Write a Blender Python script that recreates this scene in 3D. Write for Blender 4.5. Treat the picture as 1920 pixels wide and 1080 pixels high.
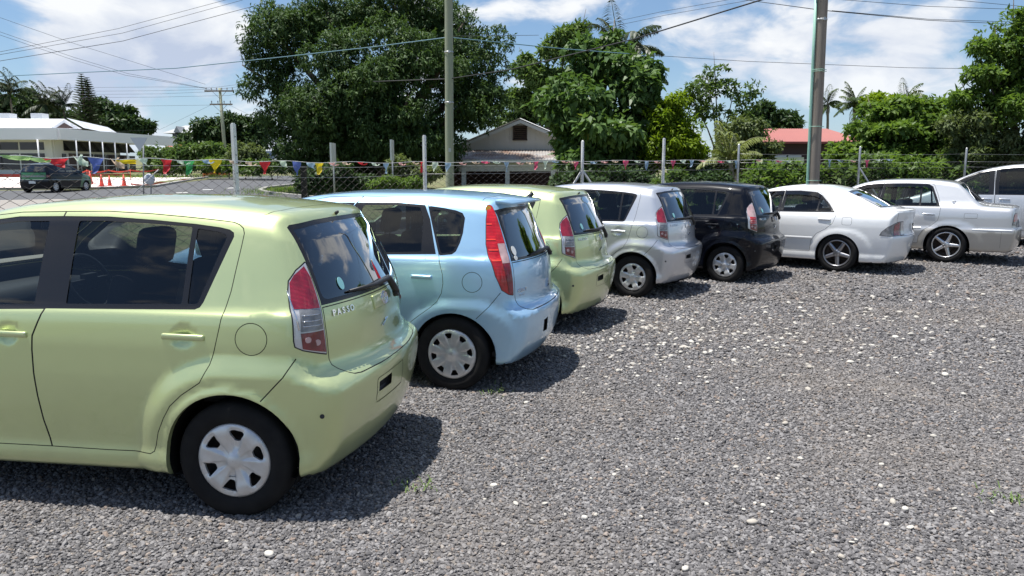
import bpy, bmesh, math, random
import numpy as np
from mathutils import Vector, Matrix
from mathutils.bvhtree import BVHTree
R = math.radians
for o in list(bpy.data.objects): bpy.data.objects.remove(o)
scene = bpy.context.scene
COL = scene.collection

# ---------------------------------------------------------------- camera
FPX, PITCH, EYE = 1400.0, 8.69, 1.642
cam_data = bpy.data.cameras.new('camera'); cam = bpy.data.objects.new('camera', cam_data); COL.objects.link(cam)
cam_data.sensor_width = 36.0; cam_data.lens = 36.0 * FPX / 1920.0
cam_data.clip_start = 0.05; cam_data.clip_end = 3000
cam.location = (0, 0, EYE); cam.rotation_euler = (R(90 - PITCH), 0, 0)
scene.camera = cam
scene.render.engine = 'CYCLES'

# ---------------------------------------------------------------- world: sky with clouds
SUN_TO = Vector((-0.25, 0.02, 1.0)).normalized()        # towards the sun
world = bpy.data.worlds.new('World'); scene.world = world; world.use_nodes = True
def build_world():
    nt = world.node_tree; nt.nodes.clear(); N = nt.nodes; L = nt.links
    def n(t, **k):
        x = N.new(t)
        for a, b in k.items(): setattr(x, a, b)
        return x
    def math_(op, a, b=None, c=None, clamp=False):
        m = n('ShaderNodeMath', operation=op); m.use_clamp = clamp
        for i, v in enumerate((a, b, c)):
            if v is None: continue
            if isinstance(v, (int, float)): m.inputs[i].default_value = v
            else: L.new(v, m.inputs[i])
        return m.outputs[0]
    out = n('ShaderNodeOutputWorld'); bg = n('ShaderNodeBackground')
    sky = n('ShaderNodeTexSky'); sky.sky_type = 'NISHITA'; sky.sun_disc = False
    sky.sun_elevation = math.asin(SUN_TO.z); sky.sun_rotation = math.atan2(SUN_TO.x, SUN_TO.y)
    sky.air_density = 1.0; sky.dust_density = 0.6; sky.ozone_density = 2.0
    tc = n('ShaderNodeTexCoord'); nrm = n('ShaderNodeVectorMath', operation='NORMALIZE'); L.new(tc.outputs['Generated'], nrm.inputs[0])
    d = nrm.outputs[0]
    sep = n('ShaderNodeSeparateXYZ'); L.new(d, sep.inputs[0])
    mp = n('ShaderNodeMapping'); mp.inputs['Scale'].default_value = (1, 1, 1.9); mp.inputs['Location'].default_value = (3.1, 0.4, 0.15); L.new(d, mp.inputs[0])
    # warp, then layered noise = cumulus bank
    w = n('ShaderNodeTexNoise'); w.inputs['Scale'].default_value = 3.0; w.inputs['Detail'].default_value = 3; L.new(mp.outputs[0], w.inputs[0])
    wv = n('ShaderNodeVectorMath', operation='MULTIPLY_ADD'); L.new(w.outputs['Color'], wv.inputs[0]); wv.inputs[1].default_value = (.22,)*3; L.new(mp.outputs[0], wv.inputs[2])
    a = n('ShaderNodeTexNoise'); a.inputs['Scale'].default_value = 3.6; a.inputs['Detail'].default_value = 10; a.inputs['Roughness'].default_value = .56; L.new(wv.outputs[0], a.inputs[0])
    # cloud banks as the photograph shows them, and more of the same all round
    bumps = None
    for (px, py, sx, sy, amp) in CLOUDS:
        dx = (px - 960) / FPX; dz = -(py - 540) / FPX; p = R(PITCH)
        v = Vector((dx, math.cos(p) + dz * math.sin(p), -math.sin(p) + dz * math.cos(p))).normalized()
        s = n('ShaderNodeVectorMath', operation='SUBTRACT'); L.new(d, s.inputs[0]); s.inputs[1].default_value = v
        m = n('ShaderNodeVectorMath', operation='MULTIPLY'); L.new(s.outputs[0], m.inputs[0]); m.inputs[1].default_value = (1 / sx, 1 / sx, 1 / sy)
        l = n('ShaderNodeVectorMath', operation='LENGTH'); L.new(m.outputs[0], l.inputs[0])
        e = math_('SUBTRACT', 1.0, l.outputs['Value'], clamp=True); e = math_('MULTIPLY', math_('SMOOTH_MIN', e, 0.75, 0.3), amp * .95)
        bumps = e if bumps is None else math_('ADD', bumps, e)
    dens = math_('ADD', math_('MULTIPLY_ADD', a.outputs['Fac'], 1.7, -.35), bumps)
    ramp = n('ShaderNodeMapRange'); ramp.interpolation_type = 'SMOOTHSTEP'; L.new(dens, ramp.inputs[0])
    ramp.inputs[1].default_value = 0.53; ramp.inputs[2].default_value = 0.70; ramp.inputs[3].default_value = 0.03; ramp.inputs[4].default_value = .97
    # light tops, greyer bases: relief of the same noise sampled a little higher
    up = n('ShaderNodeVectorMath', operation='ADD'); L.new(wv.outputs[0], up.inputs[0]); up.inputs[1].default_value = (-.03, 0, .075)
    b = n('ShaderNodeTexNoise'); b.inputs['Scale'].default_value = 3.6; b.inputs['Detail'].default_value = 8; b.inputs['Roughness'].default_value = .54; L.new(up.outputs[0], b.inputs[0])
    rel = math_('SUBTRACT', a.outputs['Fac'], b.outputs['Fac'])
    rr = n('ShaderNodeMapRange'); L.new(rel, rr.inputs[0]); rr.inputs[1].default_value = -.10; rr.inputs[2].default_value = .09; rr.inputs[3].default_value = 0; rr.inputs[4].default_value = 1
    cc = n('ShaderNodeMixRGB'); L.new(rr.outputs[0], cc.inputs[0]); cc.inputs[1].default_value = CLOUD_DARK; cc.inputs[2].default_value = CLOUD_LIGHT
    sc = n('ShaderNodeMixRGB', blend_type='MULTIPLY'); sc.inputs[0].default_value = 1; L.new(sky.outputs[0], sc.inputs[1]); sc.inputs[2].default_value = SKY_TINT
    mix = n('ShaderNodeMixRGB'); L.new(ramp.outputs[0], mix.inputs[0]); L.new(sc.outputs[0], mix.inputs[1]); L.new(cc.outputs[0], mix.inputs[2])
    # haze low on the horizon
    hz = n('ShaderNodeMapRange'); hz.interpolation_type = 'SMOOTHSTEP'; L.new(sep.outputs['Z'], hz.inputs[0]); hz.inputs[1].default_value = -.02; hz.inputs[2].default_value = .16; hz.inputs[3].default_value = .45; hz.inputs[4].default_value = 0
    mh = n('ShaderNodeMixRGB'); L.new(hz.outputs[0], mh.inputs[0]); L.new(mix.outputs[0], mh.inputs[1]); mh.inputs[2].default_value = HORIZON
    L.new(mh.outputs[0], bg.inputs[0]); bg.inputs[1].default_value = SKY_STRENGTH
    L.new(bg.outputs[0], out.inputs[0])
SKY_STRENGTH = 0.058
CLOUD_LIGHT = (11.6, 11.8, 12.0, 1); CLOUD_DARK = (6.4, 7.3, 9.2, 1); SKY_TINT = (1.22, 1.38, 1.52, 1); HORIZON = (6.6, 8.4, 11.0, 1)
CLOUDS = [(250, 120, .20, .115, .30), (330, 60, .12, .09, .16), (60, 230, .20, .06, .18), (430, 130, .10, .08, .14), (420, 10, .10, .04, .12), (990, 50, .12, .10, .22), (1380, 60, .26, .09, .24), (1420, 170, .16, .06, .18), (1690, 130, .095, .06, .30), (1650, 30, .18, .05, .22), (1850, 60, .12, .06, .10), (1250, 200, .10, .05, .14),
          (1760, 260, .3, .05, -.06), (560, 20, .12, .04, -.16), (1580, 230, .12, .06, -.10), (30, 40, .08, .10, -.12)]
build_world()
world.cycles.sampling_method = 'MANUAL'; world.cycles.sample_map_resolution = 256

sun_data = bpy.data.lights.new('sun', 'SUN'); sun = bpy.data.objects.new('sun', sun_data); COL.objects.link(sun)
sun_data.energy = 5.0; sun_data.angle = R(0.53); sun_data.color = (1.0, 0.965, 0.90)
sun.rotation_euler = SUN_TO.to_track_quat('Z', 'Y').to_euler(); sun.location = (0, 0, 30)

scene.view_settings.view_transform = 'Standard'; scene.view_settings.look = 'None'
scene.view_settings.gamma = 1.0; scene.view_settings.use_curve_mapping = False
scene.view_settings.exposure = 0.56

# ---------------------------------------------------------------- measuring helpers
_p = R(PITCH)
def ray(px, py):
    a = (px - 960) / FPX; b = -(py - 540) / FPX
    return Vector((a, math.cos(_p) + b * math.sin(_p), -math.sin(_p) + b * math.cos(_p)))
def at(px, py, Y):                       # the point at depth Y seen at photo pixel (px, py)
    d = ray(px, py); return Vector((0, 0, EYE)) + d * (Y / d.y)

# ---------------------------------------------------------------- tags, empties, mesh objects
def tag(o, label=None, cat=None, group=None, kind=None):
    if label: o['label'] = label
    if cat: o['category'] = cat
    if group: o['group'] = group
    if kind: o['kind'] = kind
    return o
def empty(name, loc=(0, 0, 0), rz=0, label=None, cat=None, group=None):
    o = bpy.data.objects.new(name, None); COL.objects.link(o); o.location = loc; o.rotation_euler = (0, 0, rz)
    o.empty_display_size = .2
    return tag(o, label, cat, group)
def link(name, me, mats, parent=None, loc=None):
    o = bpy.data.objects.new(name, me); COL.objects.link(o)
    if mats is not None:
        for m in (mats if isinstance(mats, (list, tuple)) else [mats]): me.materials.append(m)
    if parent is not None: o.parent = parent
    if loc is not None: o.location = loc
    return o
class MB:
    """collects boxes, tubes, prisms into one mesh"""
    def __init__(s): s.v = []; s.f = []; s.m = []; s.sm = []
    def add(s, vs, fs, mi=0, smooth=False):
        b = len(s.v); s.v += [tuple(v) for v in vs]
        for f in fs: s.f.append(tuple(b + i for i in f)); s.m.append(mi); s.sm.append(smooth)
    def box(s, c, size, rot=None, mi=0):
        x, y, z = size[0] / 2, size[1] / 2, size[2] / 2
        vs = [Vector(p) for p in ((-x, -y, -z), (x, -y, -z), (x, y, -z), (-x, y, -z), (-x, -y, z), (x, -y, z), (x, y, z), (-x, y, z))]
        if rot is not None: vs = [rot @ v for v in vs]
        c = Vector(c); s.add([v + c for v in vs], [(3, 2, 1, 0), (4, 5, 6, 7), (0, 1, 5, 4), (1, 2, 6, 5), (2, 3, 7, 6), (3, 0, 4, 7)], mi)
    def tube(s, pts, rad, seg=8, mi=0, caps=True, smooth=True):
        pts = [Vector(p) for p in pts]; rad = rad if isinstance(rad, (list, tuple)) else [rad] * len(pts)
        vs = []; fs = []; prev = None
        for i, p in enumerate(pts):
            t = (pts[min(i + 1, len(pts) - 1)] - pts[max(i - 1, 0)])
            if t.length < 1e-9: t = Vector((0, 0, 1))
            t.normalize()
            if prev is None:
                u = t.cross(Vector((0, 0, 1)) if abs(t.z) < .9 else Vector((0, 1, 0))).normalized()
            else:
                u = prev - t * prev.dot(t); u.normalize()
            prev = u; w = t.cross(u)
            for k in range(seg):
                a = 2 * math.pi * k / seg; vs.append(p + (u * math.cos(a) + w * math.sin(a)) * rad[i])
        for i in range(len(pts) - 1):
            for k in range(seg):
                fs.append((i * seg + k, i * seg + (k + 1) % seg, (i + 1) * seg + (k + 1) % seg, (i + 1) * seg + k))
        s.add(vs, fs, mi, smooth)
        if caps:
            b = len(s.v) - len(vs); s.f.append(tuple(b + k for k in reversed(range(seg)))); s.m.append(mi); s.sm.append(False)
            s.f.append(tuple(b + (len(pts) - 1) * seg + k for k in range(seg))); s.m.append(mi); s.sm.append(False)
    def lathe(s, prof, seg=32, axis='y', mi=0, centre=(0, 0, 0), smooth=True):
        vs = []; fs = []; n = len(prof); cx, cy, cz = centre
        for k in range(seg):
            a = 2 * math.pi * k / seg; ca, sa = math.cos(a), math.sin(a)
            for (r, h) in prof:
                vs.append((cx + r * ca, cy + h, cz + r * sa) if axis == 'y' else (cx + r * ca, cy + r * sa, cz + h))
        for k in range(seg):
            for i in range(n - 1):
                a, b = k * n + i, ((k + 1) % seg) * n + i
                fs.append((a, b, b + 1, a + 1) if axis == 'z' else (a, a + 1, b + 1, b))
        s.add(vs, fs, mi, smooth)
    def mesh(s, name='m'):
        me = bpy.data.meshes.new(name); me.from_pydata(s.v, [], s.f)
        me.polygons.foreach_set('material_index', s.m); me.polygons.foreach_set('use_smooth', s.sm); me.update(); return me
    def build(s, name, mats, parent=None, loc=None): return link(name, s.mesh(name), mats, parent, loc)

def rbox_mesh(size, bev=.03, seg=2, name='rbox'):
    bm = bmesh.new(); bmesh.ops.create_cube(bm, size=1); bmesh.ops.scale(bm, vec=size, verts=bm.verts)
    bmesh.ops.bevel(bm, geom=bm.edges[:], offset=bev, segments=seg, profile=.6, affect='EDGES')
    for f in bm.faces: f.smooth = True
    me = bpy.data.meshes.new(name); bm.to_mesh(me); bm.free(); return me

# ---------------------------------------------------------------- material helpers
def mat(name, col=(.5, .5, .5), rough=.5, metal=0.0, coat=0.0, coat_rough=.03, spec=.5, bump=None, var=None, trans=None, emit=None):
    m = bpy.data.materials.new(name); m.use_nodes = True; nt = m.node_tree; b = nt.nodes['Principled BSDF']
    b.inputs['Base Color'].default_value = (*col, 1); b.inputs['Roughness'].default_value = rough; b.inputs['Metallic'].default_value = metal
    b.inputs['Coat Weight'].default_value = coat; b.inputs['Coat Roughness'].default_value = coat_rough; b.inputs['Specular IOR Level'].default_value = spec
    if emit: b.inputs['Emission Color'].default_value = (*emit[0], 1); b.inputs['Emission Strength'].default_value = emit[1]
    N, L = nt.nodes, nt.links
    if var:                              # (scale, amount[, second colour])
        tc = N.new('ShaderNodeTexCoord'); no = N.new('ShaderNodeTexNoise'); no.inputs['Scale'].default_value = var[0]; no.inputs['Detail'].default_value = 6; L.new(tc.outputs['Object'], no.inputs[0])
        mx = N.new('ShaderNodeMixRGB'); c2 = var[2] if len(var) > 2 else tuple(c * .6 for c in col)
        mr = N.new('ShaderNodeMapRange'); L.new(no.outputs['Fac'], mr.inputs[0]); mr.inputs[1].default_value = .35; mr.inputs[2].default_value = .65; mr.inputs[4].default_value = var[1]
        L.new(mr.outputs[0], mx.inputs[0]); mx.inputs[1].default_value = (*col, 1); mx.inputs[2].default_value = (*c2, 1); L.new(mx.outputs[0], b.inputs['Base Color'])
    if bump:                             # (scale, strength, distance)
        tc = N.new('ShaderNodeTexCoord'); no = N.new('ShaderNodeTexNoise'); no.inputs['Scale'].default_value = bump[0]; no.inputs['Detail'].default_value = 5; L.new(tc.outputs['Object'], no.inputs[0])
        bp = N.new('ShaderNodeBump'); bp.inputs['Strength'].default_value = bump[1]; bp.inputs['Distance'].default_value = bump[2]; L.new(no.outputs['Fac'], bp.inputs['Height']); L.new(bp.outputs[0], b.inputs['Normal'])
    return m
def glass_mat(name, tint, ior=1.45, rough=0.0, refl=1.25):
    m = bpy.data.materials.new(name); m.use_nodes = True; nt = m.node_tree; nt.nodes.clear(); N, L = nt.nodes, nt.links
    o = N.new('ShaderNodeOutputMaterial'); t = N.new('ShaderNodeBsdfTransparent'); g = N.new('ShaderNodeBsdfGlossy'); f = N.new('ShaderNodeFresnel'); x = N.new('ShaderNodeMixShader')
    t.inputs[0].default_value = (*tint, 1); g.inputs[0].default_value = (1, 1, 1, 1); g.inputs['Roughness'].default_value = rough; f.inputs[0].default_value = ior
    mm = N.new('ShaderNodeMath'); mm.operation = 'MULTIPLY'; mm.inputs[1].default_value = refl; mm.use_clamp = True; L.new(f.outputs[0], mm.inputs[0])
    L.new(mm.outputs[0], x.inputs[0]); L.new(t.outputs[0], x.inputs[1]); L.new(g.outputs[0], x.inputs[2]); L.new(x.outputs[0], o.inputs[0]); return m
def paint(name, col, metal=.35, rough=.42, flake=True, coat=1.0, dust=.30, spec=.5):
    m = mat(name, col, rough, metal, coat, .02, spec); nt = m.node_tree; N, L = nt.nodes, nt.links; b = N['Principled BSDF']
    tc = N.new('ShaderNodeTexCoord')
    if flake:
        v = N.new('ShaderNodeTexVoronoi'); v.inputs['Scale'].default_value = 900; L.new(tc.outputs['Object'], v.inputs[0])
        bp = N.new('ShaderNodeBump'); bp.inputs['Strength'].default_value = .05; bp.inputs['Distance'].default_value = .002; L.new(v.outputs['Distance'], bp.inputs['Height']); L.new(bp.outputs[0], b.inputs['Normal'])
    # road dust: heavier low down, patchy
    sp = N.new('ShaderNodeSeparateXYZ'); L.new(tc.outputs['Object'], sp.inputs[0])
    mr = N.new('ShaderNodeMapRange'); L.new(sp.outputs['Z'], mr.inputs[0]); mr.inputs[1].default_value = .75; mr.inputs[2].default_value = .2; mr.inputs[3].default_value = .0; mr.inputs[4].default_value = dust
    no = N.new('ShaderNodeTexNoise'); no.inputs['Scale'].default_value = 7; no.inputs['Detail'].default_value = 8; L.new(tc.outputs['Object'], no.inputs[0])
    mu = N.new('ShaderNodeMath'); mu.operation = 'MULTIPLY'; L.new(mr.outputs[0], mu.inputs[0]); L.new(no.outputs['Fac'], mu.inputs[1])
    mx = N.new('ShaderNodeMixRGB'); L.new(mu.outputs[0], mx.inputs[0]); mx.inputs[1].default_value = (*col, 1); mx.inputs[2].default_value = (.28, .26, .22, 1); L.new(mx.outputs[0], b.inputs['Base Color'])
    cr = N.new('ShaderNodeMapRange'); L.new(no.outputs['Fac'], cr.inputs[0]); cr.inputs[3].default_value = .003; cr.inputs[4].default_value = .035; L.new(cr.outputs[0], b.inputs['Coat Roughness'])
    return m
# ================================================================ car bodies: implicit surfaces, panelled by cutting
def smax(a, b, k):
    h = np.maximum(k - np.abs(a - b), 0) / k
    return np.maximum(a, b) + h * h * k * .25
def sstep(x, a, b):
    t = np.clip((x - a) / (b - a), 0, 1); return t * t * (3 - 2 * t)
def spline(xs, ys):
    """smooth monotone-ish cubic (Catmull/PCHIP) through points"""
    xs = np.array(xs, float); ys = np.array(ys, float); h = np.diff(xs); d = np.diff(ys) / h
    m = np.zeros_like(xs); m[1:-1] = np.where(d[:-1] * d[1:] > 0, 2 * d[:-1] * d[1:] / (d[:-1] + d[1:] + 1e-12), 0); m[0] = d[0]; m[-1] = d[-1]
    def f(x):
        x = np.clip(x, xs[0], xs[-1]); i = np.clip(np.searchsorted(xs, x) - 1, 0, len(xs) - 2)
        t = (x - xs[i]) / h[i]; t2 = t * t; t3 = t2 * t
        return (2*t3-3*t2+1)*ys[i] + (t3-2*t2+t)*h[i]*m[i] + (-2*t3+3*t2)*ys[i+1] + (t3-t2)*h[i]*m[i+1]
    return f
def segdist(x, z, a, b):
    ax, az = a; bx, bz = b; dx, dz = bx - ax, bz - az
    t = np.clip(((x - ax) * dx + (z - az) * dz) / (dx * dx + dz * dz + 1e-12), 0, 1)
    return np.hypot(x - ax - t * dx, z - az - t * dz)
def grad(f, P, e=1.5e-3):
    g = np.empty_like(P)
    for i in range(3):
        d = np.zeros(3); d[i] = e; a = P + d; b = P - d
        g[:, i] = (f(a[:, 0], a[:, 1], a[:, 2]) - f(b[:, 0], b[:, 1], b[:, 2])) / (2 * e)
    return g
def nets(f, lo, hi, h):
    ax = [np.arange(lo[i], hi[i] + h, h) for i in range(3)]
    X, Y, Z = np.meshgrid(*ax, indexing='ij'); V = f(X, Y, Z); I = V < 0
    n = np.array(V.shape) - 1
    cnt = np.zeros(n, int); S = np.zeros((*n, 3)); C = np.zeros(n)
    corners = [(a, b, c) for a in (0, 1) for b in (0, 1) for c in (0, 1)]
    sl = lambda c: tuple(slice(c[i], c[i] + n[i]) for i in range(3))
    for c in corners: cnt += I[sl(c)]
    act = (cnt > 0) & (cnt < 8)
    for c in corners:
        for k in range(3):
            if c[k]: continue
            c2 = list(c); c2[k] = 1; c2 = tuple(c2)
            v0, v1 = V[sl(c)], V[sl(c2)]; m = (v0 < 0) != (v1 < 0)
            t = np.where(m, v0 / np.where(m, v0 - v1, 1), 0)
            for j in range(3):
                S[..., j] += np.where(m, c[j] + (t if j == k else 0), 0)
            C += m
    idx = -np.ones(n, int); q = np.argwhere(act); idx[act] = np.arange(len(q))
    P = (q + S[act] / C[act][:, None]) * h + np.array(lo)
    F = []
    for k in range(3):
        a, b = [j for j in range(3) if j != k]
        s0 = [slice(1, n[j]) for j in range(3)]; s0[k] = slice(0, n[k])
        v0 = I[tuple(slice(s.start, s.stop) for s in s0)]; s1 = list(s0); s1[k] = slice(1, n[k] + 1); v1 = I[tuple(s1)]
        e = np.argwhere(v0 != v1); sign = v0[tuple(e.T)]
        base = e.copy(); base[:, a] += 1; base[:, b] += 1
        def cell(da, db):
            t = base.copy(); t[:, a] -= da; t[:, b] -= db; return idx[tuple(t.T)]
        Q = np.stack([cell(1, 1), cell(0, 1), cell(0, 0), cell(1, 0)], 1)
        flip = sign if k != 1 else ~sign
        Q[~flip] = Q[~flip][:, ::-1]; F.append(Q)
    F = np.concatenate(F); F = F[(F >= 0).all(1)]
    for _ in range(4):
        g = grad(f, P); v = f(P[:, 0], P[:, 1], P[:, 2]); s = v / np.maximum((g * g).sum(1), .04); s = np.clip(s, -h, h); P = P - g * s[:, None]
    return P, F
def rounded(poly, r, seg=4):
    """round the corners of a 2D polygon; r a number or a list per corner"""
    out = []; n = len(poly)
    for i in range(n):
        p0, p, p1 = (Vector(poly[(i + j) % n]) for j in (-1, 0, 1)); rr = r[i] if isinstance(r, (list, tuple)) else r
        a, b = p0 - p, p1 - p; la, lb = a.length, b.length
        if rr <= 0 or la < 1e-6 or lb < 1e-6: out.append(tuple(p)); continue
        c = max(-1, min(1, a.normalized().dot(b.normalized())))
        ang = math.acos(c)
        if ang > 3.0: out.append(tuple(p)); continue
        d = min(rr / math.tan(ang / 2), la * .45, lb * .45); A = p + a.normalized() * d; B = p + b.normalized() * d
        for k in range(seg + 1):
            t = k / seg; out.append(tuple(A * (1 - t) ** 2 + p * 2 * t * (1 - t) + B * t * t))
    return out
def inset(poly, d):
    """offset a polygon inwards by d"""
    n = len(poly); area = sum(poly[i][0] * poly[(i + 1) % n][1] - poly[(i + 1) % n][0] * poly[i][1] for i in range(n)); s = 1 if area > 0 else -1
    out = []
    for i in range(n):
        p0, p, p1 = (np.array(poly[(i + j) % n], float) for j in (-1, 0, 1)); a = p - p0; b = p1 - p
        a /= np.linalg.norm(a) + 1e-12; b /= np.linalg.norm(b) + 1e-12
        na, nb = np.array([-a[1], a[0]]) * s, np.array([-b[1], b[0]]) * s; m = na + nb; m /= max((1 + na @ nb), .3)
        out.append(tuple(p + m * d))
    return out
def inpoly(poly, u, v):
    p = np.array(poly); n = len(p); r = np.zeros(len(u), bool); j = n - 1
    for i in range(n):
        xi, yi = p[i]; xj, yj = p[j]
        c = (yi > v) != (yj > v)
        with np.errstate(divide='ignore', invalid='ignore'): xx = (xj - xi) * (v - yi) / (yj - yi) + xi
        r ^= c & (u < xx); j = i
    return r
class Proj:
    """a direction of projection: 2D axes and which faces it may touch"""
    def __init__(s, u, v, look, lim=.1, where=None): s.u, s.v, s.look, s.lim, s.where = Vector(u), Vector(v), Vector(look), lim, where
    def ok(s, c, n): return n.dot(s.look) > s.lim and (s.where is None or s.where(c))
LEFT = Proj((1, 0, 0), (0, 0, 1), (0, -1, 0), .12, lambda c: c.y < -.25)
RIGHT = Proj((1, 0, 0), (0, 0, 1), (0, 1, 0), .12, lambda c: c.y > .25)
REAR = Proj((0, 1, 0), (0, 0, 1), (1, 0, 0), .12)
FRONT = Proj((0, 1, 0), (0, 0, 1), (-1, 0, 0), .12)
REART = Proj((0, 1, 0), (0, 0, 1), (1, 0, .25), .05)
TOP = Proj((1, 0, 0), (0, 1, 0), (0, 0, 1), .3)
q7 = math.sqrt(.5)
CORNL = Proj((q7, q7, 0), (0, 0, 1), (q7, -q7, 0), .15, lambda c: c.y < 0)
CORNR = Proj((q7, -q7, 0), (0, 0, 1), (q7, q7, 0), .15, lambda c: c.y > 0)
def face_point(f):
    v = [w.co for w in f.verts]; best, bc = -1, None
    if len(v) == 3: return (v[0] + v[1] + v[2]) / 3
    n = len(v)
    for k in range(n):                    # the largest of the corner triangles lies safely inside
        for o in (1, 2):
            a, b, c = v[k], v[(k + o) % n], v[(k + o + 1) % n]; cr = (b - a).cross(c - a); ar = cr.length
            if cr.dot(f.normal) > 0 and ar > best: best, bc = ar, (a + b + c) / 3
    return bc if bc is not None else f.calc_center_median()
class Shell:
    def __init__(s, f, lo, hi, h):
        s.f = f; P, F = nets(f, lo, hi, h)
        me = bpy.data.meshes.new('t'); me.from_pydata(P.tolist(), [], F.tolist()); s.bm = bmesh.new(); s.bm.from_mesh(me); bpy.data.meshes.remove(me)
        s.bm.faces.ensure_lookup_table(); s.bm.normal_update()
        C = np.array([tuple(q.calc_center_median()) for q in s.bm.faces]); Nn = np.array([tuple(q.normal) for q in s.bm.faces])
        bad = (grad(f, C) * Nn).sum(1) < 0
        for q, b in zip(list(s.bm.faces), bad):
            if b: q.normal_flip()
        s.bm.normal_update(); s.lay = s.bm.faces.layers.int.new('part'); s.names = ['body']
    def cut(s, poly, pr):
        bm = s.bm; u, v = pr.u, pr.v
        us = [p[0] for p in poly]; vs = [p[1] for p in poly]; m = .08
        bb = (min(us) - m, max(us) + m, min(vs) - m, max(vs) + m)
        cand = []; ux, uy, uz = u; vx, vy, vz = v; b0, b1, b2, b3 = bb
        for f in bm.faces:
            x, y, z = f.verts[0].co; a = x * ux + y * uy + z * uz
            if a < b0 or a > b1: continue
            b = x * vx + y * vy + z * vz
            if b < b2 or b > b3: continue
            if pr.ok(f.calc_center_median(), f.normal): cand.append(f)
        n = len(poly); e = 1e-5
        def rec(f):
            w = [(q.co.x * ux + q.co.y * uy + q.co.z * uz, q.co.x * vx + q.co.y * vy + q.co.z * vz) for q in f.verts]
            A = [p[0] for p in w]; B = [p[1] for p in w]; return (min(A), max(A), min(B), max(B), f)
        recs = [rec(f) for f in cand]
        for i in range(n):
            p, q = poly[i], poly[(i + 1) % n]; L = math.hypot(q[0] - p[0], q[1] - p[1])
            if L < 1e-5: continue
            x0, x1, y0, y1 = min(p[0], q[0]) - e, max(p[0], q[0]) + e, min(p[1], q[1]) - e, max(p[1], q[1]) + e
            nx, ny = -(q[1] - p[1]) / L, (q[0] - p[0]) / L; c0 = p[0] * nx + p[1] * ny
            ax, ay, az = ux * nx + vx * ny, uy * nx + vy * ny, uz * nx + vz * ny
            near = [r for r in recs if r[1] >= x0 and r[0] <= x1 and r[3] >= y0 and r[2] <= y1]
            if not near: continue
            sd = lambda w: w.co.x * ax + w.co.y * ay + w.co.z * az - c0
            hit = []
            for r in near:
                d = [sd(w) for w in r[4].verts]
                if min(d) < -2e-6 and max(d) > 2e-6: hit.append(r)
            if not hit: continue
            hs = {id(r[4]) for r in hit}; recs = [r for r in recs if id(r[4]) not in hs]
            for r in hit:
                for ed in list(r[4].edges):
                    a, b = ed.verts; da, db = sd(a), sd(b)
                    if (da > 2e-6 and db < -2e-6) or (da < -2e-6 and db > 2e-6): bmesh.utils.edge_split(ed, a, da / (da - db))
            for r in hit:
                f = r[4]; on = [w for w in f.verts if abs(sd(w)) <= 2e-6]; out = [f]
                if len(on) > 1:
                    vl = list(f.verts); dl = [sd(w) for w in vl]; ii = [k for k, d in enumerate(dl) if abs(d) <= 2e-6]; best = None
                    for a_ in range(len(ii)):
                        for b_ in range(a_ + 1, len(ii)):
                            i0, i1 = ii[a_], ii[b_]; mid = dl[i0 + 1:i1]; oth = dl[i1 + 1:] + dl[:i0]
                            if mid and oth and (max(mid, key=abs) > 0) != (max(oth, key=abs) > 0): best = (vl[i0], vl[i1])
                    if best:
                        try:
                            nf = bmesh.utils.face_split(f, best[0], best[1])[0]; nf[s.lay] = f[s.lay]; out.append(nf)
                        except Exception: pass
                for g in out: recs.append(rec(g))
        cand = [r[4] for r in recs if r[4].is_valid]
        for f in cand: f.normal_update()
        return cand
    def faces_in(s, poly, pr, cand=None):
        bm = s.bm; fs = []; U = []; V = []
        for f in (bm.faces if cand is None else cand):
            c = face_point(f)
            if pr.ok(c, f.normal): fs.append(f); U.append(c.dot(pr.u)); V.append(c.dot(pr.v))
        if not fs: return []
        k = inpoly(poly, np.array(U), np.array(V)); return [f for f, b in zip(fs, k) if b]
    def part(s, name, poly, pr, cut=True, only=None):
        cand = s.cut(poly, pr)
        if name not in s.names: s.names.append(name)
        i = s.names.index(name); ok = None if only is None else {s.names.index(o) for o in only if o in s.names}
        for f in s.faces_in(poly, pr, cand):
            if ok is None or f[s.lay] in ok: f[s.lay] = i
    def panel(s, name, poly, pr, gap=.006, seam='seam', only=None):
        """a panel with an open joint all round"""
        s.part(seam, poly, pr, only=only); s.part(name, inset(poly, gap), pr, only=[seam])
    def drop(s, name):
        i = s.names.index(name); bmesh.ops.delete(s.bm, geom=[f for f in s.bm.faces if f[s.lay] == i], context='FACES')
    def mark(s, name, test, only=('body',)):
        if name not in s.names: s.names.append(name)
        i = s.names.index(name); ok = {s.names.index(o) for o in only}
        for f in s.bm.faces:
            if f[s.lay] in ok and test(f): f[s.lay] = i
    def lip(s, poly, pr, depth):
        """rim turned inwards along an opening: returns verts, quads"""
        P = np.array(poly); Q = np.roll(P, -1, 0); D = Q - P; LL = (D * D).sum(1) + 1e-12
        vs = []; fs = []; d = -pr.look.normalized() * depth
        for e in s.bm.edges:
            if len(e.link_faces) != 1: continue
            a, b = e.verts; ok = True
            for w in (a.co, b.co):
                c = np.array([w.dot(pr.u), w.dot(pr.v)]); t = np.clip(((c - P) * D).sum(1) / LL, 0, 1)
                if np.min(((P + D * t[:, None] - c) ** 2).sum(1)) > 4e-8: ok = False; break
            if ok and pr.ok(e.link_faces[0].calc_center_median(), e.link_faces[0].normal):
                i = len(vs); vs += [tuple(a.co), tuple(b.co), tuple(b.co + d), tuple(a.co + d)]; fs.append((i, i + 1, i + 2, i + 3))
        return vs, fs
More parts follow.
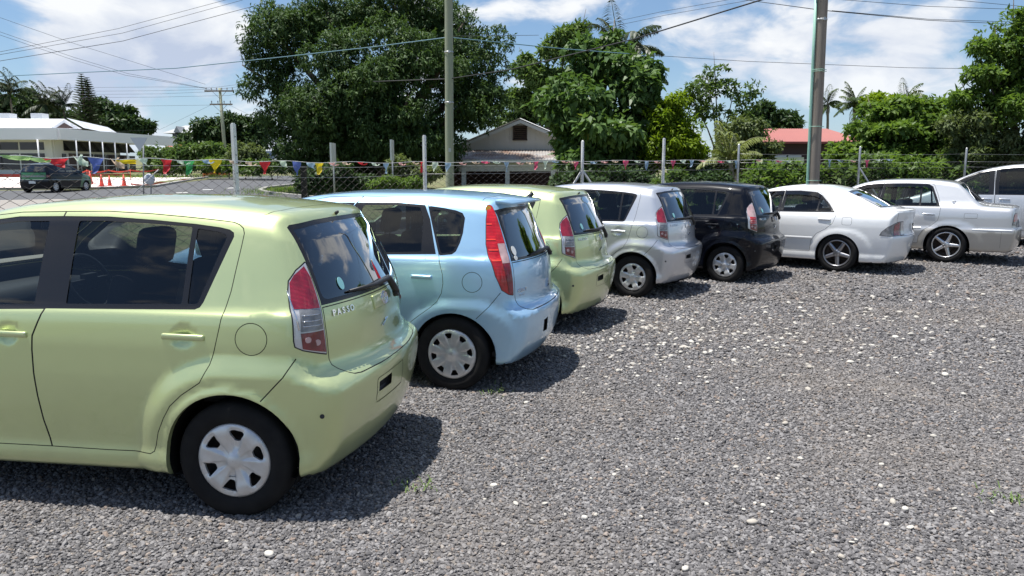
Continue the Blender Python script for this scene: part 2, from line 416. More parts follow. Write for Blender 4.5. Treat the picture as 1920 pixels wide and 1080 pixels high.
    def mesh(s, name, off=0.0, extra=None, fn=None):
        i = s.names.index(name); fs = [f for f in s.bm.faces if f[s.lay] == i]
        ids = {}; vs = []; F = []
        for f in fs:
            t = []
            for w in f.verts:
                k = ids.get(w.index)
                if k is None: k = ids[w.index] = len(vs); vs.append(tuple(w.co))
                t.append(k)
            F.append(t)
        if not vs: return None
        P = np.array(vs); g = grad(s.f, P); g /= np.linalg.norm(g, axis=1)[:, None] + 1e-9
        if off: P = P + g * off
        if fn is not None: P, g = fn(P, g)
        me = bpy.data.meshes.new(name); nv = len(P)
        if extra is not None and extra[0]:
            ev, ef = extra; P = np.concatenate([P, np.array(ev)]); F = F + [tuple(nv + k for k in q) for q in ef]
        me.from_pydata(P.tolist(), [], F); me.update()
        me.polygons.foreach_set('use_smooth', [True] * len(me.polygons))
        nn = np.zeros((len(P), 3)); nn[:nv] = g
        for q in range(nv, len(P)): nn[q] = me.vertices[q].normal
        me.normals_split_custom_set_from_vertices(nn.tolist())
        return me
    def ready(s): s.bm.verts.index_update(); s.bm.normal_update()
# ---------------------------------------------------------------- body shapes (x to the rear, origin under the rear axle, left side y<0)
def body_sdf(sec, top, crown, rearx, rbow, front, wb, taper=None, flare=None, extra=None, k=(.10, .10, .16, .05), zb=.2, ghtaper=None):
    """sec: half width by height; top: roof profile by x; rearx: tail profile by height; front: nose profile by height"""
    S, T, RX, FX = spline(*sec), spline(*top), spline(*rearx), spline(*front)
    TP = spline(*taper) if taper else None
    GT = spline(*ghtaper) if ghtaper else None
    def f(x, y, z):
        ay = np.abs(y); w = S(z)
        if TP is not None: w = w - TP(x)
        if GT is not None: w = w - GT(x) * sstep(z, .85, 1.25)
        if flare is not None: w = w + flare(x, z)
        s = (ay - w) * .93
        t = (z - (T(x) - crown * ay * ay))
        v = smax(s, t * .92, k[0])
        v = smax(v, x - (RX(z) - (rbow(z) if callable(rbow) else rbow) * ay * ay), k[1])
        v = smax(v, (FX(z) + .22 * ay * ay) - x, k[2])
        v = smax(v, zb - z, k[3])
        if extra is not None: v = extra(v, x, ay, z, y)
        return v
    return f
def arch_flare(wb, amp, r0, r1, zc=.30, tailx=.6, tailz=.30, nose=-.6, amp2=None):
    def fl(x, z):
        d = segdist(x, z, (0, zc), (tailx, tailz)); d2 = segdist(x, z, (-wb, zc), (-wb + nose, zc))
        return amp * sstep(d, r1, r0) + (amp2 or amp) * sstep(d2, r1, r0)
    return fl

def passo_sdf():
    sec = ([.15, .22, .30, .42, .55, .70, .82, .92, .965, .985, 1.0, 1.015, 1.08, 1.2, 1.32, 1.42, 1.50, 1.6], [.745, .772, .785, .793, .802, .808, .808, .803, .798, .792, .780, .770, .743, .697, .648, .603, .565, .52])
    top = ([-3.2, -3.05, -2.85, -2.5, -2.25, -2.05, -1.75, -1.5, -1.2, -.8, -.4, 0., .18, .27, .35, .45], [.72, .80, .88, .955, 1.00, 1.11, 1.32, 1.445, 1.505, 1.528, 1.524, 1.495, 1.470, 1.452, 1.40, 1.30])
    rx = ([.15, .24, .32, .42, .55, .625, .65, .675, .695, .72, .76, .85, .95, 1.02, 1.1, 1.2, 1.32, 1.41, 1.45, 1.6], [.47, .51, .545, .572, .592, .594, .589, .568, .542, .528, .518, .513, .500, .482, .450, .405, .345, .300, .300, .28])
    fx = ([.15, .25, .4, .55, .7, .8, 1.5], [-3.0, -3.07, -3.1, -3.1, -3.07, -3.02, -2.6])
    taper = ([-3.2, -2.9, -2.4, -1.8, -.6, -.1, .15, .35, .6], [.10, .05, .012, 0, 0, .004, .018, .05, .10])
    gt = ([-2.6, -1.6, -.6, 0, .3, .5], [.03, .02, 0, .0, .02, .05])
    fl = arch_flare(2.44, .030, .40, .52, .30, .7, .27)
    fl2 = arch_flare(2.44, .010, .325, .37, .30, .0, .30, nose=0)
    def fl3(x, z):
        return fl(x, z) + fl2(x, z) + .020 * sstep(z, .36, .24)
    def extra(v, x, ay, z, y):
        # raised panel round the plate, ledge under the tailgate
        return v
    bow = lambda z: .26 - .09 * sstep(z, .74, .60)
    return body_sdf(sec, top, .085, rx, bow, fx, 2.44, taper, fl3, extra, k=(.10, .085, .2, .05), ghtaper=gt)
def colt_sdf():
    sec = ([.15, .22, .32, .45, .60, .72, .85, .95, .985, 1.005, 1.02, 1.035, 1.1, 1.2, 1.32, 1.42, 1.50, 1.6], [.745, .775, .80, .815, .825, .828, .824, .816, .810, .803, .792, .782, .756, .713, .660, .612, .570, .52])
    top = ([-3.4, -3.22, -3.0, -2.7, -2.45, -2.2, -1.9, -1.6, -1.2, -.8, -.4, 0., .25, .36, .45, .55], [.68, .78, .87, .96, 1.03, 1.14, 1.29, 1.415, 1.490, 1.512, 1.512, 1.495, 1.468, 1.448, 1.38, 1.3])
    rx = ([.15, .24, .32, .42, .52, .585, .62, .655, .72, .82, .92, 1.0, 1.1, 1.2, 1.32, 1.40, 1.44, 1.6], [.50, .555, .60, .628, .640, .640, .615, .580, .572, .570, .558, .535, .495, .455, .405, .372, .375, .36])
    fx = ([.15, .25, .4, .55, .7, .8, 1.5], [-3.15, -3.24, -3.28, -3.28, -3.24, -3.18, -2.6])
    taper = ([-3.4, -3.0, -2.4, -1.8, -.6, -.1, .15, .35, .6], [.14, .07, .015, 0, 0, .006, .022, .05, .09])
    gt = ([-2.6, -1.6, -.6, 0, .3, .5], [.05, .02, 0, .0, .012, .03])
    fl = arch_flare(2.50, .016, .345, .44, .29, .15, .29, nose=-.1)
    bow = lambda z: .25 - .07 * sstep(z, .72, .58)
    return body_sdf(sec, top, .085, rx, bow, fx, 2.5, taper, lambda x, z: fl(x, z) + .012 * sstep(z, .34, .24), None, k=(.10, .075, .2, .05), ghtaper=gt)
def saloon_sdf(p):
    fl = arch_flare(p['wb'], p.get('fl', .014), p['ar'] + .015, p['ar'] + .11, .29, .12, .29, nose=-.1)
    return body_sdf(p['sec'], p['top'], p.get('crown', .075), p['rx'], p.get('bow', .22), p['fx'], p['wb'], p['taper'], lambda x, z: fl(x, z) + p.get('sill', .012) * sstep(z, .34, .24), p.get('extra'), k=p.get('k', (.075, .06, .2, .05)), ghtaper=p.get('gt'), zb=p.get('zb', .2))
WHITE_P = dict(wb=2.67, ar=.345, zb=.17,
    sec=([.12, .2, .32, .45, .60, .74, .84, .92, .98, 1.03, 1.12, 1.22, 1.32, 1.40, 1.5], [.76, .80, .822, .838, .848, .850, .843, .826, .800, .768, .718, .668, .622, .585, .54]),
    top=([-3.6, -3.42, -3.2, -2.8, -2.4, -2.1, -1.85, -1.55, -1.3, -1.0, -.7, -.4, -.1, .15, .4, .62, .74, .85, .95, 1.1], [.62, .70, .79, .88, .94, .975, 1.09, 1.25, 1.355, 1.415, 1.435, 1.425, 1.37, 1.285, 1.175, 1.08, 1.050, 1.045, 1.035, 1.0]),
    rx=([.12, .2, .3, .45, .56, .60, .64, .72, .85, .96, 1.02, 1.06, 1.4], [.80, .84, .885, .925, .945, .943, .925, .912, .915, .930, .935, .90, .7]),
    fx=([.12, .25, .4, .55, .7, .8, 1.5], [-3.3, -3.42, -3.45, -3.45, -3.4, -3.33, -2.6]),
    taper=([-3.6, -3.1, -2.6, -1.8, -.6, 0, .4, .7, 1.0], [.14, .07, .02, 0, 0, .012, .04, .085, .16]), gt=([-2.6, -1.6, -.6, 0, .5], [.04, .015, 0, .02, .07]), bow=.26, sill=.018, k=(.07, .04, .2, .05))
CROWN_P = dict(wb=2.78, ar=.365, zb=.22,
    sec=([.12, .22, .32, .45, .58, .60, .64, .80, .90, .97, 1.02, 1.08, 1.18, 1.30, 1.40, 1.48, 1.6], [.78, .815, .835, .85, .862, .856, .846, .846, .836, .815, .785, .750, .705, .650, .605, .57, .52]),
    top=([-3.8, -3.62, -3.4, -3.0, -2.5, -2.25, -2.0, -1.75, -1.5, -1.2, -.8, -.4, -.1, .08, .2, .33, .45, .52, .62, .8, 1.0, 1.15], [.68, .80, .88, .94, .99, 1.03, 1.17, 1.32, 1.42, 1.475, 1.492, 1.487, 1.462, 1.425, 1.335, 1.195, 1.085, 1.055, 1.045, 1.035, 1.02, .98]),
    rx=([.12, .24, .35, .5, .58, .62, .66, .75, .90, .98, 1.03, 1.4], [.98, 1.02, 1.06, 1.085, 1.09, 1.085, 1.055, 1.05, 1.035, 1.025, .99, .8]),
    fx=([.12, .25, .4, .55, .7, .8, 1.5], [-3.5, -3.6, -3.63, -3.63, -3.6, -3.55, -2.8]),
    taper=([-3.8, -3.3, -2.6, -1.8, -.6, 0, .5, .8, 1.1], [.12, .05, .02, 0, 0, .006, .02, .035, .07]), gt=([-2.6, -1.6, -.6, 0, .5], [.04, .015, 0, .005, .02]), bow=.12, sill=0, k=(.06, .05, .16, .05))
MPV_P = dict(wb=2.82, ar=.37, zb=.2,
    sec=([.12, .22, .4, .6, .8, .95, 1.05, 1.12, 1.25, 1.4, 1.55, 1.65, 1.75, 1.9], [.80, .835, .86, .872, .87, .86, .845, .825, .785, .735, .68, .64, .60, .55]),
    top=([-3.9, -3.7, -3.4, -3.0, -2.75, -2.4, -2.1, -1.8, -1.5, -1.1, -.6, 0., .5, .8, 1.0, 1.2], [.72, .84, .97, 1.06, 1.14, 1.32, 1.47, 1.60, 1.685, 1.745, 1.768, 1.765, 1.75, 1.72, 1.6, 1.4]),
    rx=([.12, .25, .45, .6, .8, 1.1, 1.4, 1.7, 1.9], [.90, .95, .98, .99, .97, .95, .90, .82, .75]),
    fx=([.12, .25, .4, .55, .7, .8, 1.5], [-3.6, -3.7, -3.75, -3.75, -3.7, -3.62, -2.7]),
    taper=([-3.9, -3.3, -2.6, -1.8, -.6, .2, .6, 1.0], [.14, .06, .02, 0, 0, .005, .02, .06]), bow=.15)
STREET_P = dict(wb=2.45, ar=.33, zb=.2,
    sec=([.12, .22, .4, .6, .8, .9, .98, 1.05, 1.15, 1.3, 1.42, 1.5, 1.6], [.78, .81, .83, .838, .832, .82, .80, .77, .725, .665, .612, .57, .52]),
    top=([-3.4, -3.2, -2.9, -2.5, -2.2, -1.9, -1.6, -1.3, -.9, -.5, 0., .3, .42, .55], [.68, .80, .90, .97, 1.05, 1.23, 1.38, 1.46, 1.505, 1.515, 1.49, 1.455, 1.42, 1.3]),
    rx=([.12, .25, .4, .55, .62, .7, .9, 1.0, 1.2, 1.4, 1.5, 1.6], [.50, .56, .60, .62, .61, .575, .565, .55, .47, .39, .38, .36]),
    fx=([.12, .25, .4, .55, .7, .8, 1.5], [-3.1, -3.2, -3.25, -3.25, -3.2, -3.14, -2.6]),
    taper=([-3.4, -3.0, -2.4, -1.8, -.6, 0, .3, .6], [.14, .07, .015, 0, 0, .01, .03, .07]), bow=.2)
# ---------------------------------------------------------------- shared car materials
M = {}
M['tyre'] = mat('tyre_rubber', (.010, .010, .011), .85, spec=.2, bump=(60, .25, .004), var=(9, .35, (.028, .027, .026)))
M['cap'] = mat('hubcap_silver', (.66, .67, .68), .36, .55, var=(14, .35, (.38, .36, .33)))
M['alloy'] = mat('alloy_silver', (.60, .60, .61), .25, .9)
M['alloy_dark'] = mat('alloy_gunmetal', (.34, .34, .36), .3, .9)
M['hubdark'] = mat('brake_iron', (.045, .038, .034), .7, .3, var=(20, .6, (.10, .06, .04)))
M['black'] = mat('black_plastic', (.018, .018, .020), .5)
M['gloss_black'] = mat('gloss_black_trim', (.012, .012, .014), .22)
M['rubber'] = mat('rubber_seal', (.025, .025, .027), .6)
M['gap'] = mat('panel_gap_shadow', (.012, .012, .012), .9)
M['liner'] = mat('wheel_arch_liner', (.008, .008, .008), .95, spec=.1, bump=(40, .3, .004))
M['chrome'] = mat('chrome', (.75, .76, .78), .08, 1.0)
M['silver_plastic'] = mat('silver_lamp_housing', (.55, .55, .57), .25, .4, 1.0)
M['trim'] = mat('grey_headliner', (.16, .15, .145), .9)
M['seat'] = mat('dark_seat_cloth', (.035, .034, .038), .95, bump=(300, .2, .002))
M['seat_grey'] = mat('grey_seat_cloth', (.16, .155, .15), .95, bump=(300, .2, .002))
M['glass'] = glass_mat('side_glass', (.80, .87, .85))
M['privacy'] = glass_mat('privacy_glass', (.40, .44, .46))
M['rearglass'] = glass_mat('rear_glass', (.09, .10, .12), refl=3.0)
M['mirror'] = mat('mirror_glass', (.6, .7, .7), .02, 1.0)
M['white_sticker'] = mat('sticker_white', (.75, .76, .74), .5)
M['teal_sticker'] = mat('sticker_teal', (.25, .55, .58), .5)
def lens(name, col, scale=55, rough=.12, dark=.35):
    m = mat(name, col, rough, 0, 1.0, .02); nt = m.node_tree; N, L = nt.nodes, nt.links; b = N['Principled BSDF']
    tc = N.new('ShaderNodeTexCoord'); w = N.new('ShaderNodeTexWave'); w.wave_type = 'BANDS'; w.bands_direction = 'Z'; w.inputs['Scale'].default_value = scale; w.inputs['Distortion'].default_value = 1.2; L.new(tc.outputs['Object'], w.inputs[0])
    v = N.new('ShaderNodeTexVoronoi'); v.inputs['Scale'].default_value = 22; L.new(tc.outputs['Object'], v.inputs[0])
    mu = N.new('ShaderNodeMath'); mu.operation = 'MULTIPLY'; L.new(w.outputs['Fac'], mu.inputs[0]); L.new(v.outputs['Distance'], mu.inputs[1])
    mx = N.new('ShaderNodeMixRGB'); L.new(mu.outputs[0], mx.inputs[0]); mx.inputs[1].default_value = (*[c * dark for c in col], 1); mx.inputs[2].default_value = (*[min(1, c * 1.5 + .01) for c in col], 1); L.new(mx.outputs[0], b.inputs['Base Color'])
    bp = N.new('ShaderNodeBump'); bp.inputs['Strength'].default_value = .3; bp.inputs['Distance'].default_value = .004; L.new(mu.outputs[0], bp.inputs['Height']); L.new(bp.outputs[0], b.inputs['Normal'])
    return m
M['red_lens'] = lens('red_lens', (.36, .010, .035)); M['red_dark'] = lens('dark_red_lens', (.26, .015, .015), 90); M['clear_lens'] = lens('clear_lens', (.30, .31, .33), 80, .1, .35)
M['red_bright'] = lens('bright_red_lens', (.60, .004, .010), 30, .15, .6); M['pink_lens'] = lens('pink_lens', (.62, .42, .42), 60, .15, .6)
M['amber'] = mat('amber_bulb_lens', (.9, .42, .02), .2, 0, 1.0)

def copy_tree(o, parent=None):
    c = o.copy(); COL.objects.link(c); c.parent = parent
    for ch in list(o.children): copy_tree(ch, c)
    return c
def repaint(root, old, new):
    for o in [root] + list(root.children_recursive):
        for sl in o.material_slots:
            if sl.material == old: sl.link = 'OBJECT'; sl.material = new

def circle(cx, cz, r, n=32, a0=0, a1=2 * math.pi): return [(cx + r * math.cos(a0 + (a1 - a0) * k / n), cz + r * math.sin(a0 + (a1 - a0) * k / n)) for k in range(n)]
def arch_poly(cx, cz, r, zb=.05, n=26, fx=1.0):
    p = [(cx + r * math.cos(math.pi * k / n) * fx, cz + r * math.sin(math.pi * k / n)) for k in range(n + 1)]
    return p + [(cx - r * fx * .98, zb), (cx + r * fx * .98, zb)]
def mir(poly): return poly + [(-a, b) for a, b in reversed(poly)]

def text_mesh(s, size, depth=.004, bold=False, shear=0):
    cu = bpy.data.curves.new('txt', 'FONT'); cu.body = s; cu.size = size; cu.extrude = depth / 2; cu.align_x = 'CENTER'; cu.align_y = 'CENTER'; cu.shear = shear
    if bold: cu.offset = size * .02
    o = bpy.data.objects.new('txt', cu); COL.objects.link(o); dg = bpy.context.evaluated_depsgraph_get()
    me = bpy.data.meshes.new_from_object(o.evaluated_get(dg)); bpy.data.objects.remove(o); me.materials.clear(); return me

# ---------------------------------------------------------------- wheels (outer face towards -y, hub at origin)
def disc_mesh(prof, holes, depth=.012, seg=96, name='cap', mod=None):
    """dished disc with openings cut through it; the rims of the openings turned inwards"""
    vs = []; fs = []; n = len(prof)
    for k in range(seg):
        a = 2 * math.pi * k / seg
        for r, h in prof: vs.append((r * math.cos(a), h + (mod(r, a) if mod else 0), r * math.sin(a)))
    for k in range(seg):
        for i in range(n - 1):
            a, b = k * n + i, ((k + 1) % seg) * n + i
            fs.append((a, b, b + 1, a + 1))
    S = Shell.__new__(Shell); me = bpy.data.meshes.new('t'); me.from_pydata(vs, [], fs); S.bm = bmesh.new(); S.bm.from_mesh(me); bpy.data.meshes.remove(me)
    bmesh.ops.remove_doubles(S.bm, verts=S.bm.verts, dist=1e-6)
    bmesh.ops.recalc_face_normals(S.bm, faces=S.bm.faces); S.bm.normal_update()
    if sum(f.normal.y for f in S.bm.faces) > 0:
        for f in S.bm.faces: f.normal_flip()
        S.bm.normal_update()
    S.lay = S.bm.faces.layers.int.new('part'); S.names = ['body']; pr = Proj((1, 0, 0), (0, 0, 1), (0, -1, 0), -.2)
    for h in holes: S.part('hole', h, pr)
    if holes: S.drop('hole')
    ex = ([], [])
    for h in holes:
        v, q = S.lip(h, pr, depth); b = len(ex[0]); ex = (ex[0] + v, ex[1] + [tuple(b + i for i in t) for t in q])
    bm = S.bm
    for f in bm.faces: f.smooth = True
    vmap = [bm.verts.new(v) for v in ex[0]]
    for q in ex[1]: bm.faces.new([vmap[i] for i in q])
    me = bpy.data.meshes.new(name); bm.to_mesh(me); bm.free(); return me
def sst(x, a, b):
    t = max(0., min(1., (x - a) / (b - a))); return t * t * (3 - 2 * t)
def polar_hole(a, da0, da1, r0, r1, rnd=.012):
    pts = [(r0, a - da0), (r1, a - da1)] + [(r1 * 1.01, a + da1 * t) for t in (-.4, .4)] + [(r1, a + da1), (r0, a + da0)]
    return rounded([(r * math.cos(t), r * math.sin(t)) for r, t in pts], [rnd, rnd, 0, 0, rnd, rnd], 3)
def spoke_meshes(n, r0, r1, w0, w1, y0, y1, name='spoke', rot=math.pi / 2):
    """wedge spokes of an alloy wheel, one mesh of n spokes"""
    mb = MB()
    for k in range(n):
        a = rot + 2 * math.pi * k / n; ca, sa = math.cos(a), math.sin(a)
        T = lambda r, w, y: (r * ca - w * sa, y, r * sa + w * ca)
        st = []
        for i in range(5):
            t = i / 4; r = r0 + (r1 - r0) * t; w = w0 + (w1 - w0) * t; y = y0 + (y1 - y0) * t
            st.append([T(r, -w, y + .02), T(r, -w * .75, y + .002), T(r, 0, y - .004), T(r, w * .75, y + .002), T(r, w, y + .02)])
        vs = [p for q in st for p in q]; fs = [(i * 5 + j, i * 5 + j + 1, (i + 1) * 5 + j + 1, (i + 1) * 5 + j) for i in range(4) for j in range(4)]
        mb.add(vs, fs, 0, True)
    return mb.mesh(name)
def make_wheel(style, rt, rr, width=.17):
    """returns meshes: tyre, face, back; rt tyre radius, rr rim radius"""
    t = MB(); w = width / 2
    t.lathe([(rr - .012, -w * .72), (rr + .004, -w * .80), (rr + .012, -w * .92), (rr + (rt - rr) * .45, -w * 1.04), (rt - .022, -w * .96), (rt - .007, -w * .82), (rt, -w * .62), (rt, w * .62), (rt - .008, w * .84), (rt - .03, w), (rr, w * .8)], 56)
    tyre = t.mesh('tyre')
    b = MB(); b.lathe([(.001, -w * .15), (rr * .55, -w * .18), (rr * .56, w * .1), (rr - .02, w * .2), (rr - .004, -w * .6)], 40, mi=0); back = b.mesh('back')
    if style == 'passo':
        prof = [(.001, -w * .98), (.028, -w * .98), (.034, -w * .90), (.048, -w * .86), (.060, -w * .86), (.072, -w * .87), (.085, -w * .89), (.10, -w * .92), (.115, -w * .96), (rr * .72, -w * 1.02), (rr * .79, -w * 1.02), (rr * .86, -w * 1.0), (rr * .95, -w * .95), (rr, -w * .88), (rr + .006, -w * .76)]
        face = disc_mesh(prof, [polar_hole(math.pi / 6 + k * math.pi / 3 + .1, .13, .27, rr * .56, rr * .85) for k in range(6)], mod=lambda r, a: .013 * sst(math.cos(6 * (a - math.pi / 6 - .1)), -.15, .55) * sst(r, .035, .075) * sst(r, rr * .97, rr * .86))
    elif style == 'colt':
        prof = [(.001, -w * 1.0), (.026, -w * 1.0), (.034, -w * .92), (.070, -w * .90), (.11, -w * .98), (rr * .80, -w * 1.03), (rr * .93, -w * .98), (rr, -w * .90), (rr + .006, -w * .76)]
        face = disc_mesh(prof, [polar_hole(math.pi / 2 + k * 2 * math.pi / 8 + .25, .11, .20, rr * .66, rr * .87, .008) for k in range(8)], mod=lambda r, a: .008 * sst(math.cos(8 * (a - math.pi / 2 - .25)), -.1, .5) * sst(r, rr * .45, rr * .62) * sst(r, rr * .97, rr * .9))
    else:
        prof = [(rr * .90, -w * .70), (rr * .93, -w * .92), (rr * .97, -w * .97), (rr + .004, -w * .9), (rr + .006, -w * .76)]
        fm = MB(); fm.lathe(prof, 56); fm.lathe([(.001, -w * .80), (.05, -w * .82), (.062, -w * .74), (.075, -w * .5)], 28)
        sp = spoke_meshes(5, .055, rr * .93, .036 if style == 'alloy5' else .036, .028 if style == 'alloy5' else .032, -w * .80, -w * .80)
        base = len(fm.v); fm.add([tuple(v.co) for v in sp.vertices], [tuple(p.vertices) for p in sp.polygons], 0, True); bpy.data.meshes.remove(sp)
        for k in range(5):
            a = math.pi / 2 + 2 * math.pi * (k + .5) / 5; fm.lathe([(.001, -w * .86), (.007, -w * .86), (.008, -w * .7)], 8, centre=(.04 * math.cos(a), 0, .04 * math.sin(a)))
        face = fm.mesh('face')
    return tyre, face, back
def add_wheel(root, meshes, loc, mats, flip=False, spin=0):
    tyre, face, back = meshes
    w = empty('wheel', loc, math.pi if flip else 0); w.parent = root
    for nm, me, m in (('tyre', tyre, mats[0]), ('hubcap' if mats[1] == M['cap'] else 'rim', face, mats[1]), ('brake_drum', back, mats[2])):
        if not me.materials: me.materials.append(m)
        o = bpy.data.objects.new(nm, me); COL.objects.link(o); o.parent = w; o.rotation_euler = (0, spin, 0)
    return w
def arch_liner(root, cx, cz, r, y0, y1):
    n = 20
    for sy in (-1, 1):
        mb = MB(); vs = []; fs = []
        for k in range(n + 1):
            a = -.35 + (math.pi + .7) * k / n
            for y in (y0, y1): vs.append((cx + r * math.cos(a), sy * y, max(.1, cz + r * math.sin(a))))
        for k in range(n): fs.append((2 * k, 2 * k + 1, 2 * k + 3, 2 * k + 2))
        c = len(vs); vs.append((cx, sy * y1, cz))
        for k in range(n): fs.append((2 * k + 1, 2 * k + 3, c))
        mb.add(vs, fs, 0, True); mb.build('wheel_arch_liner', M['liner'], root)

# ---------------------------------------------------------------- cabin
def add_seat(root, x, y, z, m, back=.56, w=.46, rec=.30, head=True):
    s = empty('seat', (x, y, z)); s.parent = root
    c = link('cushion', rbox_mesh((.50, w, .16), .06, 3), m, s, (-.05, 0, 0))
    b = link('backrest', rbox_mesh((.14, w, back), .06, 3), m, s, (.24, 0, back / 2 + .02)); b.rotation_euler = (0, rec, 0)
    if head:
        h = link('headrest', rbox_mesh((.10, .25, .20), .055, 3), m, s, (.24 + math.sin(rec) * (back / 2 + .17), 0, back + .14)); h.rotation_euler = (0, rec * .7, 0)
        for d in (-.05, .05):
            mb = MB(); mb.tube([(.24 + math.sin(rec) * (back / 2 + .02), d, back), (.24 + math.sin(rec) * (back / 2 + .12), d, back + .1)], .006, 6); mb.build('headrest_post', M['chrome'], s)
    return s
def add_cabin(root, xf, xr, w, zf, seatmat, xdash, zd, rear_gap=.12):
    mb = MB(); mb.box(((xf + xr) / 2, 0, zf - .02), (abs(xr - xf), w * 1.85, .04)); mb.build('floor_pan', M['black'], root)
    d = link('dashboard', rbox_mesh((.42, w * 1.7, .34), .09, 3), M['black'], root, (xdash, 0, zd - .20))
    for y in (-.36, .36): add_seat(root, xdash + .95, y, zf + .27, seatmat)
    for y in (-.34, .34): add_seat(root, xdash + 1.75, y, zf + .29, seatmat, .52, .60, .36)
    sw = MB(); c = Vector((xdash + .36, .36, zd - .04)); pts = []
    for k in range(25):
        a = 2 * math.pi * k / 24; pts.append(c + Vector((math.sin(.4) * .18 * math.sin(a) * -1, .18 * math.cos(a), .18 * math.sin(a) * math.cos(.4))))
    sw.tube(pts, .014, 8, caps=False); sw.box(c, (.03, .34, .035)); sw.box(c, (.04, .11, .10)); sw.tube([c, c + Vector((-.3, 0, -.12))], .03, 8)
    sw.build('steering_wheel', M['black'], root)
    m = link('rear_view_mirror', rbox_mesh((.03, .22, .065), .012, 2), M['black'], root, (xdash + .46, 0, zd + .36))
    g = MB(); g.box((.0165, 0, 0), (.002, .20, .05)); g.build('mirror_glass', M['mirror'], m)
def add_door_handle(door, x, y, z, L, m, grip='bar', yaw=0):
    sgn = -1 if y < 0 else 1
    me = rbox_mesh((L, .024, .030), .011, 3); h = link('handle', me, m, door, (x, y + sgn * .014, z)); h.rotation_euler = (0, .02, yaw)
    return h
def liner_mesh(f, lo, hi, h, cuts, off=.035):
    g = lambda x, y, z: f(x, y, z) + off
    S = Shell(g, lo, hi, h)
    for poly, pr in cuts: S.part('w', poly, pr)
    if cuts: S.drop('w')
    S.ready(); me = S.mesh('body'); me.flip_normals(); return me
# ================================================================ ground: level yard, rising gently beyond the fence
SL, Y0 = .025, 11.5
def gz(x, y): return SL * .5 * ((y - Y0) + math.sqrt((y - Y0) ** 2 + 1.2)) - SL * .5 * (-Y0 + math.sqrt(Y0 * Y0 + 1.2))
def gpt(px, py, lift=0.0):               # where the sight line through a photo pixel meets the ground
    d = ray(px, py); lo_, hi_ = .5, 900.
    for _ in range(60):
        m = (lo_ + hi_) / 2
        if EYE + d.z * m - gz(0, d.y * m) > 0: lo_ = m
        else: hi_ = m
    p = Vector((0, 0, EYE)) + d * lo_; p.z = gz(p.x, p.y) + lift; return p
def sheet(name, pts, m, lift, grid=2.0, kind='structure'):
    """a ground sheet: outline in plan, subdivided so that it follows the slope"""
    bm = bmesh.new(); vs = [bm.verts.new((p[0], p[1], 0)) for p in pts]; bm.faces.new(vs)
    y0, y1 = min(p[1] for p in pts), max(p[1] for p in pts); y = math.floor(y0 / grid) * grid
    while y < min(y1, 40):
        bmesh.ops.bisect_plane(bm, geom=bm.verts[:] + bm.edges[:] + bm.faces[:], plane_co=(0, y, 0), plane_no=(0, 1, 0)); y += grid
    bmesh.ops.triangulate(bm, faces=bm.faces[:]); bm.normal_update(); bm.faces.ensure_lookup_table()
    if bm.faces[0].normal.z < 0: bmesh.ops.reverse_faces(bm, faces=bm.faces[:])
    for v in bm.verts: v.co.z = gz(v.co.x, v.co.y) + lift
    me = bpy.data.meshes.new(name); bm.to_mesh(me); bm.free(); return tag(link(name, me, m), kind=kind)
def gravel_mat():
    m = mat('grey_gravel', (.14, .14, .145), .85); nt = m.node_tree; N, L = nt.nodes, nt.links; b = N['Principled BSDF']
    tc = N.new('ShaderNodeTexCoord'); v = N.new('ShaderNodeTexVoronoi'); v.inputs['Scale'].default_value = 42; L.new(tc.outputs['Object'], v.inputs[0])
    cr = N.new('ShaderNodeValToRGB'); e = cr.color_ramp.elements; e[0].color = (.062, .06, .064, 1); e[1].color = (.25, .242, .245, 1); x = cr.color_ramp.elements.new(.88); x.color = (.18, .16, .14, 1); x = cr.color_ramp.elements.new(.5); x.color = (.14, .136, .142, 1)
    sp = N.new('ShaderNodeSeparateColor'); L.new(v.outputs['Color'], sp.inputs[0]); L.new(sp.outputs[0], cr.inputs[0])
    n2 = N.new('ShaderNodeTexNoise'); n2.inputs['Scale'].default_value = .55; n2.inputs['Detail'].default_value = 5; L.new(tc.outputs['Object'], n2.inputs[0])
    mr = N.new('ShaderNodeMapRange'); L.new(n2.outputs['Fac'], mr.inputs[0]); mr.inputs[1].default_value = .45; mr.inputs[2].default_value = .75; mr.inputs[4].default_value = .35
    mx = N.new('ShaderNodeMixRGB'); L.new(mr.outputs[0], mx.inputs[0]); L.new(cr.outputs[0], mx.inputs[1]); mx.inputs[2].default_value = (.185, .165, .145, 1); L.new(mx.outputs[0], b.inputs['Base Color'])
    bp = N.new('ShaderNodeBump'); bp.inputs['Strength'].default_value = 1.0; bp.inputs['Distance'].default_value = .02; bp.invert = True; L.new(v.outputs['Distance'], bp.inputs['Height']); L.new(bp.outputs[0], b.inputs['Normal'])
    return m
M['gravel'] = gravel_mat()
M['asphalt'] = mat('road_asphalt', (.075, .077, .082), .85, var=(.6, .5, (.10, .10, .105)), bump=(60, .3, .01))
M['grassy'] = mat('dry_grass_ground', (.11, .13, .045), .95, var=(1.3, .9, (.17, .15, .08)), bump=(25, .6, .03))
M['concrete'] = mat('pale_concrete', (.27, .25, .225), .85, var=(.8, .5, (.21, .19, .17)))
M['kerb'] = mat('kerb_concrete', (.34, .33, .31), .85, var=(3, .5))
M['forecourt'] = mat('pinkish_forecourt', (.72, .62, .58), .8, var=(.5, .6, (.80, .76, .72)))
M['redpaint'] = mat('red_kerb_paint', (.50, .05, .04), .6)
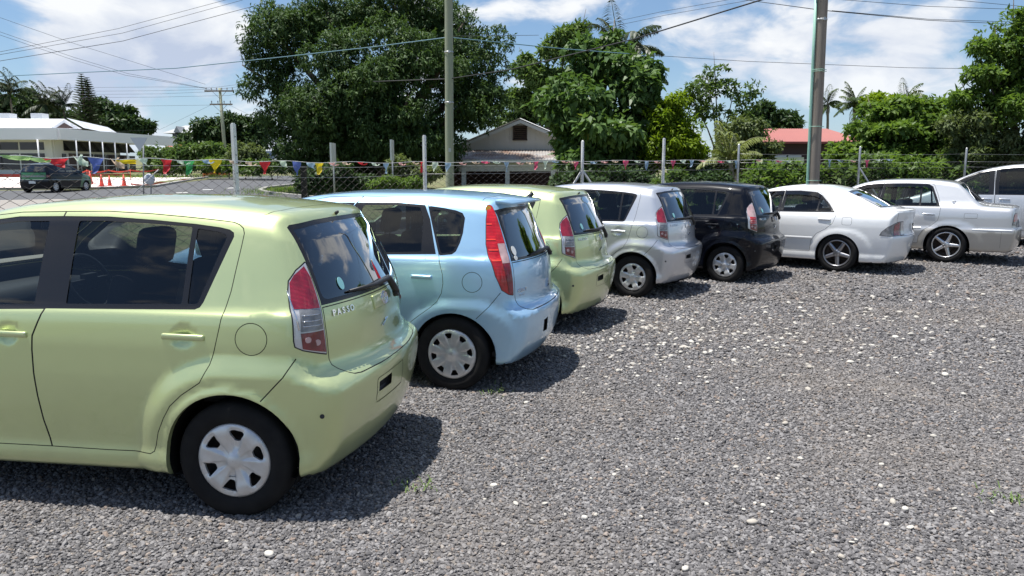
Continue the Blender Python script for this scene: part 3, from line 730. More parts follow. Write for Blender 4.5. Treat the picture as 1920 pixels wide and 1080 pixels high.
def ground_sheet():
    xs = [-900, -60, 60, 900]; ys = [-300, -20] + [float(v) for v in range(0, 40, 2)] + [60, 120, 300, 1500]; vs = []; fs = []
    for y in ys:
        for x in xs: vs.append((x, y, gz(x, y) if y < 300 else gz(x, 300)))
    for j in range(len(ys) - 1):
        for i in range(3): a = j * 4 + i; fs.append((a, a + 1, a + 5, a + 4))
    mb = MB(); mb.add(vs, fs); return tag(mb.build('ground', M['grassy']), kind='structure')
ground_sheet()
FENCE = [(-4.35, 4.6), (-3.9, 7.0), (-3.42, 9.35), (-1.5, 13.0), (1.45, 15.6), (3.4, 17.0), (5.35, 17.9), (8.9, 19.4), (12.4, 20.7), (16.5, 22.1), (21, 23.6)]
FENCE = [(-6.3, 3.2), (-5.0, 6.3)] + FENCE[2:]
yard = [(-14, -30), (40, -30), (40, 26), (21, 23.9)] + [(x, y + .25) for x, y in reversed(FENCE)] + [(-14, -12)]
sheet('gravel_yard', yard, M['gravel'], .004)

# loose stones: real chips, instanced on points (too many to count)
def scatter(name, pts, rot, scl, idx, m, shapes=4, seed=3, sub=1, rough=.25):
    me = bpy.data.meshes.new(name); me.from_pydata(pts.tolist(), [], [])
    for nm, ty, arr in (('rot', 'FLOAT_VECTOR', rot), ('scl', 'FLOAT_VECTOR', scl)):
        a = me.attributes.new(nm, ty, 'POINT'); a.data.foreach_set('vector', arr.astype(np.float32).ravel())
    a = me.attributes.new('idx', 'INT', 'POINT'); a.data.foreach_set('value', idx.astype(np.int32))
    o = bpy.data.objects.new(name, me); COL.objects.link(o)
    ng = bpy.data.node_groups.new(name, 'GeometryNodeTree'); ng.interface.new_socket('Geometry', in_out='INPUT', socket_type='NodeSocketGeometry'); ng.interface.new_socket('Geometry', in_out='OUTPUT', socket_type='NodeSocketGeometry')
    N, L = ng.nodes, ng.links; gi = N.new('NodeGroupInput'); go = N.new('NodeGroupOutput'); iop = N.new('GeometryNodeInstanceOnPoints'); gti = N.new('GeometryNodeGeometryToInstance')
    for k in range(shapes):
        ic = N.new('GeometryNodeMeshIcoSphere'); ic.inputs['Radius'].default_value = 1; ic.inputs['Subdivisions'].default_value = sub
        wn = N.new('ShaderNodeTexNoise'); wn.inputs['Scale'].default_value = .9; wn.noise_dimensions = '4D'; wn.inputs['W'].default_value = k * 7.3 + seed
        pos = N.new('GeometryNodeInputPosition'); L.new(pos.outputs[0], wn.inputs['Vector'])
        sb = N.new('ShaderNodeVectorMath'); sb.operation = 'SUBTRACT'; L.new(wn.outputs['Color'], sb.inputs[0]); sb.inputs[1].default_value = (.5, .5, .5)
        mu = N.new('ShaderNodeVectorMath'); mu.operation = 'SCALE'; L.new(sb.outputs[0], mu.inputs[0]); mu.inputs['Scale'].default_value = rough * 6
        sp = N.new('GeometryNodeSetPosition'); L.new(ic.outputs[0], sp.inputs[0]); L.new(mu.outputs[0], sp.inputs['Offset']); L.new(sp.outputs[0], gti.inputs[0])
    def na(nm, ty):
        x = N.new('GeometryNodeInputNamedAttribute'); x.data_type = ty; x.inputs['Name'].default_value = nm; return x.outputs[0]
    sm = N.new('GeometryNodeSetMaterial'); sm.inputs['Material'].default_value = m
    L.new(gti.outputs[0], iop.inputs['Instance']); L.new(gi.outputs[0], iop.inputs['Points']); iop.inputs['Pick Instance'].default_value = True; L.new(na('idx', 'INT'), iop.inputs['Instance Index'])
    L.new(na('rot', 'FLOAT_VECTOR'), iop.inputs['Rotation']); L.new(na('scl', 'FLOAT_VECTOR'), iop.inputs['Scale'])
    L.new(iop.outputs[0], sm.inputs[0]); L.new(sm.outputs[0], go.inputs[0])
    md = o.modifiers.new('scatter', 'NODES'); md.node_group = ng; me.materials.append(m); return o
def stone_mat(name, ramp, rough=.8):
    m = mat(name, (.2, .2, .2), rough); nt = m.node_tree; N, L = nt.nodes, nt.links; b = N['Principled BSDF']
    oi = N.new('ShaderNodeObjectInfo'); cr = N.new('ShaderNodeValToRGB'); cr.color_ramp.interpolation = 'LINEAR'; L.new(oi.outputs['Random'], cr.inputs[0])
    els = cr.color_ramp.elements
    els[0].position, els[0].color = ramp[0][0], (*ramp[0][1], 1); els[1].position, els[1].color = ramp[-1][0], (*ramp[-1][1], 1)
    for p, c in ramp[1:-1]: x = els.new(p); x.color = (*c, 1)
    no = N.new('ShaderNodeTexNoise'); no.inputs['Scale'].default_value = .55; no.inputs['Detail'].default_value = 4; L.new(oi.outputs['Location'], no.inputs[0])
    mr = N.new('ShaderNodeMapRange'); L.new(no.outputs['Fac'], mr.inputs[0]); mr.inputs[1].default_value = .48; mr.inputs[2].default_value = .72; mr.inputs[4].default_value = .45
    mx = N.new('ShaderNodeMixRGB'); L.new(mr.outputs[0], mx.inputs[0]); L.new(cr.outputs[0], mx.inputs[1]); mx.inputs[2].default_value = (.21, .182, .155, 1); L.new(mx.outputs[0], b.inputs['Base Color']); return m
M['chips'] = stone_mat('basalt_chips', [(0, (.066, .063, .065)), (.35, (.126, .120, .122)), (.7, (.190, .182, .183)), (.90, (.265, .255, .253)), (.93, (.19, .16, .135)), (.975, (.23, .18, .15)), (1, (.36, .33, .30))])
M['pale_stone'] = stone_mat('coral_stones', [(0, (.40, .375, .335)), (.5, (.54, .515, .465)), (1, (.36, .325, .28))])
rng = np.random.default_rng(11)
def inview(P, margin=1.6):
    return (np.abs(P[:, 0]) < P[:, 1] * .70 + margin) & (P[:, 1] > 2.3)
FX = np.array([p[0] for p in FENCE]); FY = np.array([p[1] for p in FENCE])
def in_yard(P): return P[:, 0] > np.interp(P[:, 1], FY, FX) + .1
def gravel():
    PP = []; SS = []
    for (y0, y1, dens, size) in ((2.3, 4.4, 7000, .0074), (4.4, 6.5, 4600, .0086), (6.5, 9.5, 2000, .0114), (9.5, 13.5, 620, .017), (13.5, 19, 220, .022)):
        x0, x1 = -y1 * .7 - 1.6, y1 * .7 + 1.6; n = int((y1 - y0) * (x1 - x0) * dens)
        P = np.stack([rng.uniform(x0, x1, n), rng.uniform(y0, y1, n), np.zeros(n)], 1); P = P[inview(P) & in_yard(P)]
        s = size * rng.lognormal(0, .32, len(P)); PP.append(P); SS.append(np.clip(s, size * .5, size * 2.2))
    P = np.concatenate(PP); s = np.concatenate(SS); n = len(P)
    P[:, 2] = np.array([gz(0, y) for y in P[:, 1]]) + s * .35 + .004
    scl = np.stack([s * rng.uniform(.8, 1.35, n), s * rng.uniform(.7, 1.1, n), s * rng.uniform(.45, .8, n)], 1)
    rot = np.stack([rng.normal(0, .35, n), rng.normal(0, .35, n), rng.uniform(0, 6.28, n)], 1)
    o = scatter('gravel_chips', P, rot, scl, rng.integers(0, 5, n), M['chips'], 5); tag(o, 'loose grey crushed stone covering the whole parking yard', 'gravel', kind='stuff')
    # pale coral stones: thick in the band that the wheels have not packed, thin elsewhere
    Q = []
    for _ in range(560): Q.append(gpt(rng.normal(1500, 290), 625 + rng.normal(0, 48) + (rng.random() < .25) * rng.normal(0, 60)))
    for _ in range(220): Q.append(gpt(rng.normal(1250, 150), 645 + rng.normal(0, 35)))
    for _ in range(90): Q.append(gpt(rng.uniform(850, 1920), rng.uniform(540, 1060)))
    P = np.array([tuple(q) for q in Q]); P = P[inview(P) & in_yard(P)]; n = len(P); s = np.clip(.0100 * rng.lognormal(0, .45, n), .004, .019) * np.clip(P[:, 1] / 6, .8, 1.5); P[:, 2] += s * .5 + .008
    scl = np.stack([s * rng.uniform(.9, 1.5, n), s * rng.uniform(.8, 1.1, n), s * rng.uniform(.5, .8, n)], 1); rot = np.stack([rng.normal(0, .2, n), rng.normal(0, .2, n), rng.uniform(0, 6.28, n)], 1)
    o = scatter('pale_pebbles', P, rot, scl, rng.integers(0, 3, n), M['pale_stone'], 3, 9, 2, .12); tag(o, 'small pale coral pebbles scattered over the grey gravel', 'pebbles', kind='stuff')
gravel()
STONE_LABELS = ['largest white stone on the open gravel at lower right', 'white stone just above and left of the largest one', 'round white stone midway between the nearest car and the right edge', 'white stone right of the round midway one', 'white stone above the midway pair on the open gravel', 'small white stone between the midway stones and the largest', 'white stone lower of two touching on the left of the open gravel', 'white stone upper of two touching on the left of the open gravel', 'pale stone near the lower right, far right of the largest', 'pale stone near the right edge at mid height of the gravel', 'bright pale stone below the white saloon towards the right', 'white stone at the lower rim of the pebble band', 'flat white stone left of the one at the rim of the pebble band', 'small white stone below the rim of the pebble band', 'small white stone behind the light blue car shadow', 'small white stone between the blue car shadow and the pebble band', 'tiny white stone alone left of centre of the gravel', 'tiny white stone alone right of centre of the gravel', 'white stone closest to the right edge', 'pale stone cut by the bottom edge right of centre', 'pale stone at the bottom left below the nearest wheel', 'white stone beside the nearest wheel shadow', 'pale stone left below the nearest rear wheel', 'small white stone straight behind the blue car bumper']
def big_stones():
    meshes = []
    for k in range(4):
        bm = bmesh.new(); bmesh.ops.create_icosphere(bm, subdivisions=2, radius=1); rr = random.Random(k)
        for v in bm.verts: v.co *= 1 + rr.uniform(-.12, .12)
        for f in bm.faces: f.smooth = True
        me = bpy.data.meshes.new('white_stone'); bm.to_mesh(me); bm.free(); me.materials.append(M['pale_stone']); meshes.append(me)
    spots = [(1410, 985, 22), (1325, 950, 12), (1380, 881, 13), (1500, 864, 12), (1472, 798, 14), (1457, 902, 10), (1152, 895, 12), (1158, 885, 9), (1697, 959, 16), (1750, 822, 13), (1772, 707, 16), (1594, 683, 14), (1518, 692, 13), (1480, 736, 8), (1128, 661, 9), (1235, 650, 8), (1394, 753, 7), (1660, 742, 8), (1890, 829, 9), (1285, 1072, 18), (505, 1045, 22), (560, 972, 14), (425, 1020, 10), (1220, 700, 8)]
    where = lambda px, py: ('bottom left corner under the nearest car' if px < 700 else 'yard')
    for i, (px, py, w) in enumerate(spots):
        p = gpt(px, py); r = w * p.y / FPX * .44; o = bpy.data.objects.new('white_stone', meshes[i % 4]); COL.objects.link(o); o.location = (p.x, p.y, p.z + r * .45 + .008); o.scale = (r * 1.15, r * .9, r * .6); o.rotation_euler = (0, 0, i * 1.7)
        tag(o, STONE_LABELS[i], 'stone', 'larger white stones on the gravel')
big_stones()
def weeds(name, px, py, n, h, label):
    p = gpt(px, py); mb = MB(); r = random.Random(px)
    for k in range(n):
        b = p + Vector((r.gauss(0, .06), r.gauss(0, .06), .005)); a = r.uniform(0, 6.28); l = r.uniform(.5, 1) * h; d = Vector((math.cos(a), math.sin(a), 0)); w = Vector((-d.y, d.x, 0)) * .004
        mb.add([b - w, b + w, b + d * l * .5 + Vector((0, 0, l * .7)) + w * .6, b + d * l * .5 + Vector((0, 0, l * .7)) - w * .6, b + d * l + Vector((0, 0, l * .6))], [(0, 1, 2, 3), (3, 2, 4)])
    return tag(mb.build(name, M['weed']), label, 'weed', kind='stuff')
M['weed'] = mat('weed_green', (.13, .20, .05), .7)
weeds('weed_tuft', 925, 738, 26, .07, 'tiny green weed in the gravel by the light blue car')
weeds('weed_tuft', 785, 915, 30, .05, 'dry weed tuft in the gravel behind the nearest green car')
weeds('weed_tuft', 1895, 940, 40, .05, 'flat green weed patch near the right edge')
# ================================================================ chain link fence, bunting, poles, wires
M['galv'] = mat('galvanised_steel', (.50, .51, .52), .45, .6, var=(6, .6, (.33, .33, .33)))
M['whitepost'] = mat('white_painted_post', (.66, .67, .68), .5, .0, var=(5, .6, (.45, .44, .42)))
M['wire'] = mat('rusty_fence_wire', (.030, .025, .024), .8, .1)
M['cable_black'] = mat('black_cable', (.02, .02, .022), .6)
M['cable_blue'] = mat('blue_cable', (.10, .20, .26), .6)
M['timber'] = mat('treated_pole_timber', (.25, .29, .21), .85, var=(3.5, .8, (.36, .35, .26)), bump=(30, .5, .01))
M['timber_grey'] = mat('weathered_pole_timber', (.21, .175, .145), .9, var=(3, .8, (.30, .255, .21)), bump=(30, .5, .01))
M['conduit'] = mat('pale_green_conduit', (.30, .52, .42), .5)
M['steel_grey'] = mat('grey_sign_back', (.36, .37, .38), .5, .4)
def fence():
    root = empty('chain_link_fence', (FENCE[3][0], FENCE[3][1], gz(0, FENCE[3][1])), 0, 'rusty chain link fence on white posts running behind the parked cars', 'fence')
    off = root.location.copy()
    def P(x, y, z): return Vector((x, y, gz(x, y) + z)) - off
    heights = {2: 2.24, 3: 2.24, 4: 2.22, 5: 2.28, 6: 2.18, 7: 2.14, 8: 2.12}
    for i, (x, y) in enumerate(FENCE):
        h = heights.get(i, 2.15); mb = MB(); w = .047 if i not in (4,) else .052
        d = Vector((FENCE[min(i + 1, len(FENCE) - 1)][0] - FENCE[max(i - 1, 0)][0], FENCE[min(i + 1, len(FENCE) - 1)][1] - FENCE[max(i - 1, 0)][1], 0)); rz = Matrix.Rotation(math.atan2(d.y, d.x), 3, 'Z')
        c = P(x, y, h / 2)
        if i in (4, 6, 7, 8, 9, 10): mb.tube([P(x, y, -.1), P(x, y, h - .03), P(x, y, h)], [w * .58, w * .58, w * .3], 12)
        else: mb.box(c, (w, w, h), rz); mb.box(P(x, y, h + .008), (w * .7, w * .7, .016), rz)
        mb.build('post', M['galv'] if i >= 6 else M['whitepost'], root)
        for k in range(4 if i < 6 else 0):
            hb = MB(); hb.box(P(x, y, h - .15 - k * .22) + rz @ Vector((0, -w / 2 - .002, 0)), (.012, .004, .012), rz); hb.build('bolt', M['hubdark'], root)
    for (a, b) in ((4, 3), (4, 5), (7, 8)):      # raking stays at the corner and end posts
        pa, pb = Vector(FENCE[a]), Vector(FENCE[b]); d = (pb - pa).normalized(); q = pa + d * 1.35; mb = MB(); mb.tube([P(pa.x, pa.y, 1.62), P(q.x, q.y, .1)], .024, 8); mb.build('stay', M['galv'], root)
    mb = MB(); pa = Vector(FENCE[4]); d = (Vector(FENCE[5]) - pa).normalized(); q = pa + d * .7; mb.tube([P(pa.x, pa.y, .9), P(q.x, q.y, 1.0)], .012, 6); mb.build('stay', M['galv'], root)
    W, H, Z0 = .092, .105, .03
    for i in range(len(FENCE) - 1):
        a, b = Vector(FENCE[i]), Vector(FENCE[i + 1]); L = (b - a).length; n = max(2, round(L / W)); d = (b - a) / n; ht = 1.74; rows = int((ht - Z0) / (H / 2)); vs = []; fs = []; r = .0044
        if i >= 5: r = .0040
        nrm = Vector((-(b - a).normalized().y, (b - a).normalized().x, 0))
        mb = MB(); rr = random.Random(i)
        for k in range(n):
            for _ in (0,):               # each strand is a zig-zag that meets its neighbours at every bend
                pts = []
                for s_ in range(rows + 1):
                    t = k + ((s_ + k) % 2); u = a + d * t; sag = .012 * math.sin(s_ * .35 + k * .2)
                    pts.append(P(u.x, u.y, Z0 + s_ * H / 2 + sag * .3) + nrm * (.004 * (1 if s_ % 2 else -1) + sag))
                base = len(vs)
                for p in pts: vs += [p + Vector((0, 0, r)), p + nrm * r * 1.2 + (d.normalized().to_3d()) * r, p - nrm * r * 1.2 - (d.normalized().to_3d()) * r]
                for s_ in range(rows):
                    for m_ in range(3): fs.append((base + s_ * 3 + m_, base + s_ * 3 + (m_ + 1) % 3, base + s_ * 3 + 3 + (m_ + 1) % 3, base + s_ * 3 + 3 + m_))
        mb.add(vs, fs); mb.build('wire_netting', M['wire'], root)
        for z, rad in ((1.745, .003), (1.60, .0025), (.95, .0025)) + (((1.95, .0022),) if i >= 6 else ()):
            t = MB(); t.tube([P(*(a.lerp(b, k / 4)), z - (.02 * math.sin(math.pi * k / 4))) for k in range(5)], rad, 5); t.build('line_wire', M['galv'] if z > 1 else M['wire'], root)
    return root
fence()
# ---- bunting
FLAGC = {'r': (.62, .03, .04), 'w': (.62, .72, .60), 'b': (.10, .14, .42), 'y': (.80, .60, .02), 'g': (.06, .38, .12), 'l': (.36, .55, .22), 'o': (.75, .30, .04), 'p': (.70, .10, .20), 's': (.32, .45, .60), 'c': (.66, .50, .38), 'k': (.72, .40, .38)}
for k, c in FLAGC.items():
    m = mat('flag_' + k, c, .6); nt = m.node_tree; b = nt.nodes['Principled BSDF']; tr = nt.nodes.new('ShaderNodeBsdfTranslucent'); tr.inputs[0].default_value = (*c, 1); mx = nt.nodes.new('ShaderNodeMixShader'); mx.inputs[0].default_value = .45
    nt.links.new(b.outputs[0], mx.inputs[1]); nt.links.new(tr.outputs[0], mx.inputs[2]); nt.links.new(mx.outputs[0], nt.nodes['Material Output'].inputs[0]); M['flag_' + k] = m
def path_at(px, z):                       # where the sight line through column px crosses the fence line
    best = None
    for i in range(len(FENCE) - 1):
        a, b = Vector(FENCE[i]), Vector(FENCE[i + 1]); k = (px - 960) / FPX
        den = (b.x - a.x) - k * (b.y - a.y) * math.cos(_p)
        # solve x = k * depth with depth ~ y cos(p) + (EYE - z) sin(p)
        dep = lambda q: q.y * math.cos(_p) + (EYE - z) * math.sin(_p)
        fa, fb = a.x - k * dep(a), b.x - k * dep(b)
        if fa * fb <= 0 and fa != fb: t = fa / (fa - fb); best = a.lerp(b, t)
    return best
def bunting():
    root = empty('bunting', (FENCE[3][0], FENCE[3][1], 1.8), 0, 'string of small coloured pennants tied along the top of the fence', 'bunting'); off = root.location.copy()
    flags = [(30, 'l', 60, 1), (70, 'l', 42, 1), (104, 'r', 50, 2), (146, 'w', 20, 3), (180, 'b', 34, 4), (215, 'c', 16, 3), (235, 'y', 46, 1), (268, 'w', 12, 2), (312, 'r', 26, 4), (338, 'w', 12, 1), (354, 'g', 26, 4), (384, 's', 12, 1), (404, 'y', 30, 4), (436, 'c', 10, 1), (466, 'c', 10, 1),
             (497, 'r', 28, 4), (529, 'w', 22, 2), (556, 'b', 22, 0), (582, 's', 22, 2), (598, 'y', 26, 4), (622, 'k', 20, 1), (645, 'c', 14, 1), (676, 'r', 20, 1), (700, 'w', 12, 1), (724, 's', 18, 4), (750, 'k', 12, 1), (775, 'c', 12, 1), (790, 'r', 12, 0), (816, 'w', 14, 4), (840, 's', 14, 4), (864, 'k', 10, 1), (889, 'c', 14, 1), (908, 'p', 16, 1), (928, 'w', 16, 1), (950, 's', 12, 0), (972, 'k', 12, 1), (990, 'c', 12, 1), (1005, 'p', 14, 4), (1023, 'w', 14, 4), (1038, 's', 12, 1), (1056, 'k', 12, 1), (1070, 'c', 10, 1), (1080, 'p', 12, 4),
             (1110, 's', 12, 1), (1130, 'k', 12, 1), (1150, 'c', 12, 1), (1173, 'p', 14, 0), (1193, 'w', 12, 1), (1212, 's', 12, 0), (1230, 'k', 12, 1), (1262, 'p', 10, 0), (1280, 'w', 14, 2), (1297, 's', 12, 4), (1316, 'k', 12, 1), (1349, 'p', 10, 1), (1366, 'w', 10, 1), (1380, 's', 9, 0), (1420, 'k', 10, 1), (1457, 'p', 10, 1), (1475, 'w', 10, 1), (1555, 's', 9, 0), (1572, 's', 10, 1), (1596, 'k', 10, 1), (1625, 'p', 12, 0), (1645, 'w', 10, 1), (1665, 's', 10, 1)]
    rr = random.Random(5); sp = []
    # the cord, nearly level, dipping a little between ties
    for px in list(range(-60, 1700, 22)):
        q = path_at(px, 1.82)
        if q is None: continue
        sp.append(Vector((q.x, q.y, gz(q.x, q.y) + 1.80 + .012 * math.sin(px * .05))) - off)
    mb = MB(); mb.tube(sp, .0035, 5); mb.build('cord', M['whitepost'], root)
    for (px, c, w, style) in flags:
        q = path_at(px, 1.82)
        if q is None: continue
        a = path_at(px - 4, 1.82) or q; b = path_at(px + 4, 1.82) or q; d = Vector((b.x - a.x, b.y - a.y, 0)).normalized(); n = Vector((-d.y, d.x, 0))
        dep = q.y; ws = max(.11, min(.24 if px > 300 else .40, w * 1.0 * dep / FPX)) ; hs = .19 if style in (0, 4) else .11
        top = Vector((q.x, q.y, gz(q.x, q.y) + 1.80 + .012 * math.sin(px * .05))) - off
        m = MB(); vs = []; fs = []; R_, C_ = 5, 4; blow = {0: 0, 1: 1.25, 2: .55, 3: .8, 4: .5}[style]; dirn = -1 if style == 4 else 1
        ph = rr.uniform(0, 6)
        for i in range(R_ + 1):
            t = i / R_; half = ws / 2 * (1 - t * .96)
            for j in range(C_ + 1):
                s_ = -1 + 2 * j / C_
                drop = -hs * t * math.cos(blow * t * 1.1); outw = hs * t * math.sin(blow * t * 1.1)
                p = top + d * (s_ * half + dirn * outw * .75) + Vector((0, 0, drop)) + n * (-outw * .5 + .02 * math.sin(t * 5 + s_ * 2 + ph) * (t > 0))
                if style == 3: p += Vector((0, 0, .03 * math.sin(s_ * 3 + ph)))
                vs.append(p)
        for i in range(R_):
            for j in range(C_): a_ = i * (C_ + 1) + j; fs.append((a_, a_ + 1, a_ + C_ + 2, a_ + C_ + 1))
        m.add(vs, fs, 0, True); m.build('pennant', M['flag_' + c], root)
bunting()
# ---- timber poles
def pole(name, px0, py0, px1, py1, Y, r0, r1, m, label):
    """pole through two sight lines at depth Y, standing on the ground"""
    a, b = at(px0, py0, Y), at(px1, py1, Y); d = (a - b).normalized(); t = (b.z - gz(0, Y) + .3) / d.z; base = b - d * t
    rr = random.Random(px0); n = 14; pts = []; rad = []
    top = a + d * 2.2
    for i in range(n + 1):
        k = i / n; pts.append(base.lerp(top, k) - base + Vector((rr.uniform(-.006, .006), rr.uniform(-.006, .006), 0))); rad.append(r0 + (r1 - r0) * k)
    root = empty(name, base, 0, label, 'pole'); mb = MB(); mb.tube(pts, rad, 18); mb.build('shaft', m, root); return root, base, d
p1, b1, d1 = pole('utility_pole', 841, 0, 843, 340, 20.5, .118, .104, M['timber'], 'greenish treated timber pole rising in front of the big dark tree')
p2, b2, d2 = pole('utility_pole', 1541, 0, 1525, 340, 18.6, .148, .130, M['timber_grey'], 'weathered grey timber pole with a pale green pipe up its left side')
mb = MB(); u = Vector((-.165, -.05, 0)); hts = [0, 2.0, 4.05, 4.1, 4.15, 5.6, 5.75]
mb.tube([u + d2 * t + Vector((.0, 0, 0)) for t in (0, 1.5, 3, 4.5, 5.95)], .034, 10); mb.build('conduit', M['conduit'], p2)
for t in (1.6, 2.9, 4.2, 4.24): 
    s = MB(); s.tube([d2 * t + Vector((-.21, -.08, 0)), d2 * t + Vector((0, -.19, 0)), d2 * t + Vector((.17, -.05, .0))], .008, 6); s.build('strap', M['conduit'], p2)
for k in range(5):
    s = MB(); r = random.Random(k); s.tube([u + d2 * 5.9 + Vector((r.uniform(-.02, .03), -.02, 0)), u + d2 * 6.2 + Vector((-.06 + r.uniform(-.05, .06), -.05, 0)), u + d2 * 6.5 + Vector((.03 + r.uniform(-.06, .05), -.06, 0)), u + d2 * 6.8 + Vector((-.03 + r.uniform(-.04, .06), -.03, 0)), d2 * 7.4 + Vector((-.10, -.1, 0))], .016, 6); s.build('cable_loop', M['cable_black'], p2)
def grain(m):                             # long vertical grain and cracks
    nt = m.node_tree
    for l in list(nt.links):
        if l.to_node.type == 'TEX_NOISE' and l.from_node.type == 'TEX_COORD':
            mp = nt.nodes.new('ShaderNodeMapping'); mp.inputs['Scale'].default_value = (5, 5, .22); src, dst = l.from_socket, l.to_socket; nt.links.remove(l); nt.links.new(src, mp.inputs[0]); nt.links.new(mp.outputs[0], dst)
for k_ in ('timber', 'timber_grey'): grain(M[k_])
for z_, (p_, d_, r_) in ((4.9, (p1, d1, .116)), (3.6, (p1, d1, .118)), (5.4, (p2, d2, .140))):
    s = MB(); s.lathe([(r_ + .002, -.02), (r_ + .006, -.02), (r_ + .006, .02), (r_ + .002, .02)], 18, axis='z', centre=tuple(d_ * z_)); s.build('steel_band', M['galv'], p_)
    s = MB(); s.box(d_ * z_ + Vector((.02, -r_ - .02, 0)), (.05, .04, .07)); s.build('clamp', M['galv'], p_)
s = MB(); s.box(d1 * 2.35 + Vector((.02, -.121, 0)), (.07, .008, .10)); s.build('number_tag', M['galv'], p1)
# ---- far pole with cross arms
def crossarm_pole():
    Y = 78; a, b = at(412, 165, Y), at(424, 305, Y); base = Vector((b.x, Y, gz(0, Y))); root = empty('power_pole', base, 0, 'far power pole with two cross arms left of the big dark tree', 'pole')
    top = Vector((a.x, Y, a.z)) - base; mb = MB(); mb.tube([Vector((0, 0, -.2)), top * .5, top], [.19, .17, .14], 12); mb.build('shaft', M['timber'], root)
    k = Y / FPX
    for (py, xa, xb, n) in ((171, 385, 440, 6), (196, 395, 437, 4)):
        z = at(412, py, Y).z - base.z; xa_, xb_ = at(xa, py, Y).x - base.x, at(xb, py, Y).x - base.x
        arm = MB(); arm.box(((xa_ + xb_) / 2, -.2, z), (xb_ - xa_, .12, .14)); arm.build('cross_arm', M['timber_grey'], root)
        for i in range(n):
            x = xa_ + (xb_ - xa_) * (i + .3) / (n - .4); s = MB(); s.lathe([(.02, 0), (.05, .08), (.03, .12), (.065, .16), (.05, .26), (.001, .30)], 8, axis='z', centre=(x, -.2, z + .07)); s.build('insulator', M['steel_grey'], root)
        for sg in (-1, 1):
            br = MB(); br.tube([(sg * .7 + top.x, -.2, z - .05), (top.x * .95, -.14, z - .75)], .02, 6); br.build('brace', M['steel_grey'], root)
crossarm_pole()
def wire(pts, rad, m, label, sag=0.0):
    """overhead wire through (px, py, depth) points"""
    P = [at(*p) for p in pts]; Q = []
    for i in range(len(P) - 1):
        for k in range(8):
            t = k / 8; q = P[i].lerp(P[i + 1], t); Q.append(q)
    Q.append(P[-1]); n = len(Q) - 1
    for i, q in enumerate(Q): q.z -= sag * 4 * (i / n) * (1 - i / n)
    mb = MB(); mb.tube(Q, rad, 5); tag(mb.build('overhead_wire', m), label, 'wire', 'overhead wires')
B_ = M['cable_black']
wire([(-60, 109, 40), (220, 54, 42), (430, -2, 44)], .011, B_, 'topmost of three near parallel wires climbing across the upper left sky')
wire([(-60, 113, 40), (230, 62, 42), (455, 0, 44)], .011, B_, 'middle one of three near parallel wires climbing across the upper left sky')
wire([(-60, 124, 40), (230, 77, 42), (500, 5, 44)], .014, B_, 'lowest and thickest of three wires climbing across the upper left sky')
wire([(-60, 146, 30), (150, 136, 28), (330, 128, 26), (520, 108, 24), (700, 88, 22), (841, 70, 20.5)], .014, M['cable_blue'], 'bluish cable running from the left edge to the greenish timber pole')
wire([(841, 70, 20.5), (960, 82, 22), (1060, 92, 23), (1180, 101, 24)], .014, M['cable_blue'], 'bluish cable going right from the greenish pole across the leafy tree')
wire([(1180, 101, 24), (1400, 115, 24), (1700, 127, 24), (1980, 131, 24)], .007, B_, 'thin faint wire crossing the right sky behind the grey pole')
wire([(700, 153, 22), (841, 148, 20.6), (960, 130, 18), (1190, 73, 15), (1320, 33, 13), (1440, -4, 12)], .013, B_, 'thick black cable from the greenish pole up to the top edge')
wire([(841, 68, 20.5), (1010, 66, 40)], .010, B_, 'short thin wire leaving the greenish pole to the right')
wire([(1090, 62, 40), (1250, 28, 36), (1425, -3, 32)], .009, B_, 'thin wire rising from the palm top to the top edge')
wire([(1100, 52, 40), (1240, 22, 36), (1380, -3, 32)], .009, B_, 'thinner upper wire rising from the palm top to the top edge')
wire([(1370, -4, 30), (1540, 19, 18.6), (1740, 38, 26), (1980, 49, 30)], .010, B_, 'wire passing the grey pole and dipping to the right edge')
wire([(1560, 20, 18.7), (1740, 36, 24), (1980, 44, 26)], .008, B_, 'wire from the grey pole just above the dipping one')
wire([(1560, -2, 24), (1740, 12, 26), (1980, 20, 28)], .008, B_, 'highest wire in the right corner of the sky')
wire([(1760, -3, 26), (1980, 18, 28)], .008, B_, 'short wire cutting the top right corner')
wire([(-40, 19, 60), (140, 82, 68), (385, 158, 78)], .014, B_, 'upper wire slanting down from the left edge to the far pole')
wire([(-40, 46, 60), (140, 108, 68), (240, 138, 72), (388, 166, 78)], .014, B_, 'middle wire slanting down from the left edge to the far pole')
wire([(-40, 52, 60), (130, 110, 68), (235, 141, 72), (398, 168, 78)], .014, B_, 'lower wire slanting down from the left edge to the far pole')
wire([(25, 152, 90), (110, 178, 84), (250, 199, 80), (395, 197, 78)], .012, B_, 'low wire sagging from the left palms to the lower cross arm')
for i, (y0, y1, y2) in enumerate(((165, 160, 149), (172, 163, 154), (178, 167, 159), (184, 175, 163))):
    wire([(60, y0, 84), (300, y0 - 2, 80), (402 + i * 9, y1 + 4, 78), (520, y2, 74)], .012, B_, ['highest', 'second', 'third', 'lowest'][i] + ' of four level wires on the upper cross arm of the far pole')
wire([(430, 197, 78), (560, 260, 60)], .010, B_, 'wire dropping right from the lower cross arm of the far pole')
wire([(395, 197, 78), (300, 243, 80), (190, 248, 84)], .010, B_, 'wire dropping left from the lower cross arm towards the shop')
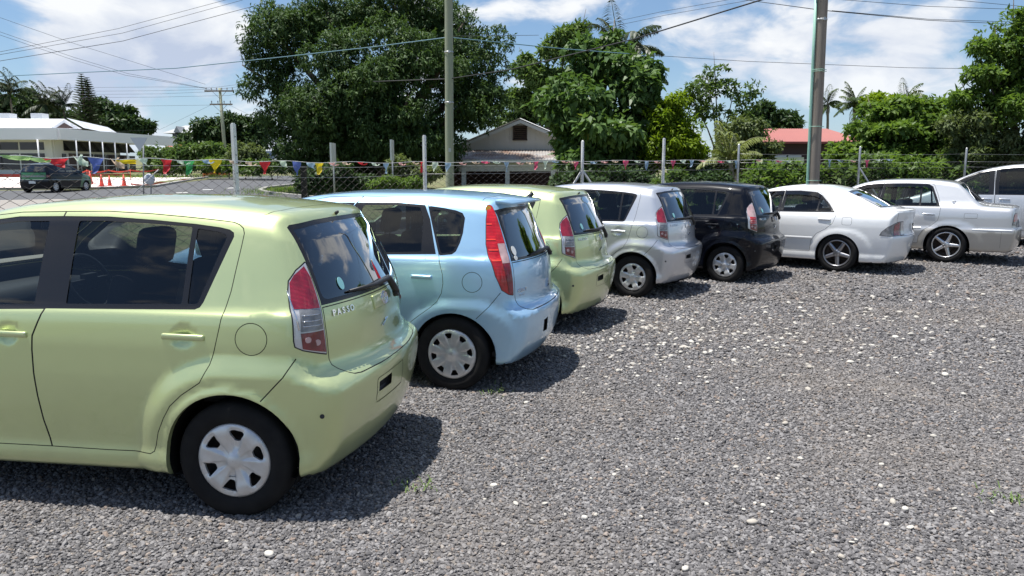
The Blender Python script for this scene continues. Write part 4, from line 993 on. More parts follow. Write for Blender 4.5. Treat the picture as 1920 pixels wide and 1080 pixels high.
# ================================================================ the street and the buildings beyond the fence
def plan(pts, lift=0): return [(p.x, p.y) for p in (gpt(*q) for q in pts)]
sheet('road', [(-80, 23.5), (-30, 24.5), (-12, 27), (-6, 31)] + plan([(590, 362), (640, 345), (640, 331), (480, 329), (392, 333), (290, 352), (180, 356), (0, 358)]) + [(-90, 38)], M['asphalt'], .012, 3)
sheet('road_verge', plan([(-120, 378), (0, 376), (110, 374), (190, 379), (170, 420), (-120, 440)]), M['concrete'], .018, 3)
sheet('forecourt', plan([(-60, 333), (300, 333), (300, 326), (400, 330), (385, 336), (290, 349), (180, 352), (-60, 352)]), M['forecourt'], .016, 3)
def strip(name, pts, w, h, m, kind='structure'):
    mb = MB()
    for a, b in zip(pts[:-1], pts[1:]):
        d = b - a; L = d.length; rot = d.to_track_quat('X', 'Z').to_matrix(); mb.box((a + b) / 2 + Vector((0, 0, h / 2)), (L + .02, w, h), rot)
    return tag(mb.build(name, m), kind=kind)
strip('kerb', [gpt(-60, 356.5), gpt(180, 355), gpt(290, 351), gpt(392, 332.5)], .3, .13, M['kerb'])
strip('red_kerb', [gpt(-60, 332), gpt(90, 332), gpt(245, 331)], .25, .25, M['redpaint'])
strip('kerb_nose', [gpt(600, 374), gpt(540, 368), gpt(500, 363), gpt(488, 359), gpt(500, 354), gpt(560, 347)], .25, .13, M['kerb'])
sheet('grass_verge', plan([(605, 373), (540, 367), (503, 362), (494, 358.5), (505, 354.5), (565, 347.5), (640, 340), (660, 365)]), M['grassy'], .03, 3)
sheet('grass_island', plan([(255, 350), (300, 348), (400, 336), (470, 331), (480, 326), (430, 327), (300, 340)]), M['grassy'], .024, 3)
# lane marks
for a, b in (((380, 356), (400, 355.5)), ((425, 353), (450, 352)), ((330, 362), (352, 361))):
    sheet('lane_mark', plan([a, b, (b[0], b[1] + .9), (a[0], a[1] + .9)]), mat('road_paint', (.6, .6, .58), .7), .02, 5)
# ---- shop with wide white canopy
M['shopwall'] = mat('white_render', (.74, .73, .69), .8, var=(.5, .35, (.62, .60, .56)))
M['fascia'] = mat('white_fascia', (.88, .88, .90), .5, var=(.3, .3, (.82, .83, .85)))
M['darkglass'] = mat('dark_shop_glass', (.03, .032, .038), .08)
M['tinroof'] = mat('pale_tin_roof', (.78, .79, .80), .4, .2)
M['brownwood'] = mat('brown_door_wood', (.09, .055, .045), .6)
def shop():
    Yc = 75.; C = at(110, 262, Yc); base = Vector((C.x, Yc, gz(0, Yc))); g = base.z
    root = empty('shop_building', base, 0, 'low white shop with a wide flat canopy and dark tilted windows', 'building')
    ztop = at(110, 240, Yc).z - g; zbot = at(110, 262, Yc).z - g
    E = at(330, 253, 93); e = Vector((E.x - base.x, E.y - base.y, 0)); L = e.length; ex = e / L; n = Vector((ex.y, -ex.x, 0))   # right flank direction, outward normal
    if n.x < 0 and False: n = -n
    def box(name, o, ax, ln, dp, z0, z1, m, par=root, out=0):
        ay = Vector((-ax.y, ax.x, 0)); rot = Matrix((ax, ay, Vector((0, 0, 1)))).transposed(); mb = MB(); mb.box(o + ax * ln / 2 + Vector((0, 0, (z0 + z1) / 2)), (ln, dp, z1 - z0), rot); return mb.build(name, m, par)
    O = Vector((0, 0, 0)); lx = Vector((-1, 0, 0))
    box('canopy_fascia', O, lx, 34, .5, zbot, ztop, M['fascia']); box('canopy_fascia', O, ex, L, .5, zbot + .02, ztop - .03, M['fascia'])
    mb = MB(); back = Vector((-34, 0, 0)); mb.add([O + Vector((0, 0, zbot + .2)), back + Vector((0, 0, zbot + .2)), back + e + Vector((0, 0, zbot + .2)), e + Vector((0, 0, zbot + .2))], [(0, 1, 2, 3)]); mb.build('canopy_deck', M['fascia'], root)
    wi = Vector((-1.6, 1.6, 0))          # walls set back under the canopy
    wo = wi.copy(); box('front_wall', wo, lx, 31, .3, 0, zbot + .15, M['shopwall']); fl = box('flank_wall', wo, ex, L - 9, .3, 0, zbot + .1, M['shopwall'])
    nl = Vector((ex.y, -ex.x, 0))
    for k in range(5):                   # flank bays: tilted upper window, door and side lights below
        o = wo + ex * (1.2 + k * (L - 10) / 4.6) + nl * .17
        up = MB(); wv = 2.4; a = o; b = o + ex * wv; tilt = nl * .75
        up.add([a + Vector((0, 0, 2.45)) + tilt, b + Vector((0, 0, 2.45)) + tilt, b + Vector((0, 0, 3.36)), a + Vector((0, 0, 3.36)), a + Vector((0, 0, 2.45)) + tilt * .93, b + Vector((0, 0, 2.45)) + tilt * .93, b + Vector((0, 0, 3.36)) - nl * .05, a + Vector((0, 0, 3.36)) - nl * .05], [(0, 1, 2, 3), (7, 6, 5, 4), (0, 4, 5, 1), (3, 2, 6, 7)]); up.build('awning_window', M['darkglass'], root)
        box('window_opening', o + nl * .01, ex, wv, .06, 2.4, 3.40, M['darkglass'])
        for (dx, w, z1, m) in ((-.3, .5, 2.1, M['darkglass']), (.6, 1.5, 2.15, M['brownwood']), (2.3, .9, 2.1, M['darkglass'])): box('door' if m == M['brownwood'] else 'window', o + ex * dx + nl * .02, ex, w, .08, .25, z1, m)
        pc = MB(); q = o + nl * 2.2 - ex * .8; pc.tube([q, q + Vector((0, 0, zbot))], .07, 10); pc.build('column', M['fascia'], root)
    for k in range(4):                   # front windows
        o = wo + lx * (.8 + k * 6.2) + Vector((0, -.17, 0))
        for (z0, z1) in ((.5, 2.1), (2.45, 3.2)):
            for j in range(2): box('window', o + lx * (j * 2.6), lx, 2.4, .08, z0, z1, M['darkglass'])
        pc = MB(); q = o + Vector((.6, -1.9, 0)); pc.tube([q, q + Vector((0, 0, zbot))], .07, 10); pc.build('column', M['fascia'], root)
    # pale tin roof with a small gable over the canopy
    W = lambda px, py, Y: at(px, py, Y) - base
    A, RL, E1, EL, E2 = W(121, 223, 79), W(-80, 222, 79), W(93, 241, 76.2), W(-80, 242, 76.2), W(154, 242, 81); bk = Vector((-3, 14, 0))
    mb = MB(); mb.add([A, RL, EL, E1], [(3, 2, 1, 0)]); mb.build('roof', M['tinroof'], root); mb = MB(); mb.add([A + Vector((.3, -.2, .1)), E2 + Vector((.3, -.2, .1)), E2 + bk, A + bk], [(0, 1, 2, 3)]); mb.build('roof', M['tinroof'], root)
    mb = MB(); mb.add([E1, E2, A], [(0, 1, 2)]); mb.build('gable', M['fascia'], root)
    c_ = (E1 + E2 + A) / 3; mb = MB(); mb.add([c_ + (q - c_) * .55 + Vector((.05, -.25, -.1)) for q in (E1, E2, A)], [(0, 1, 2)]); mb.build('gable_vent', M['brownwood'], root)
    for px in (15, 280 // 3.69 + 0):
        q = at(px, 222, 82) - base; v = MB(); v.box((q.x, q.y, q.z + .1), (1.2, 1.2, .8)); v.build('roof_vent', M['tinroof'], root)
shop()
def far_house():
    Y = 105.; b = at(345, 268, Y); base = Vector((b.x, Y, gz(0, Y))); root = empty('far_house', base, 0, 'small distant house with a grey hipped roof above the hedges', 'building'); k = Y / FPX
    z0, z1, z2 = at(345, 268, Y).z - base.z, at(345, 250, Y).z - base.z, at(345, 239, Y).z - base.z; w = 20 * k
    mb = MB(); mb.box((0, 2, z1 / 2), (w * 2, 4, z1)); mb.build('wall', M['shopwall'], root)
    for j in range(4):
        wn = MB(); wn.box((-w * .7 + j * w * .45, -.03, (z0 + z1) / 2 + .3), (.9, .06, .8)); wn.build('window', M['darkglass'], root)
    rf = MB(); o = 1.0; rf.add([(-w - o, -o, z1), (w + o, -o, z1), (w + o, 4 + o, z1), (-w - o, 4 + o, z1), (-w * .35, 2, z2 + .4), (w * .35, 2, z2 + .4)], [(0, 1, 5, 4), (1, 2, 5), (2, 3, 4, 5), (3, 0, 4)]); rf.build('roof', mat('grey_tiles', (.36, .37, .38), .7), root)
    r2 = MB(); r2.add([(-w * .5, -1.4, z1 + .05), (w * .1, -1.4, z1 + .05), (-w * .2, -1.4, z1 + .9), (-w * .5, 1.5, z1 + .1), (w * .1, 1.5, z1 + .1), (-w * .2, 1.5, z1 + .9)], [(0, 1, 2), (0, 2, 5, 3), (1, 4, 5, 2)]); r2.build('dormer', mat('grey_tiles2', (.30, .31, .32), .7), root)
far_house()
def red_far():
    Y = 95.; b = at(352, 262, Y); base = Vector((b.x, Y, gz(0, Y))); root = empty('red_shed', base, 0, 'low far roof, orange red, in front of the distant grey house', 'building'); z = b.z - base.z
    rf = MB(); rf.add([(-3, 0, z - .9), (4, 0, z - .5), (3, 3, z + .2), (-1.5, 3, z)], [(0, 1, 2, 3)]); rf.build('roof', mat('orange_roof', (.42, .10, .06), .6), root)
    w = MB(); w.box((.5, 2.4, z * .38), (5.5, 3.0, z * .76)); w.build('wall', M['shopwall'], root)
red_far()
# ---- grey weatherboard house with lean-to
M['board'] = mat('grey_beige_boards', (.54, .53, .49), .8, var=(2, .35, (.60, .59, .55)))
M['rusty'] = mat('rusty_corrugated_iron', (.36, .35, .34), .6, .2, var=(.9, .95, (.17, .10, .07)))
M['whitetrim'] = mat('pale_trim', (.56, .57, .56), .6)
def corrugated(a, b, c, d, n, amp, m, name, par):
    """ribbed sheet between edge a-b (top) and d-c (bottom)"""
    mb = MB(); vs = []; nn = (b - a).cross(d - a).normalized()
    for j in range(n * 4 + 1):
        t = j / (n * 4); h = nn * (amp * math.cos(2 * math.pi * j / 4)); vs += [a.lerp(b, t) + h, d.lerp(c, t) + h]
    mb.add(vs, [(2 * j, 2 * j + 1, 2 * j + 3, 2 * j + 2) for j in range(n * 4)], 0, True); return mb.build(name, m, par)
def board_house():
    Y = 42.; k = Y / FPX; c = at(975, 280, Y); base = Vector((c.x, Y, gz(0, Y))); g = base.z; root = empty('board_house', base, 0, 'grey board house with a gable vent and rusty lean-to roof', 'house')
    Z = lambda py: at(975, py, Y).z - g
    X = lambda px: (px - 960) * k - base.x + 0.0
    X = lambda px: at(px, 280, Y).x - base.x
    zb, za = Z(280), Z(226); hw = 3.75
    nb = 26                                 # vertical boards, each its own piece
    for i in range(nb):
        x0 = -hw + 2 * hw * i / nb; x1 = x0 + 2 * hw / nb - .018; h0 = zb + (za - zb) * (1 - abs(x0) / hw); h1 = zb + (za - zb) * (1 - abs(x1) / hw); y = 0.0; m = MB()
        m.add([(x0, y, zb - .3), (x1, y, zb - .3), (x1, y, h1), (x0, y, h0), (x0, y + .025, zb - .3), (x1, y + .025, zb - .3), (x1, y + .025, h1), (x0, y + .025, h0)], [(0, 1, 2, 3), (0, 4, 5, 1), (1, 5, 6, 2), (3, 2, 6, 7), (0, 3, 7, 4)]); m.build('board', M['board'], root)
    bk = MB(); bk.add([(-hw, .03, 0), (hw, .03, 0), (hw, .03, zb), (0, .03, za), (-hw, .03, zb), (-hw, 9, 0), (hw, 9, 0), (hw, 9, zb), (0, 9, za), (-hw, 9, zb)], [(0, 1, 2, 3, 4), (1, 6, 7, 2), (0, 4, 9, 5), (5, 9, 8, 7, 6)]); bk.build('wall', M['board'], root)
    for sg in (-1, 1): corrugated(Vector((0, -.45, za + .10)), Vector((0, 9.4, za + .10)), Vector((sg * (hw + .55), 9.4, zb + .10 - .55 * (za - zb) / hw)), Vector((sg * (hw + .55), -.45, zb + .10 - .55 * (za - zb) / hw)), 34, .02, M['tinroof'], 'roof_slope', root)
    for sg in (-1, 1):
        bg = MB(); a = Vector((0, -.47, za + .02)); b = Vector((sg * (hw + .5), -.47, zb + .02 - .5 * (za - zb) / hw)); bg.add([a, b, b + Vector((0, 0, -.16)), a + Vector((0, 0, -.18)), a + Vector((0, .04, 0)), b + Vector((0, .04, 0)), b + Vector((0, .04, -.16)), a + Vector((0, .04, -.18))], [(0, 1, 2, 3), (4, 7, 6, 5), (0, 4, 5, 1), (3, 2, 6, 7)]); bg.build('barge_board', M['whitetrim'], root)
    v = empty('gable_vent', (X(975), -.06, Z(249.5))); v.parent = root; hwv, hv = 12 * k, 12.5 * k
    f = MB(); f.box((0, .04, 0), (2 * hwv, .02, 2 * hv)); f.build('vent_back', M['gap'], v)
    for i in range(7):
        s = MB(); s.box((0, 0, -hv + (i + .5) * 2 * hv / 7), (2 * hwv, .05, .05), Matrix.Rotation(.6, 3, 'X')); s.build('louvre', M['hubdark'], v)
    for (cx, cz, sx, sz) in ((0, hv, 2 * hwv + .1, .06), (0, -hv, 2 * hwv + .1, .06), (-hwv, 0, .06, 2 * hv), (hwv, 0, .06, 2 * hv)):
        s = MB(); s.box((cx, -.02, cz), (sx, .05, sz)); s.build('frame', M['hubdark'], v)
    # lean-to in front
    yl = -3.4; z1, z2 = Z(281) , at(960, 300, Y + yl).z - g
    corrugated(Vector((X(850), -.03, z1)), Vector((X(1058), -.03, z1)), Vector((X(1062), yl - .2, z2)), Vector((X(838), yl - .2, z2)), 40, .022, M['rusty'], 'lean_to_roof', root)
    gt = MB(); gt.box(((X(845) + X(1055)) / 2, yl - .25, z2 - .06), (X(1058) - X(842), .12, .14)); gt.build('gutter', M['whitetrim'], root)
    bm_ = MB(); bm_.box(((X(860) + X(1045)) / 2, yl, z2 - .36), (X(1046) - X(858), .1, .42)); bm_.build('beam', M['board'], root)
    for px in (868, 950, 1036):
        p = MB(); p.box((X(px) * (Y + yl) / Y, yl, (z2 - .4) / 2), (.22, .22, z2 - .4)); p.build('post', M['whitetrim'], root)
    dk = MB(); dk.box((0, -.1, .9), (2 * hw, .1, 1.8)); dk.build('shaded_wall', mat('shade_dark_red_wall', (.06, .03, .028), .9), root)  # dim carport interior: shade put into this wall's dark colour
board_house()
def red_house():
    Y = 52.; k = Y / FPX; c = at(1510, 268, Y); base = Vector((c.x, Y, gz(0, Y))); g = base.z; root = empty('red_roofed_house', base, 0, 'house with a long faded red metal roof behind the shrubs', 'house'); Z = lambda py: at(1510, py, Y).z - g; X = lambda px: at(px, 268, Y).x - base.x
    m = mat('faded_red_roof', (.33, .115, .10), .6, .05, var=(.4, .5, (.27, .10, .09)))
    corrugated(Vector((X(1415), 3.2, Z(236))), Vector((X(1585), 3.2, Z(236))), Vector((X(1625), -.6, Z(267))), Vector((X(1400), -.6, Z(267))), 48, .02, m, 'roof_slope', root)
    corrugated(Vector((X(1585), 3.2, Z(236))), Vector((X(1415), 3.2, Z(236))), Vector((X(1400), 7.2, Z(267))), Vector((X(1625), 7.2, Z(267))), 48, .02, m, 'roof_slope', root)
    for sg, xa, xb in ((-1, 1400, 1415), (1, 1625, 1585)):
        h = MB(); h.add([(X(xa), -.6, Z(267)), (X(xb), 3.2, Z(236)), (X(xa), 7.2, Z(267))], [(0, 1, 2)]); h.build('hip', m, root)
    gt = MB(); gt.box(((X(1400) + X(1625)) / 2, -.66, Z(268)), (X(1625) - X(1400), .12, .13)); gt.build('gutter', mat('dark_red_gutter', (.22, .05, .05), .5), root)
    w = MB(); w.box(((X(1412) + X(1612)) / 2, 3.2, Z(268) / 2), (X(1612) - X(1412), 6.2, Z(268) - .02)); w.build('wall', mat('dark_plum_wall', (.045, .025, .032), .8), root)
    for px in (1462, 1490):
        d = MB(); d.box((X(px), -.05, Z(298)), (.9, .25, .5)); d.build('window_sill_box', M['whitetrim'], root)
    lw = MB(); lw.box(((X(1440) + X(1505)) / 2, -.3, Z(296) / 2), (X(1505) - X(1440), .2, Z(294))); lw.build('low_wall', mat('pale_green_wall', (.45, .50, .40), .8), root)
red_house()
# ---- street furniture
def sign_post(px, pyt, pyb, r, label, cat='sign'):
    b = gpt(px, pyb); t = at(px, pyt, b.y); root = empty('road_sign', b, 0, label, cat); mb = MB(); mb.tube([(0, 0, -.1), (t.x - b.x, 0, t.z - b.z)], r, 8); mb.build('post', M['steel_grey'], root); return root, t - b
s, t = sign_post(269, 258, 366, .035, 'back of a triangular give way sign on a grey post'); m = MB(); w = .42
m.add([(-w, -.05, t.z), (w, -.05, t.z), (0, -.05, t.z - .66), (-w, -.035, t.z), (w, -.035, t.z), (0, -.035, t.z - .66)], [(2, 1, 0), (3, 4, 5), (0, 1, 4, 3), (1, 2, 5, 4), (2, 0, 3, 5)]); m.build('sign_plate', mat('sign_back_pale', (.55, .57, .60), .5, .2), s)
s, t = sign_post(283, 332, 366, .03, 'back of a round sign low beside the give way post'); m = MB(); m.lathe([(.001, -.05), (.27, -.05), (.27, -.03), (.001, -.03)], 24, centre=(0, 0, t.z - .1)); m.build('sign_plate', mat('sign_back_white', (.60, .63, .68), .5, .1), s)
b = gpt(246, 369); m = MB(); q = at(297, 318, b.y); m.tube([b, q], .022, 8); tag(m.build('leaning_rod', M['whitepost']), 'thin white rod leaning to the right beside the give way post', 'rod')
def post_sign(px, pyt, pyb, Y, label):
    b = at(px, pyb, Y); b.z = gz(0, Y); t = at(px, pyt, Y) - b; root = empty('road_sign', b, 0, label, 'sign'); mb = MB(); mb.tube([(0, 0, -.1), (0, 0, t.z)], .03, 8); mb.build('post', M['steel_grey'], root)
    p = MB(); p.box((0, -.04, t.z - .38), (.055, .62, .75)); p.build('sign_plate', mat('sign_edge', (.62, .63, .64), .4, .3), root)
post_sign(627, 268, 350, 25, 'road sign seen edge on left of the tall white fence post'); post_sign(737, 262, 345, 28, 'thin road sign seen edge on in front of the dark tree')
b = at(571, 370, 21); b.z = gz(0, 21); t = at(571, 313, 21); m = MB(); m.box((0, 0, (t.z - b.z) / 2), (.14, .14, t.z - b.z)); m.box((0, 0, t.z - b.z + .02), (.16, .16, .04)); tag(m.build('timber_bollard', mat('black_stump', (.02, .018, .018), .9, bump=(20, .4, .01)), None, b), 'black square timber post by the kerb', 'post')
M['cone'] = mat('traffic_cone_red', (.62, .07, .04), .5); M['cone_w'] = mat('cone_band', (.75, .6, .55), .5)
for i, (px, py, h) in enumerate(((191, 350, 22), (206, 349, 19), (233, 349, 21), (170, 346, 24))):
    p = gpt(px, py); k = h * p.y / FPX; root = empty('traffic_cone', p + Vector((0, 0, .02)), 0, ['red traffic cone leftmost of the close pair', 'red traffic cone rightmost of the close pair', 'red traffic cone standing alone on the right', 'tall red delineator cone behind the green car bonnet'][i], 'cone', 'cones on the forecourt')
    c = MB(); c.lathe([(k * .19, .03), (k * .04, k), (.001, k)], 14, axis='z'); c.build('cone_body', M['cone'], root); b_ = MB(); b_.box((0, 0, .015), (k * .55, k * .55, .03)); b_.build('base', M['cone'], root); d_ = MB(); d_.lathe([(k * .139, k * .40), (k * .092, k * .68)], 14, axis='z'); d_.build('band', M['cone'], root)
def netting():
    a, b = gpt(380, 331), gpt(430, 329); root = empty('orange_netting', a, 0, 'sagging orange safety netting beside the hedge', 'netting'); mb = MB(); rr = random.Random(2); n = 10; vs = []
    for i in range(n + 1):
        q = a.lerp(b, i / n) - a; hgt = .7 + .25 * math.sin(i * 1.3) ; vs += [q, q + Vector((0, rr.uniform(-.2, .2), hgt * .5)), q + Vector((0, rr.uniform(-.2, .2), hgt))]
    mb.add(vs, [(3 * i + j, 3 * i + 3 + j, 3 * i + 4 + j, 3 * i + 1 + j) for i in range(n) for j in range(2)], 0, True); mb.build('net', mat('orange_net', (.75, .16, .03), .7), root)
    for i in (0, 5, 10): s = MB(); q = a.lerp(b, i / 10) - a; s.tube([q, q + Vector((0, 0, 1.1))], .02, 6); s.build('stake', M['cone'], root)
netting()
def tape(pts, z, label):
    mb = MB()
    for a, b in zip(pts[:-1], pts[1:]):
        n = 6; q = [a.lerp(b, k / n) + Vector((0, 0, z - .12 * math.sin(math.pi * k / n))) for k in range(n + 1)]; vs = []
        for k, p in enumerate(q): vs += [p, p + Vector((0, .01 * (k % 2), .09))]
        mb.add(vs, [(2 * k, 2 * k + 2, 2 * k + 3, 2 * k + 1) for k in range(n)], 0)
    tag(mb.build('barrier_tape', M['cone']), label, 'tape')
tape([gpt(120, 345), gpt(143, 345), gpt(165, 345), gpt(205, 344), gpt(246, 344), gpt(300, 341)], .85, 'red barrier tape strung between stakes in front of the shop')
tape([gpt(246, 350), gpt(300, 347), gpt(345, 341), gpt(385, 334)], .12, 'red tape lying along the right edge of the forecourt')
for i, px in enumerate((143, 165, 246)):
    p = gpt(px, 345); m = MB(); m.tube([p, p + Vector((0, 0, .95))], .02, 6); tag(m.build('marker_stake', M['cone']), ['thin red stake left of the delineator cone', 'thin red stake right next to the delineator cone', 'thin red stake right of the lone cone'][i], 'stake')
def banner():
    Y = 62.; a, b = at(484, 283, Y), at(519, 298, Y); root = empty('banner_sign', Vector((a.x, Y, gz(0, Y))), 0, 'white banner with blue and red print left of the dark tree', 'banner'); g = root.location.z; w, z0, z1 = b.x - a.x, b.z - g, a.z - g
    m = MB(); m.box((w / 2, 0, (z0 + z1) / 2), (w, .03, z1 - z0)); m.build('sheet', mat('banner_white', (.62, .66, .72), .6), root)
    for x in (0.02, w - .02): p = MB(); p.tube([(x, .05, 0), (x, .05, z1)], .03, 6); p.build('stake', M['timber_grey'], root)
    dk = mat('banner_blue', (.05, .06, .18), .6); rd = mat('banner_red', (.45, .05, .07), .6); bl = mat('banner_midblue', (.10, .16, .40), .6)
    for i in range(4): s = MB(); s.box((w * (.09 + i * .05), -.02, (z0 + z1) / 2 - .02), (w * .03, .01, (z1 - z0) * .5)); s.build('print', dk, root)
    s = MB(); s.box((w * .31, -.02, (z0 + z1) / 2 - .05), (w * .09, .01, (z1 - z0) * .22)); s.build('print', rd, root)
    t = link('print', text_mesh('Lau', (z1 - z0) * .62, .01, True), bl, root, (w * .60, -.022, (z0 + z1) / 2 + .05)); t.rotation_euler = (R(90), 0, 0)
    s = MB(); s.box((w * .58, -.02, z0 + (z1 - z0) * .2), (w * .34, .01, (z1 - z0) * .10)); s.build('print', bl, root)
banner()
# ================================================================ trees, palms, shrubs
def leaf_mat(name, c1, c2, trans=.35, rough=.6, third=None):
    m = bpy.data.materials.new(name); m.use_nodes = True; nt = m.node_tree; N, L = nt.nodes, nt.links; b = N['Principled BSDF']; b.inputs['Roughness'].default_value = rough; b.inputs['Specular IOR Level'].default_value = .18
    at_ = N.new('ShaderNodeAttribute'); at_.attribute_name = 'tint'; cr = N.new('ShaderNodeValToRGB'); cr.color_ramp.elements[0].color = (*c1, 1); cr.color_ramp.elements[1].color = (*c2, 1); cr.color_ramp.elements[1].position = .9 if third else 1.0
    if third: x = cr.color_ramp.elements.new(1.0); x.color = (*third, 1)
    L.new(at_.outputs['Fac'], cr.inputs[0]); L.new(cr.outputs[0], b.inputs['Base Color'])
    t = N.new('ShaderNodeBsdfTranslucent'); mu = N.new('ShaderNodeMixRGB'); mu.blend_type = 'MULTIPLY'; mu.inputs[0].default_value = 1; L.new(cr.outputs[0], mu.inputs[1]); mu.inputs[2].default_value = (1.15, 1.2, .6, 1); L.new(mu.outputs[0], t.inputs[0])
    x = N.new('ShaderNodeMixShader'); x.inputs[0].default_value = trans; L.new(b.outputs[0], x.inputs[1]); L.new(t.outputs[0], x.inputs[2]); L.new(x.outputs[0], N['Material Output'].inputs[0]); return m
M['bark'] = mat('tree_bark', (.10, .075, .055), .9, var=(6, .6, (.16, .13, .10)), bump=(18, .7, .03))
M['bark_pale'] = mat('pale_bark', (.22, .19, .15), .9, var=(6, .6, (.13, .11, .09)), bump=(18, .6, .03))
def leaves_mesh(name, base, direc, up, length, width, tint, bend=.25):
    """diamond leaves, folded at the middle: arrays of base points, directions, normals"""
    n = len(base); side = np.cross(direc, up); side /= np.linalg.norm(side, axis=1)[:, None] + 1e-9; nn = np.cross(side, direc)
    L_ = length[:, None]; W = width[:, None]
    v0 = base; v1 = base + direc * L_ * .45 + side * W * .5 + nn * L_ * .06; v3 = base + direc * L_ * .45 - side * W * .5 + nn * L_ * .06; v2 = base + direc * L_ - nn * L_ * bend
    V = np.stack([v0, v1, v2, v3], 1).reshape(-1, 3); me = bpy.data.meshes.new(name)
    me.vertices.add(4 * n); me.vertices.foreach_set('co', V.astype(np.float32).ravel()); me.loops.add(4 * n); me.loops.foreach_set('vertex_index', np.arange(4 * n, dtype=np.int32)); me.polygons.add(n)
    me.polygons.foreach_set('loop_start', np.arange(0, 4 * n, 4, dtype=np.int32)); me.polygons.foreach_set('loop_total', np.full(n, 4, np.int32)); me.update(calc_edges=True)
    a = me.attributes.new('tint', 'FLOAT', 'POINT'); a.data.foreach_set('value', np.repeat(tint, 4).astype(np.float32)); return me
def unit(v): return v / (np.linalg.norm(v, axis=1)[:, None] + 1e-9)
def sublobes(rg, lobes, m, s0=.30, s1=.48):
    out = []
    for c, r in lobes:
        for _ in range(m):
            d = unit(rg.normal(size=(1, 3)))[0]; d[2] = d[2] * .8 + .1; f = rg.uniform(.55, .95); k = rg.uniform(s0, s1); out.append((tuple(np.array(c) + d * np.array(r) * f), (r[0] * k * 1.15, r[1] * k * 1.15, r[2] * k)))
    return out
def crown_points(rg, lobes, clusters, inner=.55):
    """cluster centres and outward directions through a set of ellipsoid lobes (centre, radii)"""
    area = np.array([(r[0] * r[2] + r[1] * r[2] + r[0] * r[1]) for c, r in lobes]); cnt = np.maximum(3, (clusters * area / area.sum()).astype(int)); P = []; D = []; ID = []
    for i, ((c, r), k) in enumerate(zip(lobes, cnt)):
        d = unit(rg.normal(size=(k, 3))); rad = np.where(rg.random(k) < .72, rg.uniform(.82, 1.08, k), rg.uniform(inner, .85, k)); wob = 1 + .16 * np.sin(d[:, 0] * 5 + i) * np.cos(d[:, 2] * 4 + i * 2) + .10 * np.sin(d[:, 1] * 9 + i * 3)
        p = np.array(c) + d * np.array(r) * (rad * wob)[:, None]; keep = np.ones(k, bool)
        for j, (c2, r2) in enumerate(lobes):
            if j != i: keep &= ((((p - np.array(c2)) / np.array(r2)) ** 2).sum(1) > .36)
        P.append(p[keep]); D.append(unit(d / np.array(r))[keep]); ID.append(np.full(keep.sum(), i))
    return np.concatenate(P), np.concatenate(D), np.concatenate(ID)
def rosettes(rg, P, D, per, length, width, droop, spread=1.0, tint0=None):
    n = len(P); B = np.repeat(P, per, 0); O = np.repeat(D, per, 0); d = unit(O * .55 + rg.normal(size=(n * per, 3)) * spread + np.array([0, 0, -droop])); up = unit(O * .6 + np.array([0, 0, 1.0]) + rg.normal(size=(n * per, 3)) * .35)
    L_ = length * rg.uniform(.65, 1.25, n * per); W = width * rg.uniform(.75, 1.25, n * per); base = B + rg.normal(size=B.shape) * length * .25
    t0 = rg.random(n) if tint0 is None else tint0
    return base, d, up, L_, W, np.clip(np.repeat(t0, per) * .75 + rg.random(n * per) * .25, 0, 1)
def branches(root, base, lobes, r0, m, rg, name='trunk', bend=.4, fork=.35):
    """tapered trunk forking to each lobe"""
    top = Vector(np.mean([c for c, r in lobes], 0)); b = Vector(base); f = b.lerp(Vector((top.x, top.y, top.z)), fork) ; mb = MB(); j = Vector((rg.uniform(-.2, .2), rg.uniform(-.2, .2), 0))
    mb.tube([b - Vector((0, 0, .2)), b.lerp(f, .35) + j * .5, b.lerp(f, .7) + j, f], [r0 * 1.25, r0, r0 * .85, r0 * .75], 10); mb.build(name, m, root)
    for (c, r) in lobes:
        e = Vector(c); mid = f.lerp(e, .5) + Vector((rg.uniform(-.3, .3), rg.uniform(-.3, .3), rg.uniform(0, .5))) * bend; l = MB(); l.tube([f - Vector((0, 0, r0)), f.lerp(mid, .5) , mid, e, e + (e - mid) * .4], [r0 * .62, r0 * .48, r0 * .36, r0 * .2, r0 * .06], 7); l.build('limb', m, root)
def px_lobes(spec, Y):
    """(px, py, rx_px, ry_px, dy_m) -> ellipsoids at about depth Y"""
    out = []
    for (px, py, rx, ry, dy) in spec:
        c = at(px, py, Y + dy); k = (Y + dy) / FPX; out.append(((c.x, c.y, c.z), (rx * k, max(rx, ry) * k * .85, ry * k)))
    return out
def tree(name, label, spec, Y, basepx, clusters, per, length, width, droop, lm, bark=None, r0=.2, seed=1, spread=1.0, inner=.5, cat='tree', fork=.35, group=None, sub=5, fill=.25):
    rg = np.random.default_rng(seed); lobes = px_lobes(spec, Y); bx = at(basepx, 320, Y).x; base = (bx, Y, gz(bx, Y)); root = empty(name, base, 0, label, cat, group); off = np.array(base); L2 = [(tuple(np.array(c) - off), r) for c, r in lobes]
    L3 = sublobes(rg, L2, sub) if sub else L2; P, D, I = crown_points(rg, L3, clusters, inner); lt = rg.random(len(L3)); t0 = np.clip(.45 * lt[I] + .55 * rg.random(len(P)), 0, 1)
    if fill:
        Pf, Df, If = crown_points(rg, [(c, tuple(q * .80 for q in r)) for c, r in L2], int(clusters * fill), .3); P = np.concatenate([P, Pf]); D = np.concatenate([D, Df]); t0 = np.concatenate([t0, rg.random(len(Pf)) * .6])
    link('crown', leaves_mesh('crown', *rosettes(rg, P, D, per, length, width, droop, spread, t0)), lm, root); branches(root, (0, 0, 0), L2, r0, bark or M['bark'], random.Random(seed), fork=fork); return root
M['mango'] = leaf_mat('mango_leaves', (0.022, 0.050, 0.019), (0.105, 0.172, 0.055), .28, .55)
